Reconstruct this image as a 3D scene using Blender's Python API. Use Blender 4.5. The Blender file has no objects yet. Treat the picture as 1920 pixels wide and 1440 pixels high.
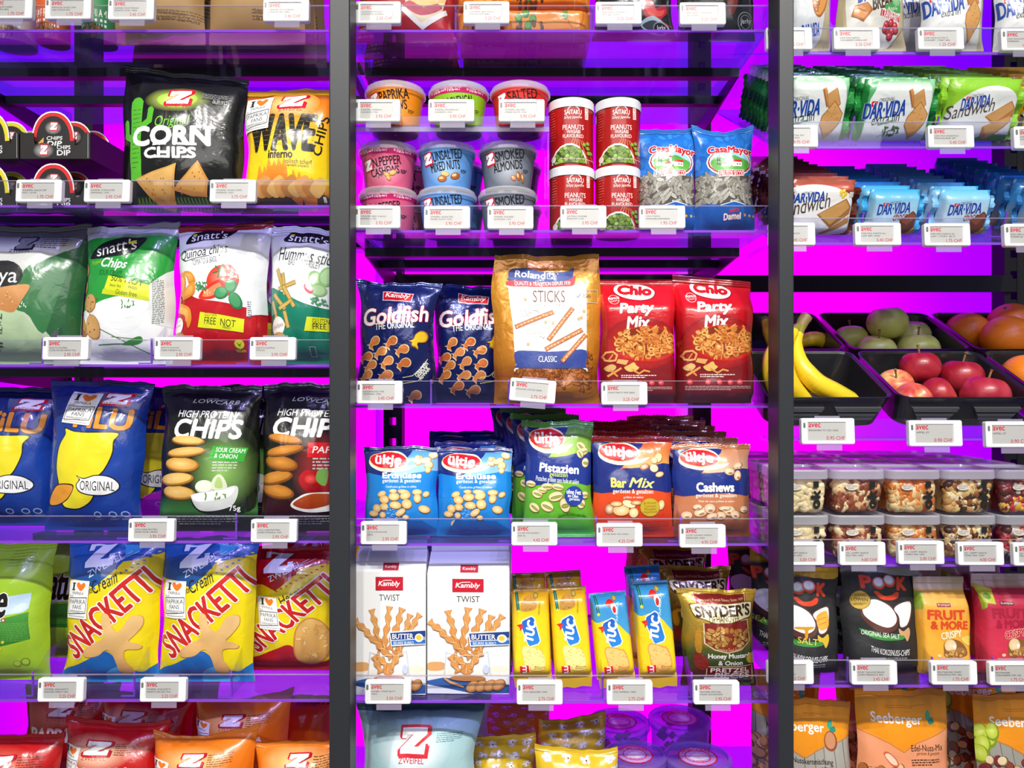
import bpy, math, random
import numpy as np
from mathutils import Vector, noise, geometry

# ------------------------------------------------------------------ camera, light, exposure
D, S, H = 1.30, 0.0009, 1.40          # camera distance to the shelf fronts, metres per photo pixel there, eye height
SC = bpy.context.scene
COL = SC.collection
SC.view_settings.view_transform = 'Standard'
SC.view_settings.look = 'None'
SC.view_settings.gamma = 1.0
SC.view_settings.use_curve_mapping = False
SC.view_settings.exposure = 0.12
SC.cycles.use_denoising = True
SC.cycles.max_bounces = 10
SC.cycles.transparent_max_bounces = 24
cam = bpy.data.cameras.new('camera')
cam.sensor_width = 36.0
cam.lens = 36.0 * D / (1920 * S)
cam.clip_start = 0.05
camo = bpy.data.objects.new('camera', cam)
camo.location = (0, -D, H)
camo.rotation_euler = (math.pi / 2, 0, 0)
COL.objects.link(camo)
SC.camera = camo

world = bpy.data.worlds.new('world')
SC.world = world
world.use_nodes = True
world.node_tree.nodes['Background'].inputs[0].default_value = (0.93, 0.95, 1.0, 1)
world.node_tree.nodes['Background'].inputs[1].default_value = 0.25

def lamp(x, y, z, tx, tz, power, size, kind='SPOT', ang=70, blend=.5, col=(1, .97, .92), sy=None):
    l = bpy.data.lights.new('key_fill_light', kind)
    l.energy = power
    l.color = col
    if kind == 'SPOT':
        l.spot_size = math.radians(ang)
        l.spot_blend = blend
        l.shadow_soft_size = size
    else:
        l.shape = 'RECTANGLE'
        l.size = size
        l.size_y = sy or size
    o = bpy.data.objects.new('key_fill_light', l)
    o.location = (x, y, z)
    o.rotation_euler = (Vector((tx, 0.1, tz)) - Vector((x, y, z))).to_track_quat('-Z', 'Y').to_euler()
    COL.objects.link(o)

for lx, tx, pw in ((-1.05, -.76, 92), (-.34, -.3, 80), (.30, .12, 84), (.85, .55, 80), (1.3, .95, 62)):  # key spots; the last one is added to brighten the right side
    lamp(lx * 1.3, -2.6, H + 2.6, tx, H - .62, pw * 2.4, .05, ang=44, blend=.75)
lamp(0, -2.2, H + 1.2, 0, H - .2, 17, 3.4, 'AREA', sy=.6)  # broad soft fill added in front, stands for the shop's ambient light

# ------------------------------------------------------------------ colours and materials
def lin(h):
    if not isinstance(h, str):
        return h
    c = [int(h[i:i + 2], 16) / 255 for i in (0, 2, 4)]
    return tuple(v / 12.92 if v <= .04045 else ((v + .055) / 1.055) ** 2.4 for v in c)

MATS = {}
def pmat(name, rough=.4, metal=0., coat=0., bump=0., bscale=40., col=None, spec=.5, dist=.002):
    m = bpy.data.materials.new(name)
    m.use_nodes = True
    nt = m.node_tree
    b = nt.nodes['Principled BSDF']
    b.inputs['Roughness'].default_value = rough
    b.inputs['Metallic'].default_value = metal
    b.inputs['Coat Weight'].default_value = coat
    b.inputs['Coat Roughness'].default_value = .08
    b.inputs['Specular IOR Level'].default_value = spec
    if col is None:
        a = nt.nodes.new('ShaderNodeAttribute')
        a.attribute_name = 'Col'
        nt.links.new(a.outputs['Color'], b.inputs['Base Color'])
    else:
        b.inputs['Base Color'].default_value = (*lin(col), 1)
    if bump:
        tc = nt.nodes.new('ShaderNodeTexCoord')
        n = nt.nodes.new('ShaderNodeTexNoise')
        n.inputs['Scale'].default_value = bscale
        n.inputs['Detail'].default_value = 3
        n.inputs['Distortion'].default_value = .6
        bp = nt.nodes.new('ShaderNodeBump')
        bp.inputs['Strength'].default_value = bump
        bp.inputs['Distance'].default_value = dist
        nt.links.new(tc.outputs['Object'], n.inputs['Vector'])
        nt.links.new(n.outputs['Fac'], bp.inputs['Height'])
        nt.links.new(bp.outputs[0], b.inputs['Normal'])
        if coat:
            nt.links.new(bp.outputs[0], b.inputs['Coat Normal'])
    MATS[name] = m
    return m

pmat('gloss_film', .24, 0, .4, .42, 24, dist=.005)
pmat('matt_film', .5, 0, .06, .4, 30, dist=.004)
pmat('foil_film', .26, .35, .4, .6, 36, dist=.005)
pmat('card', .55, 0, .0)
pmat('plastic', .35, 0, .1)
pmat('glossy_plastic', .12, 0, .3)
pmat('skin', .33, 0, .1, .15, 140)
pmat('black_steel', .38, .0, .0, .1, 300, col='1c1d20')
pmat('post_steel', .42, .0, .0, .04, 500, col='2a2c30')
pmat('matt_black', .6, 0, 0, col='0b0b0d')
pmat('tray_black', .2, 0, .15, col='222326')
pmat('tray_front', .42, 0, .0, col='4a4c50')

def clear_mat(name, tint, ior=1.45, rough=.02, fac=None, diffuse=0., dcol=(1, 1, 1)):
    m = bpy.data.materials.new(name)
    m.use_nodes = True
    nt = m.node_tree
    nt.nodes.remove(nt.nodes['Principled BSDF'])
    out = nt.nodes['Material Output']
    tr = nt.nodes.new('ShaderNodeBsdfTransparent')
    tr.inputs[0].default_value = (*tint, 1)
    gl = nt.nodes.new('ShaderNodeBsdfGlossy')
    gl.inputs['Roughness'].default_value = rough
    gl.inputs[0].default_value = (1, 1, 1, 1)
    lw = nt.nodes.new('ShaderNodeLayerWeight')
    lw.inputs[0].default_value = .5
    pw = nt.nodes.new('ShaderNodeMath')
    pw.operation = 'POWER'
    pw.inputs[1].default_value = 4.5
    fr = nt.nodes.new('ShaderNodeMath')
    fr.operation = 'MULTIPLY_ADD'
    fr.inputs[1].default_value = .55
    fr.inputs[2].default_value = (ior - 1) * .08
    nt.links.new(lw.outputs['Facing'], pw.inputs[0])
    nt.links.new(pw.outputs[0], fr.inputs[0])
    mx = nt.nodes.new('ShaderNodeMixShader')
    nt.links.new(fr.outputs[0], mx.inputs[0])
    last = tr
    if diffuse:
        df = nt.nodes.new('ShaderNodeBsdfDiffuse')
        df.inputs[0].default_value = (*dcol, 1)
        tl = nt.nodes.new('ShaderNodeBsdfTranslucent')
        tl.inputs[0].default_value = (*dcol, 1)
        m1 = nt.nodes.new('ShaderNodeMixShader')
        m1.inputs[0].default_value = .5
        nt.links.new(df.outputs[0], m1.inputs[1])
        nt.links.new(tl.outputs[0], m1.inputs[2])
        m2 = nt.nodes.new('ShaderNodeMixShader')
        m2.inputs[0].default_value = diffuse
        nt.links.new(tr.outputs[0], m2.inputs[1])
        nt.links.new(m1.outputs[0], m2.inputs[2])
        last = m2
    nt.links.new(last.outputs[0], mx.inputs[1])
    nt.links.new(gl.outputs[0], mx.inputs[2])
    nt.links.new(mx.outputs[0], out.inputs[0])
    MATS[name] = m
    return m

clear_mat('acrylic', (.92, .93, .97), 1.3)
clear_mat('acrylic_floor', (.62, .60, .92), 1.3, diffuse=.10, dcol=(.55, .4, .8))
clear_mat('acrylic_edge', (.5, .2, .9), 1.5, diffuse=.75, dcol=(.5, .16, .95))  # purple glow of light guided to the cut edges, put into the colour
clear_mat('clip_clear', (.85, .85, .9), 1.4, diffuse=.35, dcol=(.75, .7, .85))
clear_mat('cup_lid', (.95, .95, .97), 1.5, diffuse=.45, dcol=(.95, .95, .98))
clear_mat('tub_clear', (.93, .93, .95), 1.35)
clear_mat('tub_lid', (.8, .8, .86), 1.4, diffuse=.55, dcol=(.86, .86, .92))
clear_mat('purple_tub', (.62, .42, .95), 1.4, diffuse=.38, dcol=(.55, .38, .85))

def glow_mat(name, stops, strength):
    """backlit panel: the colour of its light runs along the world X of the panel"""
    m = bpy.data.materials.new(name)
    m.use_nodes = True
    nt = m.node_tree
    nt.nodes.remove(nt.nodes['Principled BSDF'])
    e = nt.nodes.new('ShaderNodeEmission')
    e.inputs[1].default_value = strength
    tc = nt.nodes.new('ShaderNodeTexCoord')
    sx = nt.nodes.new('ShaderNodeSeparateXYZ')
    nt.links.new(tc.outputs['Generated'], sx.inputs[0])
    rx = nt.nodes.new('ShaderNodeValToRGB')
    r = rx.color_ramp
    while len(r.elements) < len(stops):
        r.elements.new(.5)
    for el, (p, c) in zip(r.elements, stops):
        el.position = p
        el.color = (*c, 1)
    rz = nt.nodes.new('ShaderNodeValToRGB')
    q = rz.color_ramp
    q.elements[0].position, q.elements[0].color = .72, (1, 1, 1, 1)
    q.elements[1].position, q.elements[1].color = .86, (.42, .6, 1, 1)
    mu = nt.nodes.new('ShaderNodeMix')
    mu.data_type = 'RGBA'
    mu.blend_type = 'MULTIPLY'
    mu.inputs[0].default_value = 1
    nt.links.new(sx.outputs[0], rx.inputs[0])
    nt.links.new(sx.outputs[2], rz.inputs[0])
    nt.links.new(rx.outputs[0], mu.inputs[6])
    nt.links.new(rz.outputs[0], mu.inputs[7])
    nt.links.new(mu.outputs[2], e.inputs[0])
    nt.links.new(e.outputs[0], nt.nodes['Material Output'].inputs[0])
    MATS[name] = m
    return m

VI, MG = (.36, .0, 1.05), (1.05, .0, 1.05)
glow_mat('glow_left', [(0, VI), (.35, MG), (1, MG)], 1.15)
glow_mat('glow_mid', [(0, VI), (.08, MG), (.95, MG), (1, (.5, .05, 1))], 1.15)
glow_mat('glow_right', [(0, MG), (.35, MG), (.85, (.42, 0, 1.05)), (1, (.36, 0, 1.0))], 1.15)

# ------------------------------------------------------------------ mesh helpers
def X(px, Y=0.):
    return (px - 960) * S * (1 + Y / D)
def Z(py, Y=0.):
    return H + (720 - py) * S * (1 + Y / D)

class MB:
    """collects geometry for ONE mesh object"""
    def __init__(s):
        s.v, s.f, s.c, s.sm, s.n, s.nv = [], [], [], [], [], 0
    def add(s, verts, faces, col='ffffff', smooth=False, vcol=None, vnorm=None):
        verts = np.asarray(verts, float).reshape(-1, 3)
        s.v.append(verts)
        c = None if vcol is not None else lin(col)
        for f in faces:
            s.f.append(tuple(int(i) + s.nv for i in f))
            s.sm.append(smooth)
            for i in f:
                s.c.append(vcol[i] if vcol is not None else c)
                s.n.append(vnorm[i] if vnorm is not None else (0, 0, 0))
        s.nv += len(verts)
        return s
    def box(s, x0, y0, z0, x1, y1, z1, col='ffffff'):
        v = [(x, y, z) for z in (z0, z1) for y in (y0, y1) for x in (x0, x1)]
        return s.add(v, [(0, 2, 3, 1), (4, 5, 7, 6), (0, 1, 5, 4), (2, 6, 7, 3), (0, 4, 6, 2), (1, 3, 7, 5)], col)
    def prism(s, pts, y0, y1, col='ffffff', smooth=False, c2=None):
        """outline in x,z extruded from y0 to y1 (outline counter-clockwise seen from the front)"""
        n = len(pts)
        v = [(x, y0, z) for x, z in pts] + [(x, y1, z) for x, z in pts]
        s.add(v[:n], [tuple(range(n))], col)
        s.add(v[n:], [tuple(reversed(range(n)))], c2 or col)
        s.add(v, [(i + n, (i + 1) % n + n, (i + 1) % n, i) for i in range(n)], c2 or col, smooth)
        return s
    def lathe(s, prof, seg=40, col='ffffff', cols=None, cx=0, cy=0, smooth=True):
        a = np.linspace(0, 2 * math.pi, seg, endpoint=False)
        v = [(cx + r * math.cos(t), cy + r * math.sin(t), z) for r, z in prof for t in a]
        m = len(prof)
        for j in range(m - 1):
            f = [(j * seg + i, j * seg + (i + 1) % seg, (j + 1) * seg + (i + 1) % seg, (j + 1) * seg + i) for i in range(seg)]
            idx = np.array(f)
            base = v[j * seg:(j + 2) * seg]
            s.add(base, idx - j * seg, cols[j] if cols else col, smooth)
        return s
    def grid(s, P, col=None, vcol=None, flip=False, smooth=True):
        nv, nu = P.shape[:2]
        f = []
        for j in range(nv - 1):
            for i in range(nu - 1):
                a, b, c, d = j * nu + i, (j + 1) * nu + i, (j + 1) * nu + i + 1, j * nu + i + 1
                for q in ((a, b, d), (b, c, d)):
                    f.append(q[::-1] if flip else q)
        return s.add(P.reshape(-1, 3), f, col or 'ffffff', smooth, vcol)
    def tube(s, path, radii, seg=8, col='ffffff', cols=None, cap=True):
        path = [Vector(p) for p in path]
        rings = []
        up = Vector((0, 1, 0.01)).normalized()
        for i, p in enumerate(path):
            t = (path[min(i + 1, len(path) - 1)] - path[max(i - 1, 0)]).normalized()
            a = t.cross(up)
            a = a.normalized() if a.length > 1e-5 else Vector((1, 0, 0))
            b = t.cross(a).normalized()
            r = radii[i] if hasattr(radii, '__len__') else radii
            rings.append([tuple(p + (a * math.cos(k * 2 * math.pi / seg) + b * math.sin(k * 2 * math.pi / seg)) * r) for k in range(seg)])
        for i in range(len(rings) - 1):
            s.add(rings[i] + rings[i + 1], [(k, (k + 1) % seg, seg + (k + 1) % seg, seg + k) for k in range(seg)], cols[i] if cols else col, True)
        if cap:
            s.add(rings[0], [tuple(reversed(range(seg)))], cols[0] if cols else col)
            s.add(rings[-1], [tuple(range(seg))], cols[-1] if cols else col)
        return s
    def build(s, name, mat, parent=None, loc=None):
        me = bpy.data.meshes.new(name)
        v = np.concatenate(s.v) if s.v else np.zeros((0, 3))
        me.from_pydata(v.tolist(), [], s.f)
        me.polygons.foreach_set('use_smooth', s.sm)
        ca = me.color_attributes.new('Col', 'FLOAT_COLOR', 'CORNER')
        c = np.ones((len(s.c), 4), np.float32)
        c[:, :3] = np.array(s.c, np.float32)
        ca.data.foreach_set('color', c.ravel())
        nn = np.array(s.n, np.float32)
        if nn.any():
            me.normals_split_custom_set(nn.tolist())
        me.materials.append(MATS[mat])
        o = bpy.data.objects.new(name, me)
        COL.objects.link(o)
        if parent is not None:
            o.parent = parent
        if loc is not None:
            o.location = loc
        return o

def thing(name, label, cat, loc=(0, 0, 0), rz=0., group=None):
    o = bpy.data.objects.new(name, None)
    o.empty_display_size = .02
    COL.objects.link(o)
    o.location = loc
    o.rotation_euler = (0, 0, rz)
    o['label'], o['category'] = label, cat
    if group:
        o['group'] = group
    return o
def struct(o):
    o['kind'] = 'structure'
    return o
def dup(root, loc, rz=0., label=None, group=None):
    r = root.copy()
    COL.objects.link(r)
    r.location = loc
    r.rotation_euler = (root.rotation_euler[0], root.rotation_euler[1], rz)
    if label:
        r['label'] = label
    if group:
        r['group'] = group
    for ch in list(root.children):
        c = ch.copy()
        COL.objects.link(c)
        c.parent = r
        for g in list(ch.children):
            e = g.copy()
            COL.objects.link(e)
            e.parent = c
    return r

# ------------------------------------------------------------------ printed artwork (2D shapes laid on a surface)
TCACHE = {}
def text_tris(s, bold, shear):
    key = (s, bold, shear)
    if key in TCACHE:
        return TCACHE[key]
    cu = bpy.data.curves.new('t', 'FONT')
    cu.body, cu.offset, cu.shear, cu.resolution_u = s, bold, shear, 3
    o = bpy.data.objects.new('t', cu)
    me = o.to_mesh()
    me.calc_loop_triangles()
    co = np.array([v.co[:2] for v in me.vertices]).reshape(-1, 2)
    t = np.array([lt.vertices[:] for lt in me.loop_triangles], int).reshape(-1, 3)
    o.to_mesh_clear()
    bpy.data.objects.remove(o)
    bpy.data.curves.remove(cu)
    tr = co[t] if len(t) else np.zeros((0, 3, 2))
    tr[..., 1] *= -1
    lo, hi = (tr.reshape(-1, 2).min(0), tr.reshape(-1, 2).max(0)) if len(t) else (np.zeros(2), np.ones(2))
    TCACHE[key] = (tr, lo, hi)
    return TCACHE[key]

def split(T, ax, c):
    d = T[:, :, ax] - c
    s = d > 0
    n = s.sum(1)
    hit = (n > 0) & (n < 3) & (d.max(1) > 1e-7) & (d.min(1) < -1e-7)
    if not hit.any():
        return T
    A, d, s, n = T[hit], d[hit], s[hit], n[hit]
    lone = np.where(n == 1, s.argmax(1), (~s).argmax(1))
    r = np.arange(len(A))
    a, b, e = A[r, lone], A[r, (lone + 1) % 3], A[r, (lone + 2) % 3]
    da, db, de = d[r, lone], d[r, (lone + 1) % 3], d[r, (lone + 2) % 3]
    p = a + (b - a) * (da / (da - db))[:, None]
    q = a + (e - a) * (da / (da - de))[:, None]
    st = lambda *k: np.stack(k, 1)
    return np.concatenate([T[~hit], st(a, p, q), st(p, b, e), st(p, e, q)])

def cut_all(T, ax, lines):
    """cut triangles along every line of one family, halving the set at each step"""
    if len(lines) == 0 or len(T) == 0:
        return T
    k = len(lines) // 2
    T = split(T, ax, lines[k])
    m = T[:, :, ax].mean(1) < lines[k]
    return np.concatenate([cut_all(T[m], ax, lines[:k]), cut_all(T[~m], ax, lines[k + 1:])])

def smooth_pts(pts, n=5):
    p = np.array(pts, float)
    out = []
    m = len(p)
    for i in range(m):
        a, b, c, d = p[i - 1], p[i], p[(i + 1) % m], p[(i + 2) % m]
        for k in range(n):
            t = k / n
            out.append(.5 * (2 * b + (c - a) * t + (2 * a - 5 * b + 4 * c - d) * t * t + (3 * b - a - 3 * c + d) * t ** 3))
    return out

class Art:
    """2D shapes in the pixel frame of one crop of the photo: origin (ox, oy), scale k; box = the outline of the pack"""
    def __init__(s, ox, oy, k, box, base='ffffff', shift=(0, 0)):
        s.ox, s.oy, s.k, s.base = ox, oy, k, base
        s.box = box
        s.shift = shift
        s.parts, s.cur, s.layer = {'body': []}, 'body', 0
        s.M = None
        s.inc = 1.0
    def px(s):
        b = s.box
        return (s.ox + (b[0] + s.shift[0]) / s.k, s.oy + (b[1] + s.shift[1]) / s.k, s.ox + (b[2] + s.shift[0]) / s.k, s.oy + (b[3] + s.shift[1]) / s.k)
    def moved(s, dx, dy):
        """the same artwork on a second pack, dx, dy crop pixels further"""
        import copy
        r = copy.copy(s)
        r.shift = (s.shift[0] + dx, s.shift[1] + dy)
        return r
    def part(s, name):
        s.cur = name
        s.parts.setdefault(name, [])
        return s
    def frame(s, o=None, u=None, v=None):
        s.M = None if o is None else (np.array(o, float), np.array(u, float) - o, np.array(v, float) - o)
        return s
    def _put(s, tr, cols):
        tr = np.asarray(tr, float).reshape(-1, 3, 2)
        if not len(tr):
            return
        if s.M is not None:
            tr = s.M[0] + tr[..., :1] * s.M[1] + tr[..., 1:] * s.M[2]
        cols = np.broadcast_to(np.asarray(cols, float), (len(tr), 3, 3))
        s.layer += s.inc
        s.parts[s.cur].append((s.layer, np.concatenate([tr, cols], 2)))
    def P(s, pts, c, c2=None):
        """polygon; with c2 the colour runs from c at its top to c2 at its bottom"""
        p = [Vector((a, b, 0)) for a, b in pts]
        t = geometry.tessellate_polygon([p])
        q = np.array(pts, float)
        if not t:
            return s
        tr = q[np.array(t)]
        if c2 is None:
            s._put(tr, lin(c))
        else:
            y = tr[..., 1]
            f = ((y - q[:, 1].min()) / max(1e-6, np.ptp(q[:, 1])))[..., None]
            s._put(tr, np.array(lin(c)) * (1 - f) + np.array(lin(c2)) * f)
        return s
    def S(s, pts, c, c2=None, n=5):
        return s.P([tuple(p) for p in smooth_pts(pts, n)], c, c2)
    def R(s, x0, y0, x1, y1, c, c2=None):
        return s.P([(x0, y0), (x1, y0), (x1, y1), (x0, y1)], c, c2)
    def E(s, cx, cy, rx, ry, c, rot=0, c2=None, n=18, pw=2):
        """ellipse; with c2 that colour sits in the middle and fades to c at the rim"""
        t = np.linspace(0, 2 * math.pi, n, endpoint=False)
        x, y = np.cos(t), np.sin(t)
        if pw != 2:
            x, y = np.sign(x) * abs(x) ** (2 / pw), np.sign(y) * abs(y) ** (2 / pw)
        x, y = x * rx, y * ry
        a = math.radians(rot)
        p = np.stack([cx + x * math.cos(a) - y * math.sin(a), cy + x * math.sin(a) + y * math.cos(a)], 1)
        q = np.roll(p, -1, 0)
        o = np.broadcast_to([cx, cy], p.shape)
        C = np.broadcast_to(np.array([lin(c2 or c), lin(c), lin(c)]), (n, 3, 3))
        s._put(np.stack([o, p, q], 1), C)
        return s
    def L(s, pts, w, c, closed=False):
        """stroke"""
        p = np.array(list(pts) + ([pts[0]] if closed else []), float)
        tr = [[], []]
        for i, (a, b) in enumerate(zip(p[:-1], p[1:])):
            d = b - a
            l = math.hypot(*d)
            if l < 1e-9:
                continue
            nrm = np.array([-d[1], d[0]]) / l * w / 2
            e = d / l * w * .25
            tr[i % 2] += [(a + nrm - e, a - nrm - e, b - nrm + e), (a + nrm - e, b - nrm + e, b + nrm + e)]
        s._put(tr[0], lin(c))
        keep, s.inc = s.inc, min(s.inc, .2)
        s._put(tr[1], lin(c))
        s.inc = keep
        return s
    def T(s, txt, x0, y0, x1, y1, c, rot=0, b=.02, sh=0., o=None, ow=.05, arc=0., fill=True):
        """text fitted to a rectangle, turned by rot degrees about its middle; o: outline colour; arc: rise of its middle"""
        _, lo, hi = text_tris(txt, 0., sh)
        cx, cy, w, h = (x0 + x1) / 2, (y0 + y1) / 2, x1 - x0, y1 - y0
        r = math.radians(rot)
        tr = text_tris(txt, 0., sh)[0]
        q = (tr - (lo + hi) / 2) / np.maximum(hi - lo, 1e-6)
        # strokes are thickened by laying the letters several times a little apart
        fat = max(0., b - .01) * 1.1 * h
        fx = min(fat, w / max(1, len(txt)) * .09)
        qx, qy = q[..., 0] * (w - 2 * fx), q[..., 1] * (h - 2 * fx)
        ring = lambda n: [(math.cos(k * 6.2832 / n), math.sin(k * 6.2832 / n)) for k in range(n)]
        keep = s.inc
        for col, gx in (((o, fx + ow * .8 * min(h, 3 * w / max(1, len(txt)))),) if o else ()) + (((c, fx),) if fill else ()):
            offs = [(0, 0)] if gx < .15 else [(gx * u, gx * v) for u, v in ring(8 if gx > 2.2 else 4)] + ([(0, 0)] if gx > 4 else [])
            s.inc = .16
            for dx, dy in offs:
                x, y = qx + dx, qy + dy
                if arc:
                    y = y - arc * (1 - 4 * q[..., 0] ** 2)
                s._put(np.stack([cx + x * math.cos(r) - y * math.sin(r), cy + x * math.sin(r) + y * math.cos(r)], -1), lin(col))
            s.inc = keep
            s.layer += .3
        return s
    def N(s, x0, y0, x1, y1, n, rx, ry, cols, seed=1, dark='7a4a20', inside=None):
        """printed heap of nuts, peas or chips"""
        g = random.Random(seed)
        keep, s.inc = s.inc, .12
        for i in range(n):
            for _ in range(20):
                x, y = g.uniform(x0, x1), g.uniform(y0, y1)
                if inside is None or inside(x, y):
                    break
            k, rot, c = g.uniform(.8, 1.15), g.uniform(0, 180), g.choice(cols)
            s.E(x, y, rx * k, ry * k, dark, rot, c, 10)
            s.E(x - rx * .12, y - ry * .15, rx * k * .8, ry * k * .78, c, rot, None, 10)
        s.inc = keep
        s.layer += .5
        return s
    def lines(s, x0, y0, x1, y1, n, c, seed=3, fill=.55):
        """rows of print too small to read"""
        g = random.Random(seed)
        h = (y1 - y0) / n
        keep, s.inc = s.inc, .01
        for i in range(n):
            x = x0
            end = x1 - (0 if i < n - 1 else (x1 - x0) * .3)
            while x < end:
                w = g.uniform(.5, 2.2) * h
                s.R(x, y0 + i * h, min(x + w, end), y0 + (i + fill) * h, c)
                x += w + .35 * h
        s.inc = keep
        return s
    def zed(s, x0, y0, x1, y1, fill='ffffff', edge='d0142c', rot=0, deep=None):
        """slab-serif letter Z with a coloured outline and drop side"""
        q = [(.12, 0), (1, 0), (1, .24), (.52, .72), (.80, .72), (.80, .58), (.97, .58), (.93, 1), (0, 1), (0, .80), (.50, .26), (.27, .26), (.24, .40), (.08, .40)]
        w, h = x1 - x0, y1 - y0
        cx, cy = (x0 + x1) / 2, (y0 + y1) / 2
        a = math.radians(rot)
        def pl(grow, dx=0, dy=0):
            out = []
            for u, v in q:
                x = (u - .5) * w * (1 + grow) + dx * w
                y = (v - .5) * h * (1 + grow) + dy * h
                out.append((cx + x * math.cos(a) - y * math.sin(a), cy + x * math.sin(a) + y * math.cos(a)))
            return out
        s.P(pl(.22, .05, .06), deep or edge)
        s.P(pl(.20, 0, 0), edge)
        s.P(pl(0), fill)
        return s
    def sticker(s, a, b, c):
        """small square promotion label: corner a, corner b along its top, corner c down its side"""
        keep = s.cur
        s.part('promo_sticker').frame(a, b, c)
        s.R(0, 0, 1, 1, 'f4f4f2')
        s.T('I', .19, .06, .30, .26, '222222', b=.05)
        s.R(.16, .06, .33, .09, '222222').R(.16, .235, .33, .265, '222222')
        s.S([(.62, .27), (.42, .16), (.40, .07), (.50, .05), (.60, .10), (.72, .05), (.82, .09), (.80, .17)], 'f07818')
        s.T('PAPRIKA', .22, .29, .78, .37, '333333', b=.0)
        s.T('for all', .06, .38, .26, .44, '555555', b=.0, sh=.3)
        s.L([(.07, .47), (.95, .43), (.93, .84), (.05, .90)], .022, '222222', True)
        s.T('PAPRIKA', .11, .485, .91, .62, '1a1a1a', -2, .07)
        s.T('FANS', .28, .63, .74, .76, '1a1a1a', -2, .07)
        s.lines(.12, .79, .88, .86, 2, '777777')
        s.R(.08, .93, .9, .95, 'aaaaaa')
        s.frame()
        s.cur = keep
        return s

def grid_normals(P):
    du = np.gradient(P, axis=1)
    dv = np.gradient(P, axis=0)
    n = np.cross(dv, du)
    l = np.linalg.norm(n, axis=2, keepdims=True)
    n = n / np.maximum(l, 1e-12)
    return n

def lay(mb, art, part, P, ua, va, eps=.000025, base=.00012, lift=0.):
    """lay the artwork of one part on a surface grid P (rows top to bottom, columns left to right); ua, va: where its lines run, 0..1"""
    N = grid_normals(P)
    if np.sum(N[..., 1]) > 0:
        N = -N
    x0, y0, x1, y1 = art.box
    out, lay_ = [], []
    for layer, T in art.parts.get(part, []):
        T = T.copy()
        T[..., 0] = (T[..., 0] - x0) / (x1 - x0)
        T[..., 1] = (T[..., 1] - y0) / (y1 - y0)
        out.append(T)
        lay_.append(np.full(len(T), layer, float))
    if not out:
        return False
    T = np.concatenate([np.concatenate(out), np.repeat(np.concatenate(lay_)[:, None, None], 3, 1)], 2)
    T = cut_all(T, 0, ua)
    m = T[:, :, 0].mean(1)
    T = T[(m > ua[0]) & (m < ua[-1])]
    T = cut_all(T, 1, va)
    m = T[:, :, 1].mean(1)
    T = T[(m > va[0]) & (m < va[-1])]
    if not len(T):
        return False
    # drop slivers and make every face look outwards
    e1, e2 = T[:, 1, :2] - T[:, 0, :2], T[:, 2, :2] - T[:, 0, :2]
    ar = e1[:, 0] * e2[:, 1] - e1[:, 1] * e2[:, 0]
    T = T[abs(ar) > 1e-9]
    ar = ar[abs(ar) > 1e-9]
    T[ar > 0] = T[ar > 0][:, ::-1]
    # into grid units, cut along the cell diagonals, so that every piece lies flat on one facet
    nu_, nv_ = len(ua) - 1, len(va) - 1
    T[..., 0] = np.interp(T[..., 0], ua, np.arange(nu_ + 1))
    T[..., 1] = np.interp(T[..., 1], va, np.arange(nv_ + 1))
    T = np.concatenate([T, (T[..., :1] + T[..., 1:2])], 2)
    T = cut_all(T, 6, np.arange(1, nu_ + nv_))
    V = T.reshape(-1, 7)
    cm = T.mean(1)
    i = np.repeat(np.clip(np.floor(cm[:, 0]).astype(int), 0, nu_ - 1), 3)
    j = np.repeat(np.clip(np.floor(cm[:, 1]).astype(int), 0, nv_ - 1), 3)
    lowr = np.repeat((cm[:, 0] - np.floor(cm[:, 0]) + cm[:, 1] - np.floor(cm[:, 1])) <= 1, 3)[:, None]
    fu, fv = (V[:, 0] - i)[:, None], (V[:, 1] - j)[:, None]
    bl = lambda G: np.where(lowr, G[j, i] + fu * (G[j, i + 1] - G[j, i]) + fv * (G[j + 1, i] - G[j, i]),
                            G[j + 1, i + 1] + (1 - fu) * (G[j + 1, i] - G[j + 1, i + 1]) + (1 - fv) * (G[j, i + 1] - G[j + 1, i + 1]))
    n = bl(N)
    p = bl(P) + n * (base + lift + V[:, 5:6] * eps)
    n = n / np.maximum(np.linalg.norm(n, axis=1, keepdims=True), 1e-9)
    k = len(V) // 3
    mb.add(p, np.arange(3 * k).reshape(k, 3), smooth=True, vcol=V[:, 2:5], vnorm=n)
    return True

def base_cols(base, va, nu):
    """base: one colour, or stops [(0, top colour), ..., (1, bottom colour)]"""
    if isinstance(base, str):
        return np.tile(np.array(lin(base)), (len(va) * nu, 1))
    ps = [b[0] for b in base]
    cs = np.array([lin(b[1]) for b in base])
    c = np.stack([np.interp(va, ps, cs[:, k]) for k in range(3)], 1)
    return np.repeat(c, nu, 0)

# ------------------------------------------------------------------ packs
def spow(x, p):
    return np.sign(x) * np.abs(x) ** p

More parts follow.
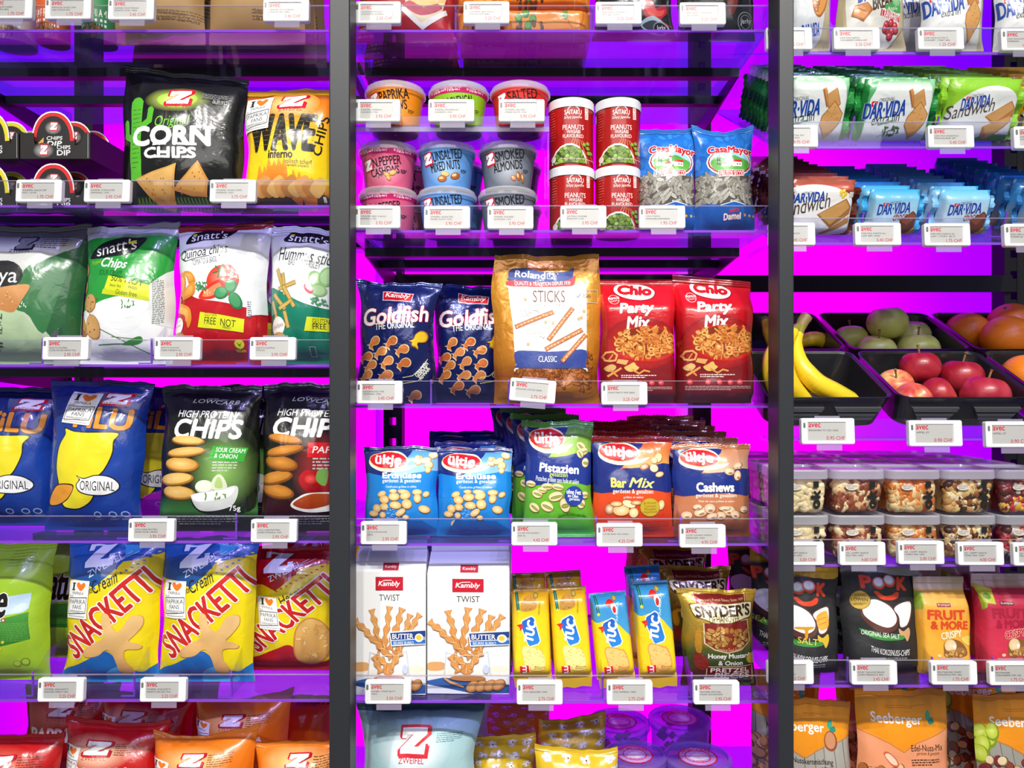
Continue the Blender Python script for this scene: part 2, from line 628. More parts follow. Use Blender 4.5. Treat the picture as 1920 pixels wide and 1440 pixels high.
def pack(name, label, cat, art, Y, zpx, depth, kind='pillow', mat='gloss_film', st=.06, sb=.05, tl=0., tr=0., mid=0., lean=4., rz=0., seed=1,
         wr=.003, pinch=.07, group=None, seal=None, bseal=None, nu=22, nv=28, back=None, serr=False, zoff=0., tw=0., ft=0.):
    """a filled bag: front sheet with its print, back sheet, crimped seals; Y: depth of its front, zpx: pixel row of its shelf at the front plane"""
    x0, y0, x1, y1 = art.px()
    zs = Z(zpx) + .0012 + zoff
    Yc = Y + depth * .25
    k = 1 + Yc / D
    w = (x1 - x0) * S * k
    h = (Z(y0, Yc + depth * .2) - zs) / math.cos(math.radians(lean))
    cx = X((x0 + x1) / 2, Yc)
    ua, va = np.linspace(0, 1, nu + 1), np.linspace(0, 1, nv + 1)
    A, B = np.meshgrid(ua, va)
    U, Tt = A * 2 - 1, 1 - B
    s_ = np.clip((Tt - sb) / (1 - st - sb), 0, 1)
    if kind == 'pillow':
        th = (4 * s_ * (1 - s_)) ** .5 * (1.08 - .3 * s_)
        up = (1 - np.abs(U) ** 2.4) ** .62
        sh = (4 * s_ * (1 - s_)) ** .6
    elif kind == 'pouch':
        th = np.minimum(1, (s_ / .05 + .35)) * (1 - s_ ** 1.5) ** .9
        up = (1 - np.abs(U) ** 2.6) ** .6
        sh = (1 - s_) * .6
    elif kind == 'block':
        th = np.minimum(1, np.maximum(0, (1 - s_) / .22)) ** .8 * np.minimum(1, (s_ / .05 + .5))
        up = (1 - np.abs(U) ** 9) ** .35
        sh = np.minimum(1, np.maximum(0, (1 - s_) / .25)) * .3
    else:                                    # brick: full all over with rounded rims
        th = (1 - np.abs(2 * s_ - 1) ** 8) ** .35
        up = (1 - np.abs(U) ** 8) ** .35
        sh = th * 0
    x = U * w / 2 * (1 - pinch * sh)
    d = depth / 2 * th * up
    z = Tt * h
    wt = np.clip((Tt - .55) / .45, 0, 1) ** 2
    z = z + wt * h * (tl * (1 - A) + tr * A - mid * 4 * A * (1 - A))
    x = x * (1 + ft * wt) + tw * w * wt
    g = random.Random(seed * 3 + 1)
    wob = [g.uniform(0, 6.28) for _ in range(4)]
    if kind != 'brick':
        x = x + w * .010 * (np.sin(Tt * 7 + wob[0]) + .6 * np.sin(Tt * 15 + wob[1])) * U + w * .006 * np.sin(Tt * 11 + wob[2]) * np.abs(U)
    if kind in ('pillow', 'pouch'):
        z = z + wt * h * .007 * (np.sin(A * 8 + wob[3]) + .7 * np.sin(A * 19 + wob[0]) + .4 * np.sin(A * 37 + wob[1]))
    wrk = np.zeros_like(x)
    g = random.Random(seed)
    ph = [g.uniform(0, 6.28) for _ in range(4)]
    for jj in range(nv + 1):
        for ii in range(nu + 1):
            p = Vector((x[jj, ii] * 16 + seed * 7.3, z[jj, ii] * 11, seed * 1.7))
            r = 1 - abs(noise.noise(p))
            wrk[jj, ii] = (r ** 3 - .45) * 1.0 + noise.noise(p * 2.3) * .45
    edge = np.minimum(1, np.minimum(A, 1 - A) * 7) * np.minimum(1, np.maximum(.12, s_ * (1 - s_) * 9))
    crease = (np.sin(U * 9 + ph[0]) + .7 * np.sin(U * 17 + ph[1]))
    near = np.exp(-np.minimum(s_, 1 - s_) / .12)
    front = -d - .0004 + wr * wrk * edge + wr * .55 * crease * near * edge
    front = np.minimum(front, -.0004)
    la = math.radians(lean)
    def fin(x, y, z):
        P = np.stack([x, y * math.cos(la) + z * math.sin(la), z * math.cos(la) - y * math.sin(la)], 2)
        return P
    F = fin(x, front, z)
    Bk = fin(x, d * .9 + .0004, z)
    lo = min(F[..., 2].min(), Bk[..., 2].min())
    F[..., 2] -= lo
    Bk[..., 2] -= lo
    root = thing(name, label, cat, (cx, Y + depth / 2, zs), math.radians(rz), group)
    mb = MB()
    mb.grid(F, vcol=base_cols(art.base, va, nu + 1))
    mb.grid(Bk, vcol=base_cols(back or art.base, va, nu + 1), flip=True)
    lay(mb, art, 'body', F, ua, va)
    mb.build('wrapper' if kind in ('brick',) else 'bag_body', mat, root)
    for pn in art.parts:
        if pn != 'body':
            m2 = MB()
            if lay(m2, art, pn, F, ua, va, lift=.0012 if 'sticker' in pn else .0002):
                so = m2.build(pn, 'matt_film' if 'sticker' in pn or 'panel' in pn else mat, root)
                so['label'] = 'small white square promotion sticker' if 'sticker' in pn else 'white and blue printed panel'
    ncr = nu * 2
    def strip(t0, t1, nm, colr, up_):
        # crimped seal: a thin ridged band over the end of the bag, front and back
        m3 = MB()
        rows = 7
        for sgn in (1, -1):
            Q = np.zeros((rows, ncr + 1, 3))
            for r_ in range(rows):
                t = t0 + (t1 - t0) * r_ / (rows - 1)
                b = 1 - t
                jf = min(max(b, 0), 1) * nv
                j0 = min(int(jf), nv - 1)
                fj = jf - j0
                row = F[j0] * (1 - fj) + F[j0 + 1] * fj
                rowb = Bk[j0] * (1 - fj) + Bk[j0 + 1] * fj
                m_ = (row if sgn > 0 else rowb)
                xi = np.linspace(0, nu, ncr + 1)
                for c_ in range(3):
                    Q[r_, :, c_] = np.interp(xi, np.arange(nu + 1), m_[:, c_])
                Q[r_, :, 1] += -sgn * (.0011 + .0005 * (r_ % 2))
            if serr:
                e = rows - 1 if up_ else 0
                Q[e, ::2, 2] += (.0016 if up_ else 0)
            m3.grid(Q[::-1], col=colr, flip=sgn < 0, smooth=False)
        return m3.build(nm, mat, root)
    if st > .02 and kind != 'brick':
        bc = art.base if isinstance(art.base, str) else art.base[0][1]
        strip(1 - st * .8, 1.0, 'top_seal', seal or bc, True)
    if sb > .02 and bseal:
        strip(0.0, sb * .8, 'bottom_seal', bseal, False)
    root['d'] = depth
    return root

def rear(root, n, labels, step=None, dx=0., dz=0., rz=None, group=None, jit=0., seed=5):
    """copies standing behind a pack; labels: one text per copy"""
    g = random.Random(seed)
    d = step or root['d'] * 1.15
    out = []
    for i in range(n):
        l = root.location
        out.append(dup(root, (l.x + dx * (i + 1) + g.uniform(-jit, jit), l.y + d * (i + 1), l.z + dz * (i + 1)),
                       root.rotation_euler[2] if rz is None else math.radians(rz), labels[i] if isinstance(labels, (list, tuple)) else labels, group))
    return out
# ------------------------------------------------------------------ the place: floor, back wall, backlit panels, uprights, posts
RB = 1 / .71                                        # depth factor of the rear plane
YB = D * (RB - 1)
Xr = lambda px: X(px, YB)                           # photo column of something at the rear plane
Zr = lambda py: Z(py, YB)

f = MB().box(-3.2, -3.2, -.05, 3.2, YB + .22, 0.0, '8a8784').build('floor', 'plastic')
struct(f)
f = MB().box(-3.2, YB + .14, 0, 3.2, YB + .22, 3.4, '101012').build('wall_back', 'matt_black')
struct(f)

def panel(x0, x1, glow, label):
    t = thing('backlit_panel', label, 'light panel', (0, YB + .10, 0), 0, 'backlit panels')
    MB().box(x0 - .004, .001, .30, x1 + .004, .03, 2.45, '101012').build('panel_housing', 'matt_black', t)
    P = MB()
    P.add([(x0, 0, .31), (x1, 0, .31), (x1, 0, 2.44), (x0, 0, 2.44)], [(0, 1, 2, 3)])
    P.build('diffuser', glow, t)
kb = 1 + (YB + .10) / D
panel((-430 - 960) * S * kb * .74, (645 - 960) * S * kb * .74 - .03, 'glow_left', 'tall panel glowing violet to magenta behind the bags of chips')
panel((700 - 960) * S * kb / 1.0 * 1.0, (1294 - 960) * S * kb, 'glow_mid', 'tall panel glowing magenta behind the middle shelves of nuts and crackers')
panel((1316 - 960) * S * kb, (1866 - 960) * S * kb, 'glow_right', 'tall panel glowing magenta to violet behind the fruit and wrapped crackers')

UPX = [152, 735, 1318, 1906]                        # rear uprights (photo columns at the rear plane)
UL = ['slotted black upright behind the dips in black cardboard', 'slotted black upright behind the blue cracker bags',
      'slotted black upright behind the sunflower seed bags', 'slotted black upright behind the oranges']
for n, px in enumerate(UPX):
    t = thing('slotted_upright', UL[n], 'upright', (Xr(px), YB + .03, 0), 0, 'slotted uprights')
    w = .022
    MB().box(-w, -.02, 0, -.008, .03, 2.5).build('side_rail', 'matt_black', t)
    MB().box(.008, -.02, 0, w, .03, 2.5).build('side_rail', 'matt_black', t)
    m = MB()
    z = .02
    while z < 2.5:
        m.box(-.008, -.019, z, .008, -.012, z + .032)
        z += .05
    m.build('slot_plate', 'matt_black', t)

# horizontal rear rails across the bays
for (a, b, py0, py1, lb) in ((-300, 729, 116, 137, 'flat black rail crossing the panel above the dips'),
                             (-300, 729, 404, 420, 'flat black rail crossing the panel above the sour cream chips'),
                             (742, 1311, 514, 535, 'flat black rail crossing the panel behind the blue cracker bags'),
                             (1325, 1899, 516, 547, 'flat black rail crossing the panel above the fruit trays'),
                             (742, 1311, 1155, 1172, 'flat black rail crossing the panel behind the yellow biscuit packs')):
    t = MB().box(Xr(a), YB + .001, Zr(py1), Xr(b), YB + .012, Zr(py0)).build('cross_rail', 'matt_black')
    t['label'], t['category'], t['group'] = lb, 'rail', 'rear cross rails'

# front posts: square steel columns standing before the shelf fronts
for (p0, p1, lb) in ((617, 656, 'tall dark grey steel post between the chips and the nut cups'),
                     (1460, 1489, 'tall dark grey steel post between the seed bags and the wrapped crackers')):
    yf = -.065
    kf = 1 + yf / D
    xa, xb = (p0 - 960) * S * kf, (p1 - 960) * S * kf
    t = thing('steel_post', lb, 'post', ((xa + xb) / 2, yf, 0), 0, 'front posts')
    hw = (xb - xa) / 2
    m = MB()
    bv = .0018
    pts = [(-hw + bv, 0), (hw - bv, 0), (hw, bv), (hw, .050), (-hw, .050), (-hw, bv)]
    v = [(x, y, z) for z in (0, 2.6) for x, y in pts]
    n6 = 6
    m.add(v, [(i, (i + 1) % n6, (i + 1) % n6 + n6, i + n6) for i in range(n6)] + [tuple(range(6, 12)), tuple(reversed(range(6)))])
    m.build('column', 'post_steel', t)
    MB().box(-.05, -.02, .0, .05, .075, .008).build('foot_plate', 'post_steel', t)

# ------------------------------------------------------------------ shelves
RX = 8                                              # the tray of each bay ends so far (photo pixels) from the posts
BAYS = {'left': (-210, 635), 'mid': (647, 1440), 'right': (1455, 2290)}
TILT = {('right', 99): 23, ('right', 275): 27, ('right', 455): 24}      # gravity-fed trays rise to the rear
def shelf(bay, zpx, label, steel=True, lip=45):
    a, b = BAYS[bay]
    x0, x1, z = X(a), X(b), Z(zpx)
    t = thing('acrylic_shelf', label, 'shelf', ((x0 + x1) / 2, 0, z), 0, 'acrylic shelves')
    c = (x0 + x1) / 2
    hw = (x1 - x0) / 2
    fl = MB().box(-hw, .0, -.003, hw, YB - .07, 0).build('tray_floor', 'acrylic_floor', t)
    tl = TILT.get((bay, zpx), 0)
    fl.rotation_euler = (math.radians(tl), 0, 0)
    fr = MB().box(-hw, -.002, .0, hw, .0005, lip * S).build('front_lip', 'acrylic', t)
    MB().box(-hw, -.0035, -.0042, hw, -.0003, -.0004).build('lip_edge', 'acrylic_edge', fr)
    for sx in (-hw, hw - .003):
        m = MB().prism([(sx, -.002), (sx + .003, -.002), (sx + .003, lip * S), (sx, lip * S)], .001, .16)
        m.build('side_cheek', 'acrylic', t)
    MB().box(-hw, -.0022, lip * S, hw, .0008, lip * S + .0012).build('top_edge', 'clip_clear', fr)
    if steel:
        # the steel under the tray: a front beam and a rear beam joined by side arms that hook into the uprights
        s = thing('shelf_support', 'black steel frame carrying the ' + label, 'shelf frame', (c, 0, z), 0, 'steel shelf frames')
        yf, yr = .145, .285
        fw = hw * .985
        MB().box(-fw, yf, -.020, fw, yf + .02, -.0035).build('front_beam', 'black_steel', s)
        MB().box(-fw, yr, -.020, fw, yr + .02, -.0035).build('rear_beam', 'black_steel', s)
        for sx in (-fw, fw - .004):
            m = MB()
            q = [(yf + .02, -.0035), (yf + .02, -.02), (YB - .02, -.05), (YB - .004, -.05), (YB - .004, -.0035)]
            v = [(sx, y, zz) for y, zz in q] + [(sx + .004, y, zz) for y, zz in q]
            m.add(v, [tuple(range(5)), tuple(reversed(range(5, 10)))] + [(i, i + 5, (i + 1) % 5 + 5, (i + 1) % 5) for i in range(5)])
            m.build('side_arm', 'black_steel', s)
    return t
SH = {}
for bay, rows in (('left', ((57, 'top shelf of brown snack bags'), (385, 'shelf of corn chips and dips'), (683, 'shelf of white and green chips bags'),
                            (1013, 'shelf of blue chips and protein chips'), (1310, 'shelf of yellow and blue snack bags'), (1640, 'lowest shelf of red and orange bags'))),
                  ('mid', ((57, 'top shelf of salami and jerky'), (432, 'shelf of nut cups and red cans'), (760, 'shelf of blue cracker bags'),
                           (1018, 'shelf of small nut bags'), (1312, 'shelf of biscuit cartons'), (1640, 'lowest shelf of popcorn bags'))),
                  ('right', ((99, 'top shelf of beige cracker bags'), (275, 'shelf of green cracker packs'), (455, 'shelf of chocolate cracker packs'),
                             (1057, 'shelf of nut tubs'), (1283, 'shelf of coconut chips pouches'), (1640, 'lowest shelf of orange nut pouches')))):
    for zpx, lb in rows:
        SH[(bay, zpx)] = shelf(bay, zpx, lb, steel=bay != 'right' and zpx < (800 if bay == 'left' else 700))

# the raised acrylic step carrying the upper row of nut cups
def step():
    x0, x1, z = X(651), X(1030), Z(232)
    c, hw = (x0 + x1) / 2, (x1 - x0) / 2
    t = thing('acrylic_riser', 'clear acrylic step carrying the three upper nut cups', 'shelf', (c, .006, z), 0)
    MB().box(-hw, .0, -.003, hw, .13, 0).build('tray_floor', 'acrylic_floor', t)
    MB().box(-hw, -.002, -.004, hw, .0005, 16 * S).build('front_lip', 'acrylic', t)
    MB().box(-hw, -.003, -.012, hw, -.001, -.004).build('lip_edge', 'clip_clear', t)
    zl = Z(432) - z + .0015
    for sx in (-hw, hw - .003):
        MB().box(sx, .002, zl, sx + .003, .13, -.003).build('side_leg', 'acrylic', t)
step()

def divider(px, zpx, label, h=74, depth=.30, lh=30):
    tl = TILT.get(('right', zpx), 0) if px > 1450 else 0
    """clear divider standing on a tray: thin sheet with a bright front edge"""
    yy = .034 if tl else .008
    x, z = X(px, .045 if tl else .03), Z(zpx) + .0006
    t = thing('shelf_divider', label, 'divider', (x, yy, z), 0, 'clear shelf dividers')
    m = MB()
    q = [(0, 0), (depth, 0), (depth, h * S), (.05, h * S), (.012, lh * S * 1.6), (0, lh * S * 1.6)]
    v = [(-.001, y, zz) for y, zz in q] + [(.001, y, zz) for y, zz in q]
    m.add(v, [tuple(reversed(range(6))), tuple(range(6, 12))] + [(i, (i + 1) % 6, (i + 1) % 6 + 6, i + 6) for i in range(6)])
    m.build('sheet', 'acrylic', t)
    MB().box(-.0014, -.002, 0, .0014, .0002, lh * S * 1.6).build('front_edge', 'acrylic_edge', t)
    MB().box(-.022, -.002, 0, -.0014, .0002, .0022).build('foot_edge', 'acrylic_edge', t)
    t.rotation_euler = (math.radians(tl), 0, 0)
    t.location.z += yy * math.tan(math.radians(tl))
for px, zpx, h, lb in ((95, 683, 60, 'clear divider beside the pale green chips bag'), (296, 683, 60, 'clear divider before the white quinoa chips bag'),
                       (476, 683, 60, 'clear divider between the red quinoa bag and the hummus sticks'), (256, 1013, 62, 'clear divider between the blue bags and the green protein chips'),
                       (452, 1013, 62, 'clear divider between the two protein chips bags'), (77, 1310, 62, 'clear divider beside the lime green bag'),
                       (264, 1310, 62, 'clear divider between the two blue and yellow snack bags'), (443, 1310, 62, 'clear divider beside the red and yellow snack bag'),
                       (664, 57, 60, 'clear divider beside the sandwich packs'), (856, 57, 60, 'clear divider between the sandwich packs and orange salami rolls'),
                       (1108, 57, 60, 'clear divider between the salami rolls and red jerky'), (1272, 57, 60, 'clear divider between the two jerky bags'),
                       (664, 760, 62, 'clear divider beside the bent blue cracker bag'), (811, 760, 62, 'clear divider between the two blue cracker bags'),
                       (954, 760, 62, 'clear divider before the golden sticks pouch'), (1202, 432, 62, 'clear divider between the red cans and the seed bags'),
                       (667, 1018, 62, 'clear divider beside the light blue peanut bag'), (959, 1018, 62, 'clear divider between the peanut bags and the pistachios'),
                       (1115, 1018, 62, 'clear divider between the pistachios and the bar mix'), (1271, 1018, 62, 'clear divider between the bar mix and the cashews'),
                       (960, 1312, 62, 'clear divider between the white cartons and yellow biscuits'), (1127, 1312, 62, 'clear divider between the salted and the paprika biscuits'),
                       (1291, 1312, 62, 'clear divider between the paprika biscuits and the pretzel bag'), (1552, 99, 60, 'clear divider beside the cranberry cracker bag'),
                       (1587, 275, 56, 'clear divider beside the white and green cracker packs'), (1742, 275, 56, 'clear divider beside the lime green cracker packs'),
                       (1605, 455, 56, 'clear divider beside the brown cracker packs'), (1725, 455, 56, 'clear divider between the two light blue cracker packs'),
                       (1868, 455, 56, 'clear divider beside the mid blue cracker packs'), (1578, 1283, 70, 'clear divider between the two coconut chips pouches'),
                       (1734, 1283, 70, 'clear divider between the coconut chips and the yellow fruit pouch'), (1846, 1283, 70, 'clear divider between the yellow and red fruit pouches')):
    divider(px, zpx, lb)

# ------------------------------------------------------------------ electronic price tags
def price_tag(px, py, lines, price, what, rz=0., w=86., Y=-.012, h=43., clip=True, hide=0):
    """px, py: its upper corner in the photo"""
    k = 1 + Y / D
    W_, H_ = w * S * k, h * S * k
    cx, cz = X(px + w / 2, Y), Z(py + h / 2, Y)
    t = thing('price_tag', 'white price tag reading ' + price + ' ' + what, 'price tag', (cx, Y, cz), 0, 'electronic price tags')
    t.rotation_euler = (math.radians(-4), math.radians(rz), 0)
    hw, hh = W_ / 2, H_ / 2
    def rr(hw, hh, r, n=4):
        out = []
        for (sx, sz, a0) in ((1, 1, 0), (-1, 1, 90), (-1, -1, 180), (1, -1, 270)):
            for i in range(n + 1):
                a = math.radians(a0 + 90 * i / n)
                out.append((sx * (hw - r) + r * math.cos(a), sz * (hh - r) + r * math.sin(a)))
        return out
    sx0, sx1, sz0, sz1 = -hw + .125 * W_, -hw + .83 * W_, hh - .86 * H_, hh - .165 * H_
    m = MB()
    o1, o0 = rr(hw, hh, .0035), rr(hw - .0012, hh - .0012, .003)
    n = len(o1)
    ci, ch = ((sx0 + sx1) / 2, (sz0 + sz1) / 2), ((sx1 - sx0) / 2, (sz1 - sz0) / 2)
    inn = [(ci[0] + x, ci[1] + z) for x, z in rr(ch[0] + .0012, ch[1] + .0012, .0012)]
    inn2 = [(ci[0] + x, ci[1] + z) for x, z in rr(ch[0], ch[1], .0006)]
    rings = [[(x, .010, z) for x, z in o1], [(x, .0012, z) for x, z in o1], [(x, 0, z) for x, z in o0], [(x, 0, z) for x, z in inn], [(x, .0018, z) for x, z in inn2]]
    for a, b in zip(rings[:-1], rings[1:]):
        m.add(a + b, [(i, (i + 1) % n, (i + 1) % n + n, i + n) for i in range(n)], 'f6f7f8')
    m.add(rings[0], [tuple(reversed(range(n)))], 'f0f0f0')
    fr = m.build('frame', 'plastic', t)
    # screen with print
    a = Art(0, 0, 1, (0, 0, 61, 30), 'b9b8b6')
    a.T('avec', 1, 1.2, 21, 8.2, 'c81e3a', b=.04)
    for i, ln in enumerate(lines):
        wd = min(58, len(ln) * 2.65)
        a.T(ln, 1.5, 11.6 + i * 4.6, 1.5 + wd, 14.4 + i * 4.6, '2a2a2c', b=.01)
    a.T(price, 60 - len(price) * 3.75, 22.6, 59.6, 28.6, 'b81c38', b=.0)
    P = np.array([[(sx0, .0016, sz1), (sx1, .0016, sz1)], [(sx0, .0016, sz0), (sx1, .0016, sz0)]])
    m = MB().grid(P, 'b9b8b6', smooth=False)
    lay(m, a, 'body', P, np.array([0., 1.]), np.array([0., 1.]), eps=.00003, base=.0001)
    s = m.build('screen', 'plastic', t)
    s['label'] = 'grey display with red and black print'
    m = MB()
    bx = -hw + .055 * W_
    q = [(bx + x, hh * .45 + z) for x, z in rr(.0018, .0045, .0017)]
    m.prism(q, -.0005, .001, '6a706c')
    m.build('button', 'plastic', fr)
    if clip:
        m = MB().box(-.021 + .002, .0015, -hh - .010, .021 + .002, .003, -hh + .004)
        MB().box(-.021 + .002, .0078, hh - .004, .021 + .002, .0092, hh + .004).build('holder_hook', 'clip_clear', fr)
        c = m.build('holder_clip', 'clip_clear', t)
        c['label'] = 'clear plastic holder tongue'
    return t

TAGS = [
 # left bay
 (-26, -8, ('PRINGLES SWEET', 'PAPRIKA 40G'), '1.75 CHF', 'at the edge beside the orange tub'),
 (84, -7, ('PRINGLES SOUR CRM', 'AND ONION 40G'), '1.75 CHF', 'between the orange and green crisps tubes'),
 (202, -6, ('GRANEO MULTIGRAIN', 'SNACK CHILI 100G'), '3.45 CHF', 'beside the green crisps tube on the top shelf'),
 (493, -3, ('GRANEO MULTIGRAIN', 'SNACK OR. 100G'), '3.45 CHF', 'under the brown snack bag beside the steel post'),
 (29, 336, ('ZWEIFEL SALSA DIP', 'HOT 110 ML'), '1.75 CHF', 'under the red dips'),
 (157, 336, ('ZWEIFEL CORNCHIPS', 'ORIGINAL 125G'), '2.95 CHF', 'beside the black corn chips bag'),
 (393, 336, ('ZWEIFEL WAVE CHIPS', 'INFERNO 125G'), '3.75 CHF', 'before the orange wave chips bag'),
 (79, 632, ('SNATTS POPPED', 'CHIPS SOURCREAM 75G'), '2.95 CHF', 'under the green sour cream chips bag'),
 (289, 632, ('SNATTS QUINOA', 'CHIPS TOMATO &'), '2.95 CHF', 'under the white quinoa chips bag with tomato'),
 (468, 632, ('SNATTS HUMMUS', 'STICKS'), '2.95 CHF', 'under the hummus sticks bag'),
 (240, 973, ('LOW CARB PROTEIN', 'CHIPS SOUR CREAM'), '3.95 CHF', 'under the green and black protein chips bag'),
 (470, 974, ('LOW CARB PROTEIN', 'CHIPS PAPRIKA 75G'), '3.95 CHF', 'under the red and black protein chips bag'),
 (70, 1273, ('ZWEIFEL SNACKETTI', 'DANCER CREAM 120G'), '2.25 CHF', 'beside the lime green bag'),
 (262, 1273, ('ZWEIFEL SNACKETTI', 'HEARTS SALTED 75G'), '2.25 CHF', 'between the two blue and yellow snack bags'),
 # middle bay
 (665, 1, ('MALBUNER POCKET', 'SANDWICH CLASSIC'), '2.50 CHF', 'under the red sandwich packs'),
 (869, 1, ('ZWEIFEL BIFI ROLL', 'MINISALAMI BBQ'), '3.25 CHF', 'under the orange salami rolls'),
 (1117, 2, ('BEEF JERKY SWEET +', 'HOT 25G CONVY'), '3.25 CHF', 'under the jerky bag with red flames'),
 (1275, 3, ('BEEF JERKY ORIGINAL', '25G CONVY'), '3.25 CHF', 'under the all black jerky bag'),
 (664, 185, ('ZWEIFEL PAPRIKA', 'CASHEWS 115G'), '5.95 CHF', 'before the orange paprika cashew cup'),
 (803, 185, ('ZWEIFEL PROVENCAL', 'CASHEWS 115G'), '5.95 CHF', 'before the green cashew cup'),
 (935, 185, ('ZWEIFEL SALTED', 'MIXED NUTS 115G'), '5.95 CHF', 'before the red salted nuts cup'),
 (664, 385, ('ZWEIFEL RED N BLAC', 'PEPPER 115G'), '5.95 CHF', 'before the stacked pink pepper cashew cups'),
 (795, 386, ('ZWEIFEL UNSALTED', 'MIXED NUTS 115G'), '5.95 CHF', 'before the stacked light blue nut cups'),
 (914, 386, ('ZWEIFEL SMOKED', 'ALMONDS 115G'), '5.95 CHF', 'before the stacked grey almond cups'),
 (1051, 385, ('SAITAKU WASABI', 'PEANUTS 110G'), '3.95 CHF', 'before the red wasabi peanut cans'),
 (1199, 385, ('CASA MAJOR', 'SONNENBLUMENKERNE'), '1.95 CHF', 'under the blue sunflower seed bags'),
 (668, 714, ('GOLDFISCHLI THE', 'ORIGINAL 100G'), '3.45 CHF', 'under the dark blue cracker bag beside the post'),
 (956, 711, ('ROLAND STICKS 200G',), '3.75 CHF', 'hanging askew under the golden sticks pouch'),
 (1128, 716, ('CHIO PARTY MIX 200G',), '3.25 CHF', 'under the red party mix bags'),
 (676, 978, ('ULTJE ERDNUSSE', '200G'), '2.95 CHF', 'under the light blue peanut bags'),
 (959, 980, ('ULTJE PISTAZIEN', '150 G'), '4.45 CHF', 'under the green pistachio bag'),
 (1119, 982, ('ULTJE BAR MIX 200G',), '4.25 CHF', 'under the blue and red bar mix bag'),
 (1275, 984, ('ULTJE CASHEW KERNE', 'GESALZEN 150G'), '4.95 CHF', 'under the blue and copper cashew bag'),
 (684, 1277, ('KAMBLY TWIST BUTT', '100G'), '3.50 CHF', 'under the white twisted pastry cartons'),
 (969, 1278, ('TUC GESALZEN 100G',), '2.75 CHF', 'under the all yellow biscuit packs'),
 (1138, 1278, ('TUC PAPRIKA 100G',), '2.75 CHF', 'under the yellow and blue biscuit packs'),
 (1301, 1278, ('SNYDERS PRETZEL', 'HONEY MUST&ONION'), '2.95 CHF', 'under the golden pretzel bag'),
 # right bay
 (1437, 50, ('DAR-VIDA BREAK', 'CHOCO 6PP'), '3.25 CHF', 'half behind the post on the top cracker shelf'),
 (1564, 50, ('DAR-VIDA BREAK', 'CRANBERRY/APPLE 6PP'), '3.25 CHF', 'under the beige cranberry cracker bag'),
 (1722, 50, ('DAR-VIDA EXTRA F.', 'ROSMARY 1 PORT 40G'), '1.25 CHF', 'under the white cracker bag with three crackers'),
 (1878, 52, ('DAR-VIDA EXTRA', 'PARMESAN'), '1.25 CHF', 'at the picture edge on the top cracker shelf'),
 (1448, 233, ('DAR-VIDA EXTRA FIN', 'NATURE 8PP 184G'), '4.95 CHF', 'half behind the post under green cracker packs'),
 (1741, 234, ('DAR-VIDA SANDWICH', 'FRISCHKAESE 3PP'), '5.45 CHF', 'under the lime green sandwich cracker packs'),
 (1902, 236, ('DAR-VIDA SANDWICH', 'KAESE 3PP'), '5.45 CHF', 'under the yellow cracker packs'),
 (1443, 417, ('DAR-VIDA SANDWICH', 'CHOCO 3PP'), '5.45 CHF', 'half behind the post under brown cracker packs'),
 (1604, 417, ('DAR-VIDA CHOCO AU', 'LAIT 6PP 184G'), '5.45 CHF', 'under the light blue pack'),
 (1734, 418, ('DAR-VIDA CHOCO AU', 'LAIT 1 PORT. 46 G'), '1.75 CHF', 'under the pale blue single packs'),
 (1884, 419, ('DAR-VIDA NOIR', 'POMME DE TERRE'), '1.75 CHF', 'under the mid blue cracker packs'),
 (1460, 1017, ('AA - HAPPY SNACK', 'CASHEWS 120G'), '5.00 CHF', 'half behind the post before the cashew tubs'),
 (1575, 1017, ('AA - HAPPY SNACK', 'NUT MIX 130G'), '4.00 CHF', 'before the tubs of hazelnut mix'),
 (1685, 1015, ('AA - HAPPY SNACK', 'CURRY MIX 125G'), '5.00 CHF', 'before the tubs of orange curry nuts'),
 (1797, 1017, ('AA - HAPPY SNACK', 'TRAIL MIX 125G'), '4.00 CHF', 'before the tubs of trail mix'),
 (1901, 1018, ('AA - HAPPY SNACK', 'FRUIT MIX 130G'), '4.00 CHF', 'at the picture edge before the cranberry mix tubs'),
 (1440, 1240, ('POOK KOKOSNUSS', 'CHIPS MANGO 40G'), '3.45 CHF', 'half behind the post under the mango coconut pouch'),
 (1597, 1241, ('POOK THAI KOKOSNUSS', 'CHIPS MEERSALZ 40G'), '3.45 CHF', 'under the black sea salt coconut pouch'),
 (1747, 1241, ('FRUIT&MORE CRISPY', 'PINEAPPLE MIX 18G'), '1.75 CHF', 'under the yellow fruit pouch'),
 (1856, 1242, ('FRUIT&MORE', 'STRAWBERRY MIX 18G'), '1.75 CHF', 'under the red fruit pouch'),
]
for tg in TAGS:
    price_tag(*tg, rz=5. if 'askew' in tg[4] else 0.)
for tg in ((1503, 784, ('BANANEN TO GO 150G',), '0.95 CHF', 'under the tray of bananas'), (1705, 788, ('APFEL ST',), '0.90 CHF', 'under the tray of red apples'),
           (1849, 790, ('APFEL ST',), '0.90 CHF', 'under the red apples tray near the oranges')):
    price_tag(*tg, w=100, h=49, Y=-.012)
# ------------------------------------------------------------------ left bay: chips
def zweifel(a, x0, y0, x1, y1, c='d0142c', **k):
    a.zed(x0, y0, x1, y1, **k)
    return a

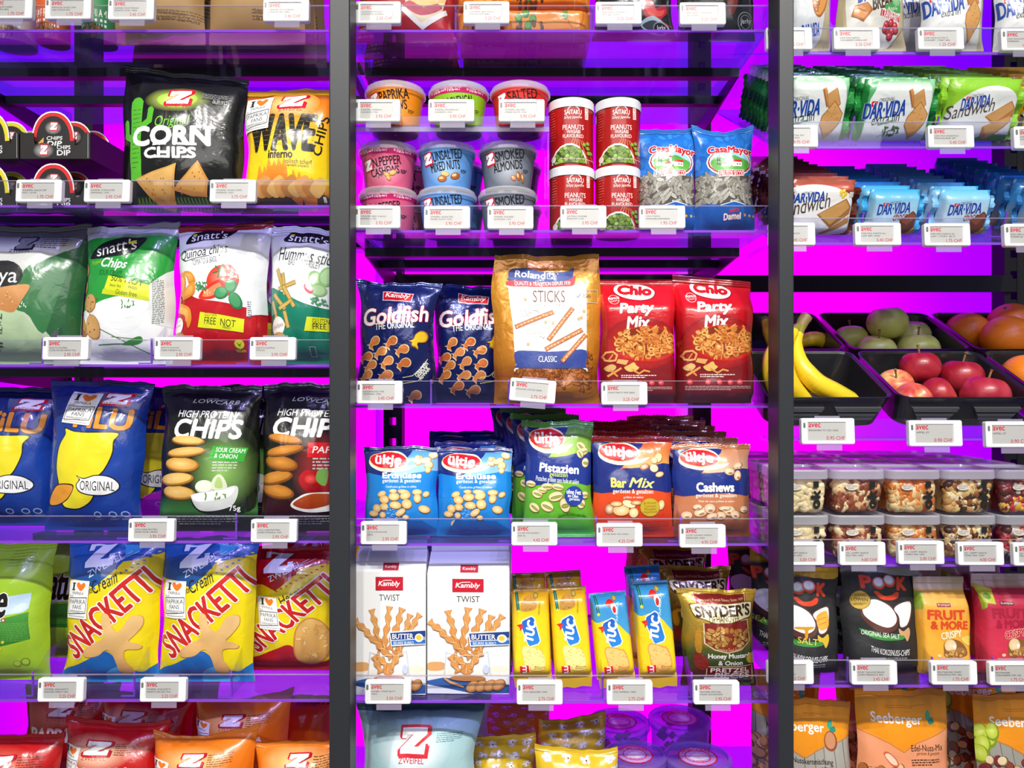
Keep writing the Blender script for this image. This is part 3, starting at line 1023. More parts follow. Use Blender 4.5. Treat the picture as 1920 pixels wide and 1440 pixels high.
# black corn chips bag
a = Art(0, 0, 3, (622, 358, 1358, 1160), [(0, '131412'), (1, '0b0c0b')])
a.E(985, 562, 200, 80, '10120f', 0, 'e4fa70', 26).E(985, 562, 120, 52, 'a8d838', 0, 'f4ffb0', 26)
zweifel(a, 922, 505, 1062, 592)
a.T('ZWEIFEL', 918, 588, 1050, 612, 'c01830', b=.0)
G = '58b82c'
a.L([(745, 590), (742, 800), (748, 985)], 76, G).E(745, 588, 38, 40, G).E(748, 975, 30, 26, G)
a.L([(672, 690), (674, 760), (740, 800)], 34, G).E(672, 690, 17, 22, G).L([(838, 630), (832, 690), (770, 730)], 36, G).E(836, 628, 18, 20, G)
a.lines(720, 620, 772, 960, 14, '2c6a18', fill=.12)
a.T('Original', 868, 662, 1078, 738, '78d428', -4, .0, .35)
def slab(s, x0, y0, x1, y1, c, txt):
    """heavy slab-serif capitals: bold letters with feet"""
    s.T(txt, x0, y0, x1, y1, c, b=.07)
    return s
slab(a, 722, 720, 1198, 832, 'f2f2ee', 'CORN')
slab(a, 803, 838, 1118, 900, 'ecece8', 'CHIPS')
for x, y, w in ((858, 823, 60), (905, 823, 40), (1010, 823, 60), (1075, 823, 46), (1100, 728, 50), (1180, 728, 40), (872, 892, 44), (918, 892, 44), (980, 892, 44), (1035, 892, 44)):
    a.R(x, y - 6, x + w, y + 7, 'f0f0ec')
a.R(742, 1085, 1215, 1160, '1e360c')
for i in range(22):
    a.L([(750 + i * 21, 1148), (761 + i * 21, 1092), (772 + i * 21, 1148)], 4, '6f9a30')
a.P([(745, 1002), (1006, 925), (985, 1060), (965, 1155), (900, 1142), (830, 1090)], 'e2ab55', 'c98a3a').P([(760, 1004), (990, 938), (975, 1040), (930, 1120), (850, 1070)], 'ecbd6e', 'd89c48')
a.P([(975, 1058), (1060, 985), (1130, 910), (1190, 1005), (1170, 1088), (1080, 1085)], 'dc9c48', 'c88438').P([(1000, 1050), (1128, 930), (1178, 1008), (1155, 1068)], 'eab868', 'd89a46')
a.N(800, 960, 1160, 1080, 26, 5, 4, ['a8602a', 'c88038'], 5, 'b87030')
a.lines(1130, 525, 1270, 562, 4, '8a8c88').T('06.09.19 L21', 1190, 560, 1275, 586, 'b8bab6')
pack('corn_chips_bag', 'large black corn chips bag with green cactus and white lettering', 'chips bag', a, .022, 385, .085, tl=.03, tr=-.075, seed=3, wr=.004, lean=5, seal='1c1d1c', mid=.0)

# orange and yellow wave chips bag
a = Art(0, 0, 3, (1338, 482, 1895, 1160), [(0, 'c88410'), (.05, '1c1814'), (.09, 'e87410'), (.25, 'f0901a'), (.4, 'f6c414'), (.75, 'f8d818'), (.86, 'e89018'), (.9, '28201a'), (1, '1c1814')])
a.E(1630, 580, 160, 90, 'f0901a', 0, 'fff0b0', 24)
zweifel(a, 1560, 528, 1702, 605)
a.T('ZWEIFEL', 1556, 608, 1696, 632, 'c01830', b=.0)
a.T('WAVE', 1378, 645, 1788, 862, '17130f', 0, .055, .05)
a.lines(1390, 665, 1780, 850, 7, 'b08a18', 5, .05)
a.T('inferno', 1508, 852, 1660, 900, '1a1612', b=.045)
a.T('höllisch scharf', 1610, 903, 1770, 928, '3a2a10', b=.0).T('diablement piquant', 1595, 929, 1752, 948, '3a2a10', b=.0)
a.T('CHIPS', 1700, 740, 1925, 790, '201810', -82, .03)
for i, (x, y) in enumerate(((1440, 930), (1500, 900), (1560, 895), (1650, 960), (1720, 985))):
    a.S([(x, y + 60), (x + 14, y), (x + 34, y + 40), (x + 50, y + 10), (x + 70, y + 90), (x + 40, y + 160), (x - 10, y + 130)], 'f0a030', 'e07018')
for i in range(9):
    a.S([(1420 + i * 42, 1020 + (i % 3) * 12), (1500 + i * 40, 985 + (i % 2) * 20), (1540 + i * 38, 1040), (1480 + i * 40, 1090), (1430 + i * 42, 1075)], ['e0a050', 'c8843c', 'eab866'][i % 3])
a.E(1830, 1095, 22, 22, '38302a').T('1', 1822, 1082, 1838, 1108, 'd8d0c0')
a.sticker((1362, 547), (1520, 540), (1347, 738))
pack('wave_chips_bag', 'orange and yellow wavy chips bag with black lettering', 'chips bag', a, .03, 385, .085, tl=-.01, tr=.0, seed=5, wr=.0035, seal='c08a14')

# dips in black cardboard trays
def dip_tray(px0, py0, px1, py1, zs, Y, label, cut=True):
    k = 1 + Y / D
    w, h = (px1 - px0) * S * k, (py1 - py0) * S * k
    dp = .165
    t = thing('cardboard_tray', label, 'display tray', (X((px0 + px1) / 2, Y), Y, zs), 0, 'black cardboard dip trays')
    m = MB().box(-w / 2, .0, 0, w / 2, dp, .002, '14110f')
    m.box(-w / 2, dp - .002, .002, w / 2, dp, h, '14110f')
    m.box(-w / 2, .002, .002, -w / 2 + .002, dp - .002, h * 1.05, '1a1512').box(w / 2 - .002, .002, .002, w / 2, dp - .002, h * 1.05, '1a1512')
    m.build('tray_box', 'card', t)
    m = MB()
    fr = [(-w / 2, 0), (w / 2, 0), (w / 2, h), (w * .42, h), (w * .36, h * .6), (w * .3, h * .5), (-w * .26, h * .5), (-w * .3, h * .6), (-w * .31, h * .98), (-w / 2, h)]
    m.prism(fr, -.0015, .0, '141210')
    a = Art(0, 0, 1, (0, 0, 390, 135), '141210')
    a.E(130, 92, 60, 40, '141210', 0, 'c8c8c8').zed(110, 66, 152, 112).T('CHIPS', 205, 66, 280, 86, 'f0f0f0', b=.03).T('DIP', 205, 90, 280, 118, 'f0f0f0', b=.04)
    a.L([(378, 4), (378, 130)], 2, 'd8d8d0')
    P = np.array([[(-w / 2, -.0015, h), (w / 2, -.0015, h)], [(-w / 2, -.0015, 0), (w / 2, -.0015, 0)]])
    lay(m, a, 'body', P, np.array([0., 1.]), np.array([0., 1.]))
    m.build('front_flap', 'card', t)
    return t, w, h
def dip(cx, zs, Y, w, h, edge, label, grp='dip pots in the cardboard trays'):
    t = thing('dip_pot', label, 'dip pot', (cx, Y, zs), 0, grp)
    pts = [(-w / 2, 0), (w / 2, 0)]
    pts += [(w / 2 * math.cos(a) ** .9 if math.cos(a) > 0 else -w / 2 * (-math.cos(a)) ** .9, h * (.42 + .58 * math.sin(a))) for a in np.linspace(.02, math.pi - .02, 16)]
    m = MB().prism(pts, 0, .0016, '15120f')
    a = Art(0, 0, 1, (0, 0, 300, 300), '15120f')
    q = [(150 + 290 / 2 * (x / (w / 2)) * .95, 300 - z / h * 290) for x, z in pts[2:]]
    a.L([(150 + (x - 150) * .96, y + 5) for x, y in q], 30, edge).L([(150 + (x - 150) * 1.04, y - 7) for x, y in q], 9, 'f4f0ea')
    a.E(150, 105, 60, 44, '15120f', 0, 'd0d0cc').zed(128, 72, 178, 118)
    a.T('CHIPS', 105, 158, 215, 182, 'f4f2ee', 0, .03, .15).T('DIP', 105, 188, 212, 222, 'f4f2ee', 0, .05, .15)
    a.P([(85, 165), (48, 200), (52, 230), (82, 228)], 'e0a84c').E(95, 250, 55, 18, 'c83018').E(70, 244, 22, 9, '78a83a')
    P = np.array([[(-w / 2, 0, h), (w / 2, 0, h)], [(-w / 2, 0, 0), (w / 2, 0, 0)]])
    lay(m, a, 'body', P, np.array([0., 1.]), np.array([0., 1.]))
    m.build('printed_sleeve', 'card', t)
    MB().lathe([(0.001, 0), (w * .26, 0), (w * .29, h * .5), (w * .3, h * .52), (.001, h * .53)], 20, '6a1210', cy=w * .31 + .003).build('pot', 'plastic', t)
    return t
zd = Z(385) + .0012
Yd = .05
kd = 1 + Yd / D
for row, (ya, yb, zz) in enumerate(((335, 383, zd), (237, 286, None))):
    for colm, (xa, xb, edge, nm) in enumerate(((-72, 36, 'e8d820', 'yellow'), (39, 170, 'd81c1c', 'red'))):
        z0 = zd if row == 0 else zd + 98 * S * kd
        lvl = ('lower', 'upper')[row]
        t, w, h = dip_tray(xa, ya, xb, yb, z0, Yd, lvl + ' black cardboard tray holding the ' + nm + ' rimmed dips')
        wd = min(w * .8, .083)
        for i in range(3 if row else 2):
            pos = ('front', 'second', 'third')[i]
            dip(X((xa + xb) / 2, Yd) - .008 + i * .006, z0 + .0025, Yd + .006 + i * .052, .076, .083, edge,
                pos + ' dip pot with ' + nm + ' rim in the ' + lvl + ' cardboard tray')

# crisps tubes and brown snack bags of the top shelf
def crisps(px0, px1, body, label, dark):
    Y = .03
    r = (px1 - px0) / 2 * S * (1 + Y / D)
    t = thing('crisps_tub', label, 'crisps tub', (X((px0 + px1) / 2, Y), Y + r, Z(57) + .001), 0, 'small crisps tubs')
    m = MB()
    m.lathe([(.001, .0), (r, .0), (r, .085), (r * .97, .088)], 36, body)
    a = Art(0, 0, 1, (0, 0, 100, 100), body)
    a.lines(10, 60, 90, 90, 3, 'ffffff').T('PAPRIKA' if dark else 'SOUR CREAM', 12, 40, 88, 56, 'f8f0e0', b=.03).N(30, 76, 70, 96, 8, 9, 6, ['f0b040', 'e8a038'], 3)
    th = np.linspace(-math.pi / 2, math.pi / 2, 13)
    P = np.array([[(r * math.sin(q), -r * math.cos(q), z) for q in th] for z in (.085, .0)])
    lay(m, a, 'body', P, (np.sin(th) + 1) / 2, np.array([0., 1.]))
    m.build('tub', 'card', t)
    MB().lathe([(r * .96, .085), (r * 1.02, .085), (r * 1.02, .092), (.001, .092)], 36, 'e8e4da').build('lid', 'plastic', t)
crisps(55, 112, 'd85c18', 'small orange crisps tub beside its price tag on the top shelf', True)
crisps(140, 202, '2f8a4a', 'small green crisps tub beside the brown snack bags', False)
crisps(-40, 40, 'd8d4cc', 'pale crisps tub at the edge of the top shelf', True)
a = Art(0, 0, 3, (590, -800, 1140, 155), [(0, 'a8824c'), (.85, 'b08a54'), (1, 'a87c46')])
a.T('Suivez-nous et découvrez', 870, 4, 1050, 26, '4a3010', 3, .0, .3).T('la saveur des fruits', 880, 34, 1120, 52, '4a3010', 3, .0, .3)
a.lines(860, 5, 1170, 60, 4, '6a4a20', 4, .3).lines(700, -200, 1100, -40, 8, '5a3c18')
b1 = pack('snack_bag', 'brown paper snack bag beside the green crisps tub', 'snack bag', a, .025, 57, .07, seed=12, mat='card', wr=.004, group='brown snack bags')
rear(b1, 2, ['brown paper snack bag second behind the green crisps tub', 'brown paper snack bag third behind the green crisps tub'])
a2 = a.moved(560, 6)
a2.L([(1440, 90), (1450, 130), (1470, 100), (1480, 135)], 6, '2a2010')
b2 = pack('snack_bag', 'brown paper snack bag touching the dark steel post', 'snack bag', a2, .025, 57, .07, seed=14, mat='card', wr=.004, group='brown snack bags')
rear(b2, 2, ['brown paper snack bag second behind the one at the post', 'brown paper snack bag third behind the one at the post'])

# pale chips bag with dark green flank
a = Art(0, 380, 3, (-290, 128, 428, 900), [(0, '8c8c98'), (.12, '7c7c8c'), (.2, 'd8d9d6'), (1, 'b8cca8')])
a.P([(430, 128), (425, 900), (300, 760), (255, 700), (120, 600), (150, 400), (230, 330), (395, 255)], '2d6a3c', '2a6038')
a.P([(-290, 620), (115, 600), (275, 770), (330, 900), (-290, 900)], 'bdd4ac', 'a8c494')
a.S([(135, 400), (235, 340), (360, 300), (280, 730), (180, 640), (110, 600)], '3a7a48')
a.zed(45, 200, 145, 268, '6f7080', '1e1e2a').T('ZWEIFEL', 10, 272, 140, 290, '20202c', b=.0)
a.lines(150, 195, 330, 270, 6, '44445a', 3, .4)
a.E(10, 430, 124, 88, '2c2c2c').T('naya', -120, 412, 106, 498, 'f6f6f6', b=.0)
a.S([(-60, 520), (60, 490), (180, 482), (150, 560), (100, 630), (20, 620), (-60, 600)], 'e0a468', 'c8844a').N(-20, 510, 120, 600, 10, 8, 5, ['c8844a', 'eac090'], 2, 'b87038')
a.N(115, 570, 175, 608, 14, 3, 3, ['f8f8f8'], 2, 'e8e8e8').T('GRAIN', -90, 640, 32, 672, '2a3a2a', b=.03).T('SNACK', -60, 682, 30, 706, '2a3a2a').T('baked', -50, 710, 34, 748, '2a3a2a', b=.0, sh=.3).lines(-80, 790, 22, 840, 3, '3a4a3a')
pack('chips_bag', 'pale grey and dark green chips bag with black circle', 'chips bag', a, .03, 683, .10, tl=0, tr=.03, seed=21, wr=.005, seal='74747f', lean=6)

# green sour cream chips bag
a = Art(0, 380, 3, (410, 108, 950, 900), [(0, 'b4b8be'), (.075, 'c2c6ca'), (.085, '279c3c'), (1, '1f9434')])
a.P([(410, 108), (950, 108), (950, 128), (640, 170), (410, 195)], 'b8bcc2')
a.S([(462, 318), (485, 270), (530, 225), (600, 200), (680, 192), (788, 200), (770, 250), (720, 295), (620, 312)], '161a18')
a.T("snatt's", 502, 214, 745, 288, 'f8f8f6', -10, .012).P([(692, 226), (720, 210), (738, 208), (730, 228), (700, 236)], 'd8e020')
a.T('Popped', 475, 328, 545, 358, '9fd020', -10, .0, .3).T('Chips', 545, 322, 716, 396, 'fafaf8', 6, .03, .25).T('SOUR CREAM', 540, 392, 692, 424, '0e5a22', 4, .0)
a.S([(405, 650), (500, 600), (600, 560), (700, 545), (800, 575), (900, 620), (960, 700), (960, 910), (405, 910)], 'f4f5f6', n=4)
a.E(735, 610, 135, 74, 'dfe4e6', -6).E(725, 598, 120, 58, 'ffffff', -6).S([(600, 610), (640, 700), (720, 740), (800, 700), (860, 610), (730, 660)], 'eceff0')
a.N(690, 565, 770, 605, 12, 10, 3, ['4a9a3c'], 3, '2f6a2a').L([(565, 715), (700, 780), (860, 860)], 5, '4a7a3a').L([(548, 800), (780, 795)], 6, '4a7a3a').L([(640, 760), (830, 775)], 4, '5a8a4a')
a.S([(690, 800), (750, 770), (800, 755), (810, 780), (770, 800)], '3a8a3a')
a.P([(606, 425), (862, 478), (846, 562), (590, 500)], 'd8e02a').P([(584, 500), (846, 545), (840, 565), (578, 528)], 'c8d020')
a.T('50% NOT', 628, 436, 822, 472, '24481c', 9, .0).T('less fat', 626, 476, 702, 492, '24481c', 9, .0).T('FRIED', 742, 490, 788, 504, '24481c', 9, .0).T('Gluten free', 668, 512, 788, 540, '24481c', 7, .0)
a.P([(852, 470), (960, 360), (960, 700), (880, 690), (845, 640)], 'e2e6e4').lines(862, 440, 915, 690, 26, '6a706c', 4, .5)
for q in ((425, 375, 26, 42), (438, 480, 22, 36), (498, 575, 46, 52), (522, 705, 50, 70), (440, 700, 30, 62)):
    a.E(*q, 'a87838', -18).E(q[0] - 2, q[1] - 3, q[2] * .93, q[3] * .93, 'd0a060', -18)
a.N(460, 540, 550, 750, 14, 6, 4, ['8a5a28'], 8, '8a5a28')
a.E(440, 740, 40, 24, 'a87a40')
pack('chips_bag', 'green chips bag with a bowl of sour cream', 'chips bag', a, .024, 683, .095, tl=-.03, tr=.02, seed=23, wr=.004, seal='bcc0c6', lean=5)

# white and red quinoa chips bag, one more behind
a = Art(0, 380, 3, (945, 105, 1488, 892), [(0, '7a1420'), (.05, 'c8ccd2'), (.1, 'e8eaee'), (.6, 'eef0f3'), (1, 'eef0f3')])
a.P([(940, 105), (1488, 100), (1480, 115), (1200, 150), (945, 140)], '8a1622')
a.S([(940, 480), (1010, 500), (1100, 545), (1200, 560), (1300, 575), (1400, 592), (1500, 575), (1500, 900), (940, 900)], 'c2121e', 'a80e18', n=4)
a.S([(1005, 228), (1030, 170), (1070, 148), (1280, 140), (1265, 175), (1220, 205), (1120, 212)], '17191a')
a.T("snatt's", 1035, 150, 1246, 204, 'f6f6f4', -5, .012).R(1040, 162, 1062, 174, 'd8e020')
a.T('Quinoa chips', 975, 248, 1268, 322, '26282a', -8, .012, .2).L([(1010, 332), (1160, 302)], 4, '26282a').T('TOMATO & BASIL', 1058, 316, 1212, 352, '55585c', -8, .0)
a.S([(1165, 470), (1180, 400), (1230, 365), (1300, 362), (1350, 410), (1356, 470), (1310, 530), (1240, 540)], 'e23a22').E(1235, 430, 60, 44, 'e23a22', -15, 'f4806a')
for r in range(6):
    a.L([(1244, 398), (1244 + 46 * math.cos(r * 1.05 - .3), 396 + 40 * math.sin(r * 1.05 - .3))], 9, '2c6a2a')
a.S([(1115, 545), (1150, 490), (1250, 445), (1275, 470), (1270, 520), (1200, 550)], 'd83018').S([(1140, 535), (1170, 500), (1245, 465), (1255, 500), (1200, 535)], 'f08a60')
a.N(1150, 500, 1240, 530, 10, 8, 4, ['f8d0a0'], 4, 'e86a3c')
for q in ((1260, 520, 44, 34, -10), (1315, 480, 34, 40, 10), (1340, 560, 34, 48, -25)):
    a.E(*q[:4], '2a7a4a', q[4]).E(q[0] - 3, q[1] - 3, q[2] * .8, q[3] * .8, '4a9c66', q[4])
a.N(1095, 450, 1165, 500, 26, 9, 4, ['3a8a4a', '4a9a5a'], 6, '2a6a3a')
for p in ([(950, 430), (990, 390), (1020, 450), (1000, 530), (960, 500)], [(1000, 390), (1060, 400), (1090, 450), (1050, 470), (1030, 430)], [(1000, 520), (1040, 470), (1085, 460), (1080, 520), (1010, 550)],
          [(950, 560), (1000, 570), (1060, 600), (1080, 660), (1060, 705), (1030, 640), (960, 610)], [(945, 480), (975, 520), (990, 560), (950, 560)]):
    a.S(p, 'e89a3c', 'd07a24').S([(sum(x for x, _ in p) / len(p) * .4 + x * .6, sum(y for _, y in p) / len(p) * .4 + y * .6) for x, y in p], 'f4b860', 'e09030')
a.P([(1132, 620), (1382, 656), (1378, 728), (1120, 702)], 'dade22').T('GLUTEN', 1160, 627, 1236, 646, '2a2a18', 5, .0).T('FREE  NOT', 1158, 656, 1336, 694, '2a2a18', 6, .01).T('FRIED', 1268, 698, 1312, 712, '2a2a18', 6, .0)
a.E(985, 690, 40, 46, 'f6f2ec').T('quinoa', 955, 680, 1006, 704, 'b8202c', -14, .0, .3).T('100% GRAIN', 955, 660, 1006, 672, '555555', -14).E(995, 755, 50, 30, '9a6a38').E(992, 752, 44, 25, 'b88a54')
a.E(1350, 788, 26, 24, 'd8d020').P([(1336, 780), (1350, 802), (1366, 772), (1352, 790)], '3a7a20').T('VEGAN', 1325, 814, 1378, 828, 'd8d020')
a.P([(1440, 330), (1490, 300), (1490, 620), (1392, 640), (1395, 600)], 'e4e6ea').lines(1400, 560, 1420, 650, 8, '707478')
q = pack('chips_bag', 'white and red quinoa chips bag with a tomato', 'chips bag', a, .024, 683, .09, tl=-.02, tr=.02, seed=27, wr=.005, seal='8a1824', lean=5, group='quinoa chips bags')
rear(q, 1, ['white and red quinoa chips bag peeking out behind its twin'], dx=.02, group='quinoa chips bags')

# white and teal hummus sticks bag
a = Art(0, 380, 3, (1480, 125, 1900, 892), [(0, 'd6d9dc'), (.55, 'e8ebec'), (1, 'e0e4e4')])
a.S([(1480, 510), (1560, 500), (1680, 560), (1780, 590), (1880, 600), (2090, 590), (2090, 900), (1480, 900)], '138066', '0e7058', n=4)
a.S([(1585, 225), (1590, 180), (1640, 150), (1880, 150), (1860, 200), (1760, 230)], '17191a')
a.T("snatt's", 1600, 172, 1825, 226, 'f6f6f4', 3, .012).R(1604, 176, 1628, 186, 'd8e020')
a.T('Hummus sticks', 1548, 270, 1905, 345, '2e3032', 5, .012, .2).T('BASIL & PARSLEY', 1615, 334, 1800, 372, '666a6c', 6, .0)
for p in ((1540, 380, 1580, 470), (1580, 410, 1600, 520), (1560, 490, 1660, 460), (1590, 480, 1660, 590), (1530, 520, 1600, 600), (1570, 600, 1640, 560), (1600, 620, 1620, 700), (1520, 560, 1560, 690), (1540, 640, 1600, 690)):
    a.L([(p[0], p[1]), (p[2], p[3])], 24, '8a6a2a').L([(p[0], p[1]), (p[2], p[3])], 17, 'c8a858')
a.E(1555, 695, 44, 52, 'eceae4').T('chickpea', 1518, 680, 1590, 712, '8a3a2a', -14, .0, .3).E(1560, 750, 40, 24, 'b89058')
for q in ((1780, 440, 40, 50, -30), (1840, 420, 44, 60, 20), (1800, 500, 46, 36, 10)):
    a.E(*q[:4], '8ab878', q[4]).E(q[0], q[1], q[2] * .75, q[3] * .75, 'a8cc98', q[4])
a.E(1745, 495, 34, 20, 'c83a50', 40).E(1748, 488, 26, 14, 'f0dce0', 40).N(1760, 540, 1850, 600, 20, 10, 5, ['4a9a6a'], 7, '3a7a5a')
a.P([(1740, 648), (1980, 650), (1975, 726), (1722, 722)], 'd8dc26').T('GLUTEN', 1770, 656, 1860, 682, '2a2a18', b=.0).T('FREE  NOT', 1770, 682, 1950, 712, '2a2a18')
a.R(1740, 800, 1775, 850, '0a5a48').L([(1742, 802), (1773, 802), (1773, 850), (1742, 850)], 3, '9ac8bc', True)
pack('chips_bag', 'white and teal hummus sticks bag partly behind the steel post', 'chips bag', a, .026, 683, .09, tl=.02, tr=-.02, seed=29, wr=.005, seal='c4c8cc', lean=5)

# dark blue bags with yellow figure patch (figure itself left plain)
def bluebag(stk):
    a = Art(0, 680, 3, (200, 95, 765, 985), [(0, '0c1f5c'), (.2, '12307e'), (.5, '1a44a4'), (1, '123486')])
    a.P([(470, 175), (720, 175), (700, 262), (500, 262)], '6a7484', '2a4a8c')
    a.zed(530, 182, 672, 246).T('ZWEIFEL', 518, 236, 640, 260, 'b8283c', 2, .0)
    a.S([(335, 388), (400, 408), (480, 415), (560, 415), (662, 418), (640, 470), (636, 540), (600, 640), (560, 690), (545, 790), (470, 850), (400, 860), (340, 840), (325, 760), (318, 700), (302, 620), (308, 500), (345, 430)], '1a1a14')
    a.S([(343, 396), (400, 414), (480, 421), (560, 421), (652, 424), (632, 470), (630, 540), (594, 636), (554, 688), (539, 786), (468, 844), (402, 853), (346, 834), (331, 756), (324, 700), (308, 620), (314, 500), (350, 430)], 'f0e028')
    a.S([(424, 722), (320, 714), (265, 760), (228, 832), (300, 838), (380, 800)], '1a1a14').S([(418, 728), (322, 720), (270, 764), (238, 826), (300, 832), (376, 795)], 'f0a030')
    a.T('FiLU', 385, 268, 712, 400, 'f0982c', 4, .05, -.05, o='161a40', ow=.03)
    a.S([(440, 720), (460, 688), (436, 664), (490, 680), (560, 662), (640, 672), (684, 712), (676, 752), (610, 780), (520, 778), (460, 758)], '14141e').S([(446, 720), (468, 690), (450, 672), (492, 686), (560, 668), (636, 678), (678, 714), (670, 748), (608, 774), (522, 772), (466, 754)], 'f8f8f8')
    a.T('ORIGINAL', 468, 698, 660, 752, '22242a', 2, .0)
    for x in (548, 632, 694):
        a.E(x, 888, 22, 18, '9ab0d8').E(x, 888, 16, 12, '123486').lines(x - 26, 912, x + 26, 922, 2, '9ab0d8')
    if stk:
        a.sticker((348, 168), (523, 190), (310, 358))
    return a
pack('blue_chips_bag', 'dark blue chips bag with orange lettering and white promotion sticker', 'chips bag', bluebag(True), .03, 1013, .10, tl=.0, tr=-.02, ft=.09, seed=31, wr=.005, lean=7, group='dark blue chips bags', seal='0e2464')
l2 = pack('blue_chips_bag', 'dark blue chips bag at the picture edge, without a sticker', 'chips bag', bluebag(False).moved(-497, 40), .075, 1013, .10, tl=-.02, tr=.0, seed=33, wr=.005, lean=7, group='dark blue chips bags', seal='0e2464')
l3 = rear(l2, 1, ['dark blue chips bag standing behind the one with the sticker'], step=.08, dx=.235, group='dark blue chips bags')

# black protein chips bags
def protein(kind):
    g = kind == 'g'
    if g:
        a = Art(0, 680, 3, (845, 130, 1432, 1000), [(0, '0e0f0e'), (.75, '141612'), (.8, '2a5a2a'), (.86, '3f7a3a'), (.9, '15170f'), (1, '121310')])
        dx = dy = 0
        glow, g2 = '6aa84a', '8cc060'
    else:
        a = Art(0, 680, 3, (1432, 115, 1890, 1000), [(0, '0e0f0e'), (.7, '161212'), (.85, '3a1212'), (.9, '120f0f'), (1, '100e0e')])
        dx, dy = 575, -8
        glow, g2 = '8a1c20', 'b03030'
    a.S([(1150 + dx, 470), (1230 + dx, 380), (1350 + dx, 370), (1420 + dx, 460), (1420 + dx, 700), (1400 + dx, 880), (1120 + dx, 880), (1080 + dx, 700)], '20281a' if g else '241416')
    a.E(1260 + dx, 640, 190, 230, '20281a' if g else '241416', 0, g2, 30)
    a.T('LEICHTER LEBEN', 1120 + dx, 210 + dy, 1250 + dx, 222 + dy, '9a9a9a', b=0).T('LOWCARB', 1042 + dx, 220 + dy, 1322 + dx, 244 + dy, 'd8d8d8', 2, .0, .2).T('.ONE', 1236 + dx, 238 + dy, 1316 + dx, 252 + dy, 'b8b8b8', b=0)
    a.T('HIGH PROTEIN', 962 + dx, 288 + dy, 1316 + dx, 330 + dy, 'e6e8e8', 1, .02, .18).T('CHIPS', 946 + dx, 338 + dy, 1360 + dx, 456 + dy, 'f2f4f4', 1, .05, .12)
    cols = ['dca84c', 'e4b65c', 'd89c40']
    for i, (x, y, rx, ry) in enumerate(((1000, 768, 112, 42), (985, 690, 116, 38), (1020, 605, 112, 44), (1042, 532, 122, 30), (1045, 465, 108, 28))):
        r = (-1) ** i * 4 if g else (-1) ** i * 9
        c = cols[i % 3] if g else ['b8701c', 'c07c28', 'a86418'][i % 3]
        xx, yy = x + dx - (0 if g else 20), y + dy
        a.E(xx, yy + 5, rx, ry, '5a3a10', r).E(xx, yy, rx * .98, ry * .95, 'a8742c' if g else '8a4c12', r).E(xx - 4, yy - 4, rx * .9, ry * .8, c, r, 'f2cc80' if g else 'd8943c')
    if g:
        a.P([(1200, 497), (1388, 508), (1370, 592), (1182, 578)], '3fae3c').T('SOUR CREAM', 1218, 510, 1376, 536, 'f4fff0', 3, .02, .15).T('& ONION', 1212, 544, 1340, 570, 'f4fff0', 3, .02, .15)
        a.lines(1206, 590, 1340, 655, 4, 'c8d0c0', 5, .45)
        a.E(1165, 735, 58, 40, 'c8d4b0').E(1160, 730, 50, 34, 'eef2e0').S([(1205, 740), (1215, 690), (1250, 662), (1280, 690), (1292, 740), (1250, 760)], 'dce8c8').S([(1225, 735), (1240, 680), (1262, 690), (1268, 740)], 'b8d080')
        a.S([(1085, 800), (1100, 775), (1250, 750), (1340, 730), (1342, 790), (1300, 850), (1200, 875), (1120, 865)], 'd8dcd8').S([(1090, 798), (1104, 778), (1250, 755), (1330, 738), (1300, 790), (1200, 815), (1120, 820)], 'fbfbf6')
        a.N(1140, 775, 1280, 805, 9, 12, 4, ['6aa040'], 3, '4a8030')
    else:
        a.R(1738, 478, 2060, 565, 'd81c24').T('PAPRIKA', 1765, 500, 1985, 540, 'fff0f0', 0, .03, .15).lines(1770, 568, 1980, 645, 4, 'd0c8c8', 5, .45)
        a.S([(1690, 690), (1730, 640), (1800, 650), (1840, 640), (1900, 690), (1890, 760), (1800, 790), (1720, 750)], 'c01820', '8a0e14').E(1760, 690, 40, 30, 'c01820', 0, 'f05a50').S([(1790, 700), (1800, 640), (1850, 640), (1835, 730)], '7ab050')
        a.S([(1640, 840), (1680, 800), (1760, 770), (1960, 780), (1940, 860), (1780, 885), (1680, 870)], 'e8e8e4').S([(1655, 838), (1700, 800), (1780, 775), (1900, 790), (1860, 840), (1740, 865)], 'b04a1c', 'a03810')
    a.T('75g', 1290 + dx, 845, 1352 + dx, 885, 'f0f0f0', b=.03)
    a.lines(980 + dx, 905, 1330 + dx, 965, 4, 'b8b8b0', 6, .4)
    return a
p1_ = pack('protein_chips_bag', 'black protein chips bag with green glow and sour cream bowl', 'chips bag', protein('g'), .03, 1013, .09, tl=.0, tr=.0, seed=35, wr=.004, lean=6, seal='161716', group='sour cream protein chips bags')
rear(p1_, 1, ['black and green protein chips bag behind its twin'], dx=.06, step=.10, dz=.0, group='sour cream protein chips bags')
pack('protein_chips_bag', 'black protein chips bag with red paprika pepper at the post', 'chips bag', protein('r'), .03, 1013, .09, tl=.0, tr=.0, seed=37, wr=.004, lean=6, seal='161212')

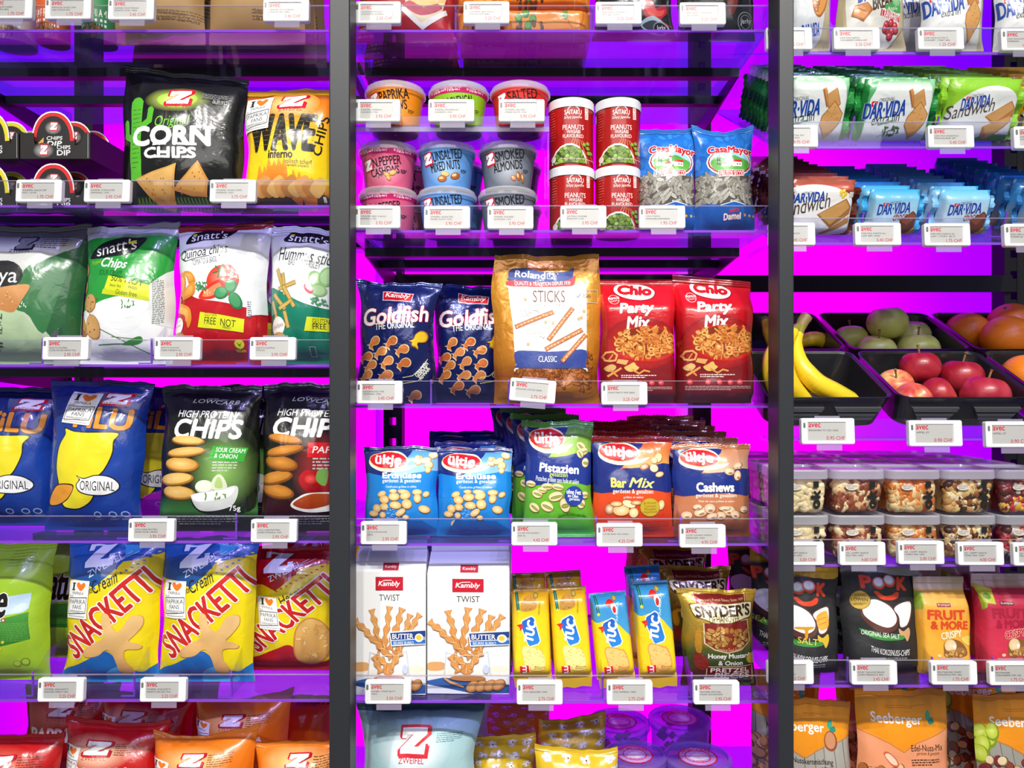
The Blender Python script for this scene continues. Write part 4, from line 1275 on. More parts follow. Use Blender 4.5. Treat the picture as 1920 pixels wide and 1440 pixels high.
# lime green bag
a = Art(0, 1010, 3, (-420, 55, 236, 862), [(0, '8fb828'), (.5, 'a4cc30'), (1, '98c02c')])
a.P([(-300, 370), (20, 350), (158, 332), (162, 420), (140, 440), (-300, 500)], 'b4d2ee', 'd8e8f4').P([(-300, 505), (0, 480), (165, 440), (172, 600), (0, 640), (-300, 640)], '4a9a3c', '2f7a2c')
a.lines(-280, 500, 165, 620, 12, '6ab04a', 3, .35)
a.T('Nature', -340, 262, 50, 470, '14140f', 0, .05, .08, o='f6f6f0', ow=.035)
a.T('CHIPS', -36, 474, 30, 490, 'fdfdfd', b=.02).R(32, 472, 54, 490, 'd81c24').R(40, 475, 46, 487, 'ffffff').R(36, 479, 50, 483, 'ffffff')
a.N(-60, 560, 10, 640, 8, 20, 14, ['f0c860'], 4, 'c09038').lines(0, 95, 130, 190, 6, '7a9a20', 4, .3)
a.N(0, 590, 50, 690, 9, 12, 10, ['f0d040'], 4, 'b8a020').E(140, 735, 22, 24, '6a8a20').E(140, 735, 16, 18, 'a8c83a').E(100, 742, 20, 20, '7a9a28').E(100, 742, 15, 15, 'a8c83a')
g1 = pack('lime_chips_bag', 'lime green chips bag with a field and black lettering', 'chips bag', a, .03, 1310, .10, tl=0, tr=.03, seed=41, wr=.006, lean=6, group='lime green chips bags')
rear(g1, 1, ['lime green chips bag half hidden behind its twin'], dx=.088, group='lime green chips bags')

# yellow snack bags
def snack(kind):
    a = Art(0, 1010, 3, (310, 15, 872, 872), [(0, 'e8d010'), (1, 'f2dc14')])
    top, dk = ('1f62b4', '174a8c') if kind == 'b' else ('c8141c', '98101a')
    a.P([(300, 10), (935, 10), (930, 90), (850, 115), (660, 150), (590, 230), (520, 295), (440, 258), (360, 250), (300, 240)], top, dk if kind == 'b' else 'b01018')
    if kind == 'b':
        a.S([(520, 15), (760, 15), (735, 90), (670, 120), (640, 60)], '3a9cd0')
    a.zed(430, 25, 610, 178, 'e8ecf0', dk, -6).T('ZWEIFEL', 458, 152, 668, 190, 'e8ecf4', -31, .012)
    a.L([(560, 190), (700, 92)], 3, 'c8d4ec').L([(600, 160), (740, 90)], 3, 'c8d4ec')
    for i in range(24):
        x = 520 + i * 14
        a.L([(x, 292 - i * 8.2), (x + 12, 300 - i * 8.6)], 7, 'f2dc14' if i % 2 else top)
    if kind == 'b':
        a.T('Dancer', 470, 290, 520, 330, '20201c', -28, .0, .3).T('Cream', 505, 225, 652, 300, '20201c', -28, .0, .3)
    else:
        a.T('Hearts', 538, 292, 700, 350, '20201c', -36, .0, .2)
    a.S([(330, 790), (430, 745), (540, 690), (620, 665), (700, 760), (790, 800), (850, 770), (940, 740), (940, 880), (300, 880)], '1f62b4' if kind == 'b' else 'b8181c', '2a7ac0' if kind == 'b' else '9a1216', n=4)
    if kind == 'b':
        a.S([(590, 800), (680, 760), (780, 830), (760, 875), (580, 875)], '4aa4d8')
    r = -43
    a.T('SNACKETTI', 285, 376, 925, 536, 'c8201e', r, .035, .0, o='fbfaf4', ow=.05) if kind == 'r' else a.T('SNACKETTI', 282, 366, 918, 526, 'c8241e', r, .035, .0, o='fbfaf4', ow=.05)
    if kind == 'b':
        st = [(590, 440), (622, 450), (640, 500), (672, 545), (705, 530), (735, 475), (775, 455), (808, 470), (806, 520), (765, 575), (740, 605), (775, 620), (810, 640), (795, 658), (740, 655), (718, 668), (722, 720), (748, 770), (742, 800), (700, 808), (672, 790), (660, 720), (630, 660), (600, 660), (560, 690), (500, 700), (470, 690), (478, 655), (530, 620), (590, 590), (604, 560), (585, 500)]
        a.S(st, 'c8823c', n=3).S([(x * .985 + 9, y * .985 + 8) for x, y in st], 'eac284', 'dca45c', n=3)
    else:
        a.S([(650, 560), (720, 480), (800, 500), (850, 600), (840, 720), (780, 800), (690, 810), (640, 740)], 'c88c40').S([(658, 565), (722, 490), (796, 508), (842, 602), (832, 715), (776, 790), (694, 800), (648, 738)], 'e6b66a', 'd89c4c')
        a.N(670, 530, 820, 760, 24, 22, 9, ['f0cc88', 'dca858'], 3, 'cc9444')
    if kind == 'b':
        a.sticker((358, 256), (497, 258), (362, 470))
    else:
        a.sticker((412, 328), (535, 342), (440, 545))
    return a
pack('yellow_snack_bag', 'yellow and blue star snack bag next to the lime green bag', 'snack bag', snack('b'), .028, 1310, .085, tl=.0, tr=.02, seed=43, wr=.005, lean=5, group='yellow and blue star snack bags', bseal=None, seal='1b58a4')
r2 = pack('yellow_snack_bag', 'yellow and blue star snack bag next to the red snack bag', 'snack bag', snack('b').moved(545, 0), .03, 1310, .085, tl=.01, tr=.01, seed=47, wr=.006, lean=5, group='yellow and blue star snack bags', seal='1b58a4')
r3 = pack('yellow_snack_bag', 'yellow and red heart snack bag leaning at the steel post', 'snack bag', snack('r').moved(1022, 58), .085, 1310, .085, tl=.02, tr=.03, seed=49, wr=.006, lean=5, seal='b81018', group='yellow and red heart snack bags')
rear(r3, 1, ['yellow and red heart snack bag upright behind its twin'], dx=.02, dz=.015, group='yellow and red heart snack bags')

# red and orange bags of the lowest shelf
def crispbag(box, base, glow, stk, z, zl=True):
    a = Art(0, 1010, 3, box, base)
    x0, y0, x1, y1 = z
    cx, cy = (x0 + x1) / 2, (y0 + y1) / 2
    a.E(cx, cy + 30, 230, 130, base if isinstance(base, str) else base[1][1], 0, glow, 30)
    a.zed(*z, deep='a01020').T('ZWEIFEL', x0 - 10, y1 + 10, x1 - 10, y1 + 34, 'b01428', b=.0)
    a.lines(x1 + 30, y0 + 10, x1 + 170, y0 + 100, 6, '5a1a10', 5, .3)
    a.T('PAPRIKA', x0 - 120, y1 + 80, x1 + 160, y1 + 190, 'f8e8d0', 0, .04)
    if stk:
        a.sticker(*stk)
    return a
RD, OR = [(0, 'a01010'), (.05, 'c41616'), (1, 'b81212')], [(0, 'd06a10'), (.05, 'ea7a16'), (1, 'e07010')]
a = crispbag((292, 1045, 885, 1890), RD, 'ffe0b8', ((300, 1205), (425, 1220), (285, 1400)), (445, 1172, 596, 1262))
k1 = pack('crisps_bag', 'bright red crisps bag with orange glow and white sticker', 'chips bag', a, .06, 1640, .11, tl=.03, tr=-.01, mid=.05, seed=51, wr=.006, lean=6, group='red crisps bags')
rear(k1, 2, ['dark red crisps bag directly behind the one with the sticker', 'dark red crisps bag at the back behind the sticker one'], dx=.012, step=.10, dz=.012, group='red crisps bags')
a = crispbag((-330, 1140, 280, 1890), RD, 'ff9070', None, (-110, 1250, 40, 1340))
k2 = pack('crisps_bag', 'bright red crisps bag at the lower corner of the shelf', 'chips bag', a, .03, 1640, .11, tl=.0, tr=.03, mid=.02, seed=53, wr=.006, lean=6, group='red crisps bags')
rear(k2, 1, ['dark red crisps bag behind the one at the lower corner'], dx=.02, step=.16, dz=.03, group='red crisps bags')
a = crispbag((806, 1065, 1408, 1890), OR, 'ffd890', ((815, 1262), (935, 1270), (800, 1450)), (1003, 1197, 1135, 1282))
k3 = pack('crisps_bag', 'bright orange crisps bag with dipped top edge and sticker', 'chips bag', a, .022, 1640, .11, tl=-.06, tr=.0, mid=.07, seed=55, wr=.006, lean=4, group='orange crisps bags', seal='e8801c')
rear(k3, 1, ['orange crisps bag right behind the dipped one'], dx=.034, step=.10, dz=.026, group='orange crisps bags')
a = crispbag((1400, 1150, 1900, 1890), OR, 'ffd890', None, (1602, 1222, 1720, 1290))
k4 = pack('crisps_bag', 'bright orange crisps bag standing against the steel post', 'chips bag', a, .025, 1640, .11, tl=-.03, tr=.0, mid=.01, seed=57, wr=.006, lean=4, group='orange crisps bags', seal='e8801c')
a = Art(0, 1010, 3, (1500, 900, 1900, 1890), [(0, '6a4420'), (.06, 'c86010'), (1, 'd86c10')])
a.T('MIT SCHWEIZER', 1708, 945, 1850, 962, '2a1608', b=.02).T('ALPENSALZ & RAPS', 1648, 963, 1920, 986, '2a1608', 0, .04).lines(1645, 990, 1840, 1000, 1, '4a2810')
pack('crisps_bag', 'tall orange crisps bag with black print behind the others', 'chips bag', a, .27, 1640, .10, seed=59, wr=.006, lean=4, group='orange crisps bags', zoff=.0)
# ------------------------------------------------------------------ middle bay
def round_art(art, radii_z, mb, nu=20, part='body'):
    """lay artwork round the near half of a turned body: radii_z = [(r, z), ...] top to bottom"""
    th = np.linspace(-math.pi / 2, math.pi / 2, nu + 1)
    P = np.array([[(r * math.sin(q), -r * math.cos(q), z) for q in th] for r, z in radii_z])
    zz = np.array([z for _, z in radii_z])
    lay(mb, art, part, P, (np.sin(th) + 1) / 2, (zz[0] - zz) / (zz[0] - zz[-1]))

def nut_cup(label, art, cx, z, Y, w, h, group, body=None):
    r1 = w / 2
    t = thing('nut_cup', label, 'nut cup', (cx, Y + r1, z), 0, group)
    hb = h * .86
    m = MB().lathe([(.001, .001), (r1 * .75, .001), (r1 * .76, .004), (r1 * .9, hb * .84), (r1 * .935, hb * .88), (r1 * .95, hb)], 44, body or art.base)
    round_art(art, [(r1 * .95, hb), (r1 * .935, hb * .88), (r1 * .9, hb * .84), (r1 * .83, hb * .45), (r1 * .76, .004)], m)
    m.build('paper_cup', 'plastic', t)
    MB().lathe([(r1 * .955, hb - .004), (r1 * 1.0, hb - .003), (r1 * 1.0, hb + .002), (r1 * .96, hb + .004), (r1 * .93, h * .97), (r1 * .86, h), (.001, h * .99)], 44).build('clear_lid', 'cup_lid', t)
    return t

def cup_art(ox, oy, box, base, l1, l2, band=False, c='14120f', nuts=None, z=None, glow='ffffff'):
    a = Art(640, 130, 4.364, box, base)
    x0, y0, x1, y1 = box
    w, h = x1 - x0, y1 - y0
    X_ = lambda f: x0 + f * w
    Y_ = lambda f: y0 + f * h
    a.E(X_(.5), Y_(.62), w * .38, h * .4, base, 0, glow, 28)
    o = .16 if band else 0
    a.zed(X_(.10), Y_(.16 + o), X_(.25), Y_(.42 + o), rot=-10).T('ZWEIFEL', X_(.12), Y_(.45 + o), X_(.27), Y_(.49 + o), 'c01830', -10, .0)
    a.T(l1, X_(.27), Y_(.09 + o), X_(.80), Y_(.34 + o * .9), c, -9, .025)
    a.T(l2, X_(.22), Y_(.37 + o * .9), X_(.78), Y_(.61 + o * .7), c, -9, .025)
    if band:
        a.R(x0, y0 - 5, x1, Y_(.17), 'c81468')
        for f in (.04, .28, .66):
            a.T('+10%', X_(f), Y_(.03), X_(f + .17), Y_(.14), 'f8e8f0', 0, .03).lines(X_(f + .18), Y_(.03), X_(f + .31), Y_(.14), 2, 'f0b8d4', fill=.7)
    if nuts:
        for i, (fx, fy, rx, ry, rot, col) in enumerate(nuts):
            a.E(X_(fx), Y_(fy), rx, ry, '5a2a10', rot).E(X_(fx) - 1, Y_(fy) - 2, rx * .93, ry * .9, col, rot, None).E(X_(fx) - rx * .2, Y_(fy) - ry * .25, rx * .5, ry * .4, 'f0c890', rot)
    a.lines(X_(.80), Y_(.55), X_(.90), Y_(.66), 3, c)
    return a
CW = 112 * S
def cupset(pxc, art, name, Y=.02, zpx=432, lev=0, rears=0, grp=None, w=112, dx=.006):
    k = 1 + (Y + .05) / D
    h = 86 * S * k
    z = Z(zpx) + .0012 + lev * (h - .003)
    t = nut_cup(name, art, X(pxc, Y + .05), z, Y, w * S * k, h, grp)
    return t, h, w * S * k
pn = [(.55, .72, 28, 20, 20, 'e8b050'), (.66, .66, 34, 22, -25, 'ecb860'), (.58, .80, 26, 18, 40, 'e0a440'), (.44, .74, 8, 6, 0, 'a01828'), (.38, .78, 6, 5, 0, '701018')]
un = [(.50, .70, 40, 24, 10, 'e8c078'), (.44, .82, 44, 30, 0, 'b06428'), (.70, .74, 44, 30, -20, 'a85a20')]
sa = [(.72, .74, 40, 22, 75, 'a8602c'), (.62, .80, 30, 24, 30, 'c87a58'), (.80, .78, 14, 44, -15, 'b06830')]
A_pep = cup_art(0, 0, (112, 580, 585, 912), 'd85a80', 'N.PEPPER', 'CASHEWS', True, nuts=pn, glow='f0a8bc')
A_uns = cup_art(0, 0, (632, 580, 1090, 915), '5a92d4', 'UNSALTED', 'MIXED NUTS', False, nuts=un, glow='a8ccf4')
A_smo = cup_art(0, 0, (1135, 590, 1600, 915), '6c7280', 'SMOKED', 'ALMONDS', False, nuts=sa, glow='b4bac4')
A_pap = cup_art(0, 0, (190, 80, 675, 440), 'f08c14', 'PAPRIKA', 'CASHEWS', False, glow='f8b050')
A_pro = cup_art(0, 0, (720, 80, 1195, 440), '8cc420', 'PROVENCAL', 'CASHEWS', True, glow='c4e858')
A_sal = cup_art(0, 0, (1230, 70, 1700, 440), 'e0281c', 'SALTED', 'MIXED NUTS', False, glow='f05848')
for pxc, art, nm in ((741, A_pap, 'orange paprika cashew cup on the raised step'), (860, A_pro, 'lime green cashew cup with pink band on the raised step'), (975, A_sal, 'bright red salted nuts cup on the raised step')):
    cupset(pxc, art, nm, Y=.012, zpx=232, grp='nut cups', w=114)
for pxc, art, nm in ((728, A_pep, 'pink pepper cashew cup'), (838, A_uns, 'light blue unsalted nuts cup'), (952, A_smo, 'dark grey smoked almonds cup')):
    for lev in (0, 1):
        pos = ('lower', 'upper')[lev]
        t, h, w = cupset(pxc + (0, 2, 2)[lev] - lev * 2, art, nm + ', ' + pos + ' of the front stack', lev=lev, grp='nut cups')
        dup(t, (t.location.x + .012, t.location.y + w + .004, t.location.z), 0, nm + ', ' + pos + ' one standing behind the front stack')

# red cans of wasabi peanuts
def can_art():
    a = Art(1000, 130, 4, (112, 215, 450, 700), [(0, 'c01018'), (.55, 'c4141c'), (.72, 'c83a1c'), (.9, 'a01010'), (1, '8c0e10')])
    for i in range(12):
        a.L([(290 + i * 6, 500 + i * 2), (170 + i * 26, 690)], 4, 'e8905a' if i % 2 else '8c1410')
    t = np.linspace(math.pi * 1.08, math.pi * 1.92, 9)
    a.L([(292 + 44 * math.cos(q), 288 + 40 * math.sin(q)) for q in t], 6, 'fdf6f0')
    a.T('SAITAKU', 226, 278, 352, 314, 'fbf6f2', 0, .02).L([(235, 318), (250, 330)], 3, 'fbf6f2').L([(330, 330), (345, 318)], 3, 'fbf6f2')
    a.T('Simply Japanese', 222, 325, 355, 354, 'f4e8e4', -2, .0, .3)
    a.T('PEANUTS', 213, 396, 368, 434, 'fbf6f2', 0, .01).T('WASABI', 242, 438, 342, 466, 'fbf6f2', 0, .01).T('FLAVOURED', 214, 472, 366, 500, 'fbf6f2', 0, .01)
    a.P([(376, 215), (402, 215), (402, 345), (378, 348)], 'f4f0ec').T('BELIEVE', 330, 268, 450, 284, 'b8141c', -88, .02)
    a.lines(128, 260, 160, 520, 12, 'e09080', 4, .12)
    ins = lambda x, y: ((x - 262) / 112) ** 2 + ((y - 690) / 130) ** 2 < .92
    a.E(262, 690, 128, 146, 'f0ece6').E(262, 694, 118, 136, '3a4a1c')
    a.N(150, 560, 374, 700, 60, 17, 17, ['8aac3c', '7c9c34', '9cbc50', '6c8c2c'], 4, '48601c', ins)
    for x, y in ((372, 552), (398, 540), (398, 578), (404, 616), (420, 612)):
        a.E(x, y, 15, 16, '4a6a1c').E(x - 2, y - 2, 12, 13, '8cac3c')
    a.L([(190, 664), (440, 668)], 3, 'f0d8d0').E(150, 660, 16, 26, 'e8d8d4')
    return a
CA = can_art()
def can(label, pxc, lev, Y=.03, w=84, grp='red cans of wasabi peanuts', src=None, z=None):
    k = 1 + (Y + .037) / D
    r = w / 2 * S * k
    h = 124 * S * k
    zz = Z(432) + .0012 + lev * (h + .0005)
    t = thing('peanut_can', label, 'snack can', (X(pxc, Y + .037), Y + r, zz), math.radians(-2 if lev else 2), grp)
    m = MB().lathe([(.001, .0), (r * .97, .0), (r * .97, .003), (r * .985, .004), (r * .985, h - .008)], 44, 'a8120f')
    round_art(CA, [(r * .985, h - .008), (r * .985, .004)], m)
    m.build('printed_can', 'gloss_can', t)
    MB().lathe([(r * 1.005, h - .016), (r * 1.02, h - .016), (r * 1.02, h - .002), (r * .99, h), (r * .95, h), (r * .93, h - .003), (.001, h - .003)], 44, 'e4e4e8').build('plastic_lid', 'plastic', t)
    return t
pmat('gloss_can', .25, 0, .3)
for pxc, lev, nm in ((1072, 0, 'red peanut can, lower one beside the nut cups'), (1158, 0, 'red peanut can, lower one beside the seed bags'),
                     (1071, 1, 'red peanut can, upper one beside the nut cups'), (1159, 1, 'red peanut can, upper one beside the seed bags')):
    c = can(nm, pxc, lev)
    if pxc < 1100:
        dup(c, (c.location.x + .006, c.location.y + .082, c.location.z), 0, nm.replace('beside', 'behind the front stack beside'))

# sunflower seed bags
def seeds():
    a = Art(1000, 130, 4, (785, 425, 1248, 1205), [(0, '1c5cb0'), (.02, '1e6cc8'), (.45, '2478d4'), (.46, '2478d4'), (1, '1c5cae')])
    a.N(790, 450, 1240, 770, 30, 46, 26, ['2a7cd8', '1a62ba', '3488e0'], 9, '1e6ac6')
    a.R(785, 790, 1248, 1010, '58544c')
    g = random.Random(4)
    a.inc = .04
    for i in range(95):
        x, y, r = g.uniform(790, 1240), g.uniform(795, 1005), g.uniform(-80, 80)
        L_ = g.uniform(30, 48)
        c = g.choice(['a8a49a', 'b8b4aa', '98948a', 'c8c4ba'])
        a.E(x, y, L_, 15, '504c44', r, None, 12).E(x, y, L_ * .93, 12.5, c, r, None, 12)
        ca, sa_ = math.cos(math.radians(r)), math.sin(math.radians(r))
        for o in (-5, 4):
            a.L([(x - ca * L_ * .7 - sa_ * o, y - sa_ * L_ * .7 + ca * o), (x + ca * L_ * .7 - sa_ * o, y + sa_ * L_ * .7 + ca * o)], 2.2, '6c685e')
    a.inc = 1
    a.S([(780, 1010), (960, 1010), (1060, 985), (1150, 1000), (1260, 1010), (1260, 1210), (780, 1210)], '1c5eb4', '164a94', n=3).L([(960, 1010), (1060, 984), (1160, 1002)], 5, 'e8eef4')
    for x in (1150, 1190, 1225):
        a.P([(x + (14 if i % 2 == 0 else 6) * math.sin(i * math.pi / 5), 1075 - (14 if i % 2 == 0 else 6) * math.cos(i * math.pi / 5)) for i in range(10)], 'f0c020')
    a.E(1040, 700, 184, 110, 'f4f2ee').E(1040, 700, 174, 100, 'b8182c').E(1040, 698, 164, 92, 'f4f2ee').E(1040, 700, 156, 86, '9ad0f0', 0)
    a.S([(886, 700), (940, 660), (1000, 680), (1060, 650), (1130, 670), (1196, 700), (1160, 760), (1040, 786), (920, 760)], '4a9a3c', '6ab84a')
    a.R(945, 650, 958, 726, '1c5a34').R(930, 660, 942, 722, '1c5a34').P([(980, 700), (1130, 700), (1130, 732), (960, 738)], 'f4f0ea').P([(968, 716), (1010, 692), (1060, 716)], 'c82018').P([(1050, 700), (1072, 682), (1130, 684), (1134, 702)], 'c82018').R(1018, 664, 1036, 700, 'f0e8dc').P([(1010, 668), (1027, 652), (1044, 668)], 'c82018')
    a.R(1090, 712, 1100, 722, '404040').R(1110, 712, 1120, 722, '404040').R(1040, 718, 1052, 736, '6a2a1a')
    a.T('CasaMayor', 868, 588, 1228, 662, 'c8182c', 2, .06, .0, o='f8f4f0', ow=.07, arc=14)
    a.P([(940, 764), (1150, 756), (1152, 798), (945, 812)], 'f4f2ee').P([(946, 768), (1145, 760), (1147, 795), (950, 806)], 'b81c2c').T('FRUTOS SECOS', 955, 768, 1142, 804, 'f8f4f0', -2, .03)
    return a
SE = seeds()
SE2 = seeds()
SE2.T('RAMON', 1030, 1035, 1100, 1060, 'd83018', -6, .04).T('Damel', 990, 1062, 1115, 1108, 'f4f0ea', -3, .05, o='c81c2c')
pack('seed_bag', 'blue sunflower seed bag touching the red cans', 'seed bag', SE, .03, 432, .065, tl=.01, tr=.02, mid=.035, seed=61, wr=.0045, lean=3, group='blue sunflower seed bags', seal='2468b8')
pack('seed_bag', 'blue sunflower seed bag next to the second post, taller corner', 'seed bag', SE2.moved(434, 12), .02, 432, .065, tl=.04, tr=.045, mid=.06, seed=63, wr=.0055, lean=3, group='blue sunflower seed bags', seal='2c74c8')

# top shelf: sandwich packs, salami rolls, jerky
a = Art(640, 0, 2.286, (54, -190, 490, 140), 'a41622')
a.P([(280, -30), (310, -10), (460, -20), (440, 60), (350, 90), (275, 30)], 'ead8b0').S([(270, 20), (350, 60), (440, 30), (420, 10), (330, 0)], 'c04058').P([(262, 20), (350, 86), (460, 28), (470, 44), (352, 108), (255, 40)], 'f0ece8').P([(285, 0), (340, -20), (450, -30), (455, 0), (360, 30)], 'e8c080')
a.P([(380, 100), (440, 60), (495, 90), (495, 140), (400, 140)], 'c01c2c').T('SANDWICH', 80, -80, 250, -40, 'f4e8e4', b=.03).lines(60, 90, 160, 130, 3, 'd89098')
sw = pack('sandwich_pack', 'red sandwich pack with white chevron on the top shelf', 'snack pack', a, .02, 57, .06, seed=71, wr=.004, lean=4, mat='gloss_film', group='red sandwich packs')
rear(sw, 2, ['red sandwich pack second in its row', 'red sandwich pack at the back of its row'], group='red sandwich packs')
a = Art(640, 0, 2.286, (500, -10, 1068, 64), [(0, 'd86c10'), (.5, 'f09428'), (1, 'c85c0c')])
a.E(640, 30, 90, 40, 'f09428', 0, 'f8c060')
for x, y in ((760, 20), (790, 8), (820, 24), (800, 40), (960, 10)):
    a.E(x, y, 16, 13, '3a7a2c').E(x - 2, y - 2, 12, 9, '5a9a3c')
a.N(740, 30, 860, 60, 14, 7, 7, ['5a2a18', '7a3a1c'], 3, '3a1a10').T('ROLL', 560, 6, 700, 50, 'c8281c', 0, .04).L([(980, -10), (1000, 64)], 2, 'f8c880').E(1000, 10, 36, 36, 'd86c10').E(1000, 10, 32, 32, 'f09428')
nm = ['orange salami roll pack, lower of the two in front', 'orange salami roll pack, upper of the two in front']
for lev in (0, 1):
    rr_ = pack('salami_roll_pack', nm[lev], 'snack pack', a.moved(0, 66 - 125 * lev), .022 + .004 * lev, 57, .055, kind='brick', seed=73 + lev, lean=0, zoff=lev * .0535, group='orange salami roll packs', wr=.002)
    rr_.scale = (1, 1, 1)
    rear(rr_, 2, ['orange salami roll pack, ' + ('lower', 'upper')[lev] + ' one in the second row', 'orange salami roll pack, ' + ('lower', 'upper')[lev] + ' one in the last row'], step=.066, group='orange salami roll packs')
a = Art(640, 0, 2.286, (1080, -200, 1437, 140), '18191d')
a.S([(1290, 20), (1330, -10), (1350, 30), (1400, 10), (1410, 40), (1380, 70), (1420, 90), (1340, 80), (1300, 60)], 'b82028').S([(1300, 30), (1340, 10), (1360, 40), (1400, 30), (1380, 56), (1330, 60)], 'e05048').S([(1280, 90), (1340, 60), (1410, 95), (1380, 120), (1320, 115)], 'b0c4cc').S([(1290, 95), (1340, 75), (1390, 96), (1350, 112)], '3a4248')
a.E(1372, 100, 34, 22, '888c90').E(1372, 100, 30, 18, '16171a').T('Jerky', 1350, 90, 1396, 110, 'e8e8e8', -8, .0, .3).T('BEEF JERKY', 1120, -120, 1400, -60, 'e8e4e0', b=.03)
pack('jerky_bag', 'black jerky bag with red flames on the top shelf', 'snack bag', a, .02, 57, .05, seed=77, wr=.004, lean=4)
a = Art(640, 0, 2.286, (1442, -200, 1786, 140), '141518')
a.S([(1650, -60), (1700, -20), (1690, 40), (1660, 50)], '6a2422').E(1740, 76, 38, 38, '8a8c90').E(1740, 76, 35, 35, '18191c').E(1740, 76, 26, 26, '8a8c90').E(1740, 76, 24, 24, '18191c').T('Jerky', 1714, 64, 1768, 88, 'c8cacc', -8, .0, .3).T('BEEF JERKY', 1480, -120, 1760, -60, 'e8e4e0', b=.03)
pack('jerky_bag', 'plain black jerky bag with round emblem by the post', 'snack bag', a, .02, 57, .05, seed=79, wr=.004, lean=4)

# dark blue fish cracker bags
def gold(sd):
    a = Art(640, 430, 4.114, (95, 385, 735, 1365), [(0, '12246c'), (.1, '0e1e60'), (1, '101c56')])
    a.P([(298, 462), (545, 492), (540, 566), (296, 548)], 'f0e8e8').P([(303, 468), (540, 497), (535, 560), (301, 542)], 'd01426').T('Kambly', 318, 484, 520, 540, 'fdf6f6', 6, .03, .15).L([(380, 482), (460, 484), (520, 500)], 4, 'fdf6f6')
    a.T('Goldfish', 135, 605, 692, 745, 'fdfbf8', -4, .035, .12, o='c8182c', ow=.04)
    a.T('THE ORIGINAL', 246, 734, 582, 788, 'fbfaf8', -3, .02)
    def fish(x, y, k, rot, c1, c2):
        q = [(-62, 22), (-50, 2), (-66, -14), (-34, -8), (-6, -30), (34, -36), (62, -14), (62, 16), (36, 38), (8, 34), (-14, 24), (-30, 34), (-36, 62), (-48, 40)]
        r = math.radians(rot)
        f = lambda s_: [(x + (u * math.cos(r) - v * math.sin(r)) * k * s_, y + (u * math.sin(r) + v * math.cos(r)) * k * s_) for u, v in q]
        a.S(f(1.0), c1, n=3).S(f(.86), c2, n=3)
    fish(618, 862, 1.25, -28, 'c88410', 'f8cc28')
    for i, (x, y) in enumerate(((232, 890), (385, 890), (292, 968), (480, 950), (168, 1000), (352, 1045), (210, 1072), (490, 1055), (345, 1145), (180, 1150), (290, 1235), (470, 1150) if sd else (560, 1300), (420, 1260))):
        fish(x, y, .98, -22 + (i * 37) % 30 - 10, 'f0d0a0', ['d07a3c', 'c86a30', 'd8864a'][i % 3])
    a.L([(480, 1165), (560, 1150), (640, 1080), (680, 1020)], 5, 'f0e8a0').L([(480, 1210), (600, 1190), (690, 1090)], 5, 'f0e8a0')
    a.T('GEBACKEN', 560, 1085, 700, 1120, 'f4f4ec', -52, .03).T('AU FOUR', 590, 1115, 705, 1150, 'f4f4ec', -52, .03)
    return a
pack('cracker_bag', 'dark blue fish cracker bag touching the first post', 'cracker bag', gold(0), .022, 760, .075, tl=.01, tr=-.02, mid=.02, seed=81, wr=.006, lean=3, mat='foil_film', group='dark blue fish cracker bags', ft=.05, tw=.02, pinch=.1)
pack('cracker_bag', 'dark blue fish cracker bag touching the golden pouch', 'cracker bag', gold(1).moved(596, 24), .072, 760, .075, tl=-.01, tr=-.03, mid=.0, seed=83, wr=.0065, lean=3, mat='foil_film', group='dark blue fish cracker bags', pinch=.1)

# golden sticks pouch
a = Art(640, 430, 4.114, (1168, 195, 2006, 1352), [(0, 'c88428'), (.3, 'd89430'), (.7, 'c07820'), (.82, '8a4a18'), (.9, 'b06a1c'), (1, 'c47c20')])
a.N(1340, 1080, 1930, 1240, 90, 34, 12, ['a85a24', '8a4818', 'b86c30'], 5, '5a2c10').N(1880, 920, 1940, 1200, 18, 14, 30, ['9a5220', 'b06a2c'], 6, '5a2c10')
a.part('front_panel').S([(1300, 470), (1320, 440), (1880, 430), (1890, 470), (1892, 1060), (1870, 1085), (1370, 1085), (1345, 1060)], 'f2f2f0', n=3)
a.S([(1338, 960), (1450, 952), (1600, 960), (1750, 950), (1890, 945), (1892, 1060), (1870, 1085), (1370, 1085), (1348, 1060)], '243c8c', '1e3480', n=3)
a.S([(1292, 330), (1340, 305), (1480, 310), (1600, 330), (1740, 325), (1800, 290), (1796, 340), (1770, 400), (1600, 415), (1310, 400), (1296, 370)], '24408e', n=4).T('Roland', 1342, 325, 1578, 382, 'f8f8f8', 3, .045)
a.L([(1592, 342), (1648, 340), (1648, 385), (1592, 385)], 4, 'f4f4f4', True).N(1600, 346, 1642, 380, 8, 6, 6, ['f4f4f4'], 3, 'c8d0e8')
a.S([(1302, 402), (1500, 412), (1700, 410), (1800, 365), (1812, 345), (1808, 400), (1780, 440), (1600, 452), (1310, 445)], 'd82030', n=4).T('QUALITE & TRADITION DEPUIS 1939', 1345, 404, 1770, 440, 'fbf0f0', -1, .0, arc=-8)
a.T('STICKS', 1482, 480, 1725, 575, '6a3a34', 0, -.01).T("Das Original - L'original", 1488, 586, 1720, 608, '555555', 0, .0)
a.L([(1785, 520), (1805, 480), (1975, 475), (1975, 575), (1805, 570), (1785, 520)], 4, 'b8b4ac').T('VEGAN', 1852, 505, 1920, 538, '444444', 0, .0).L([(1815, 520), (1825, 536), (1845, 505)], 5, '444444')
a.T('WENIGER ALS', 1375, 625, 1455, 648, '888888', -12, .0).T('1% FETT', 1385, 660, 1480, 690, '888888', -10, .0).T('MOINS DE 1% DE', 1432, 778, 1560, 800, '888888', -4, .0).T('MATIERES GRASSES', 1430, 806, 1570, 830, '888888', -4, .0)
a.L([(1480, 640), (1510, 640), (1525, 660)], 4, '666666').L([(1530, 840), (1560, 858), (1566, 840)], 4, '666666')
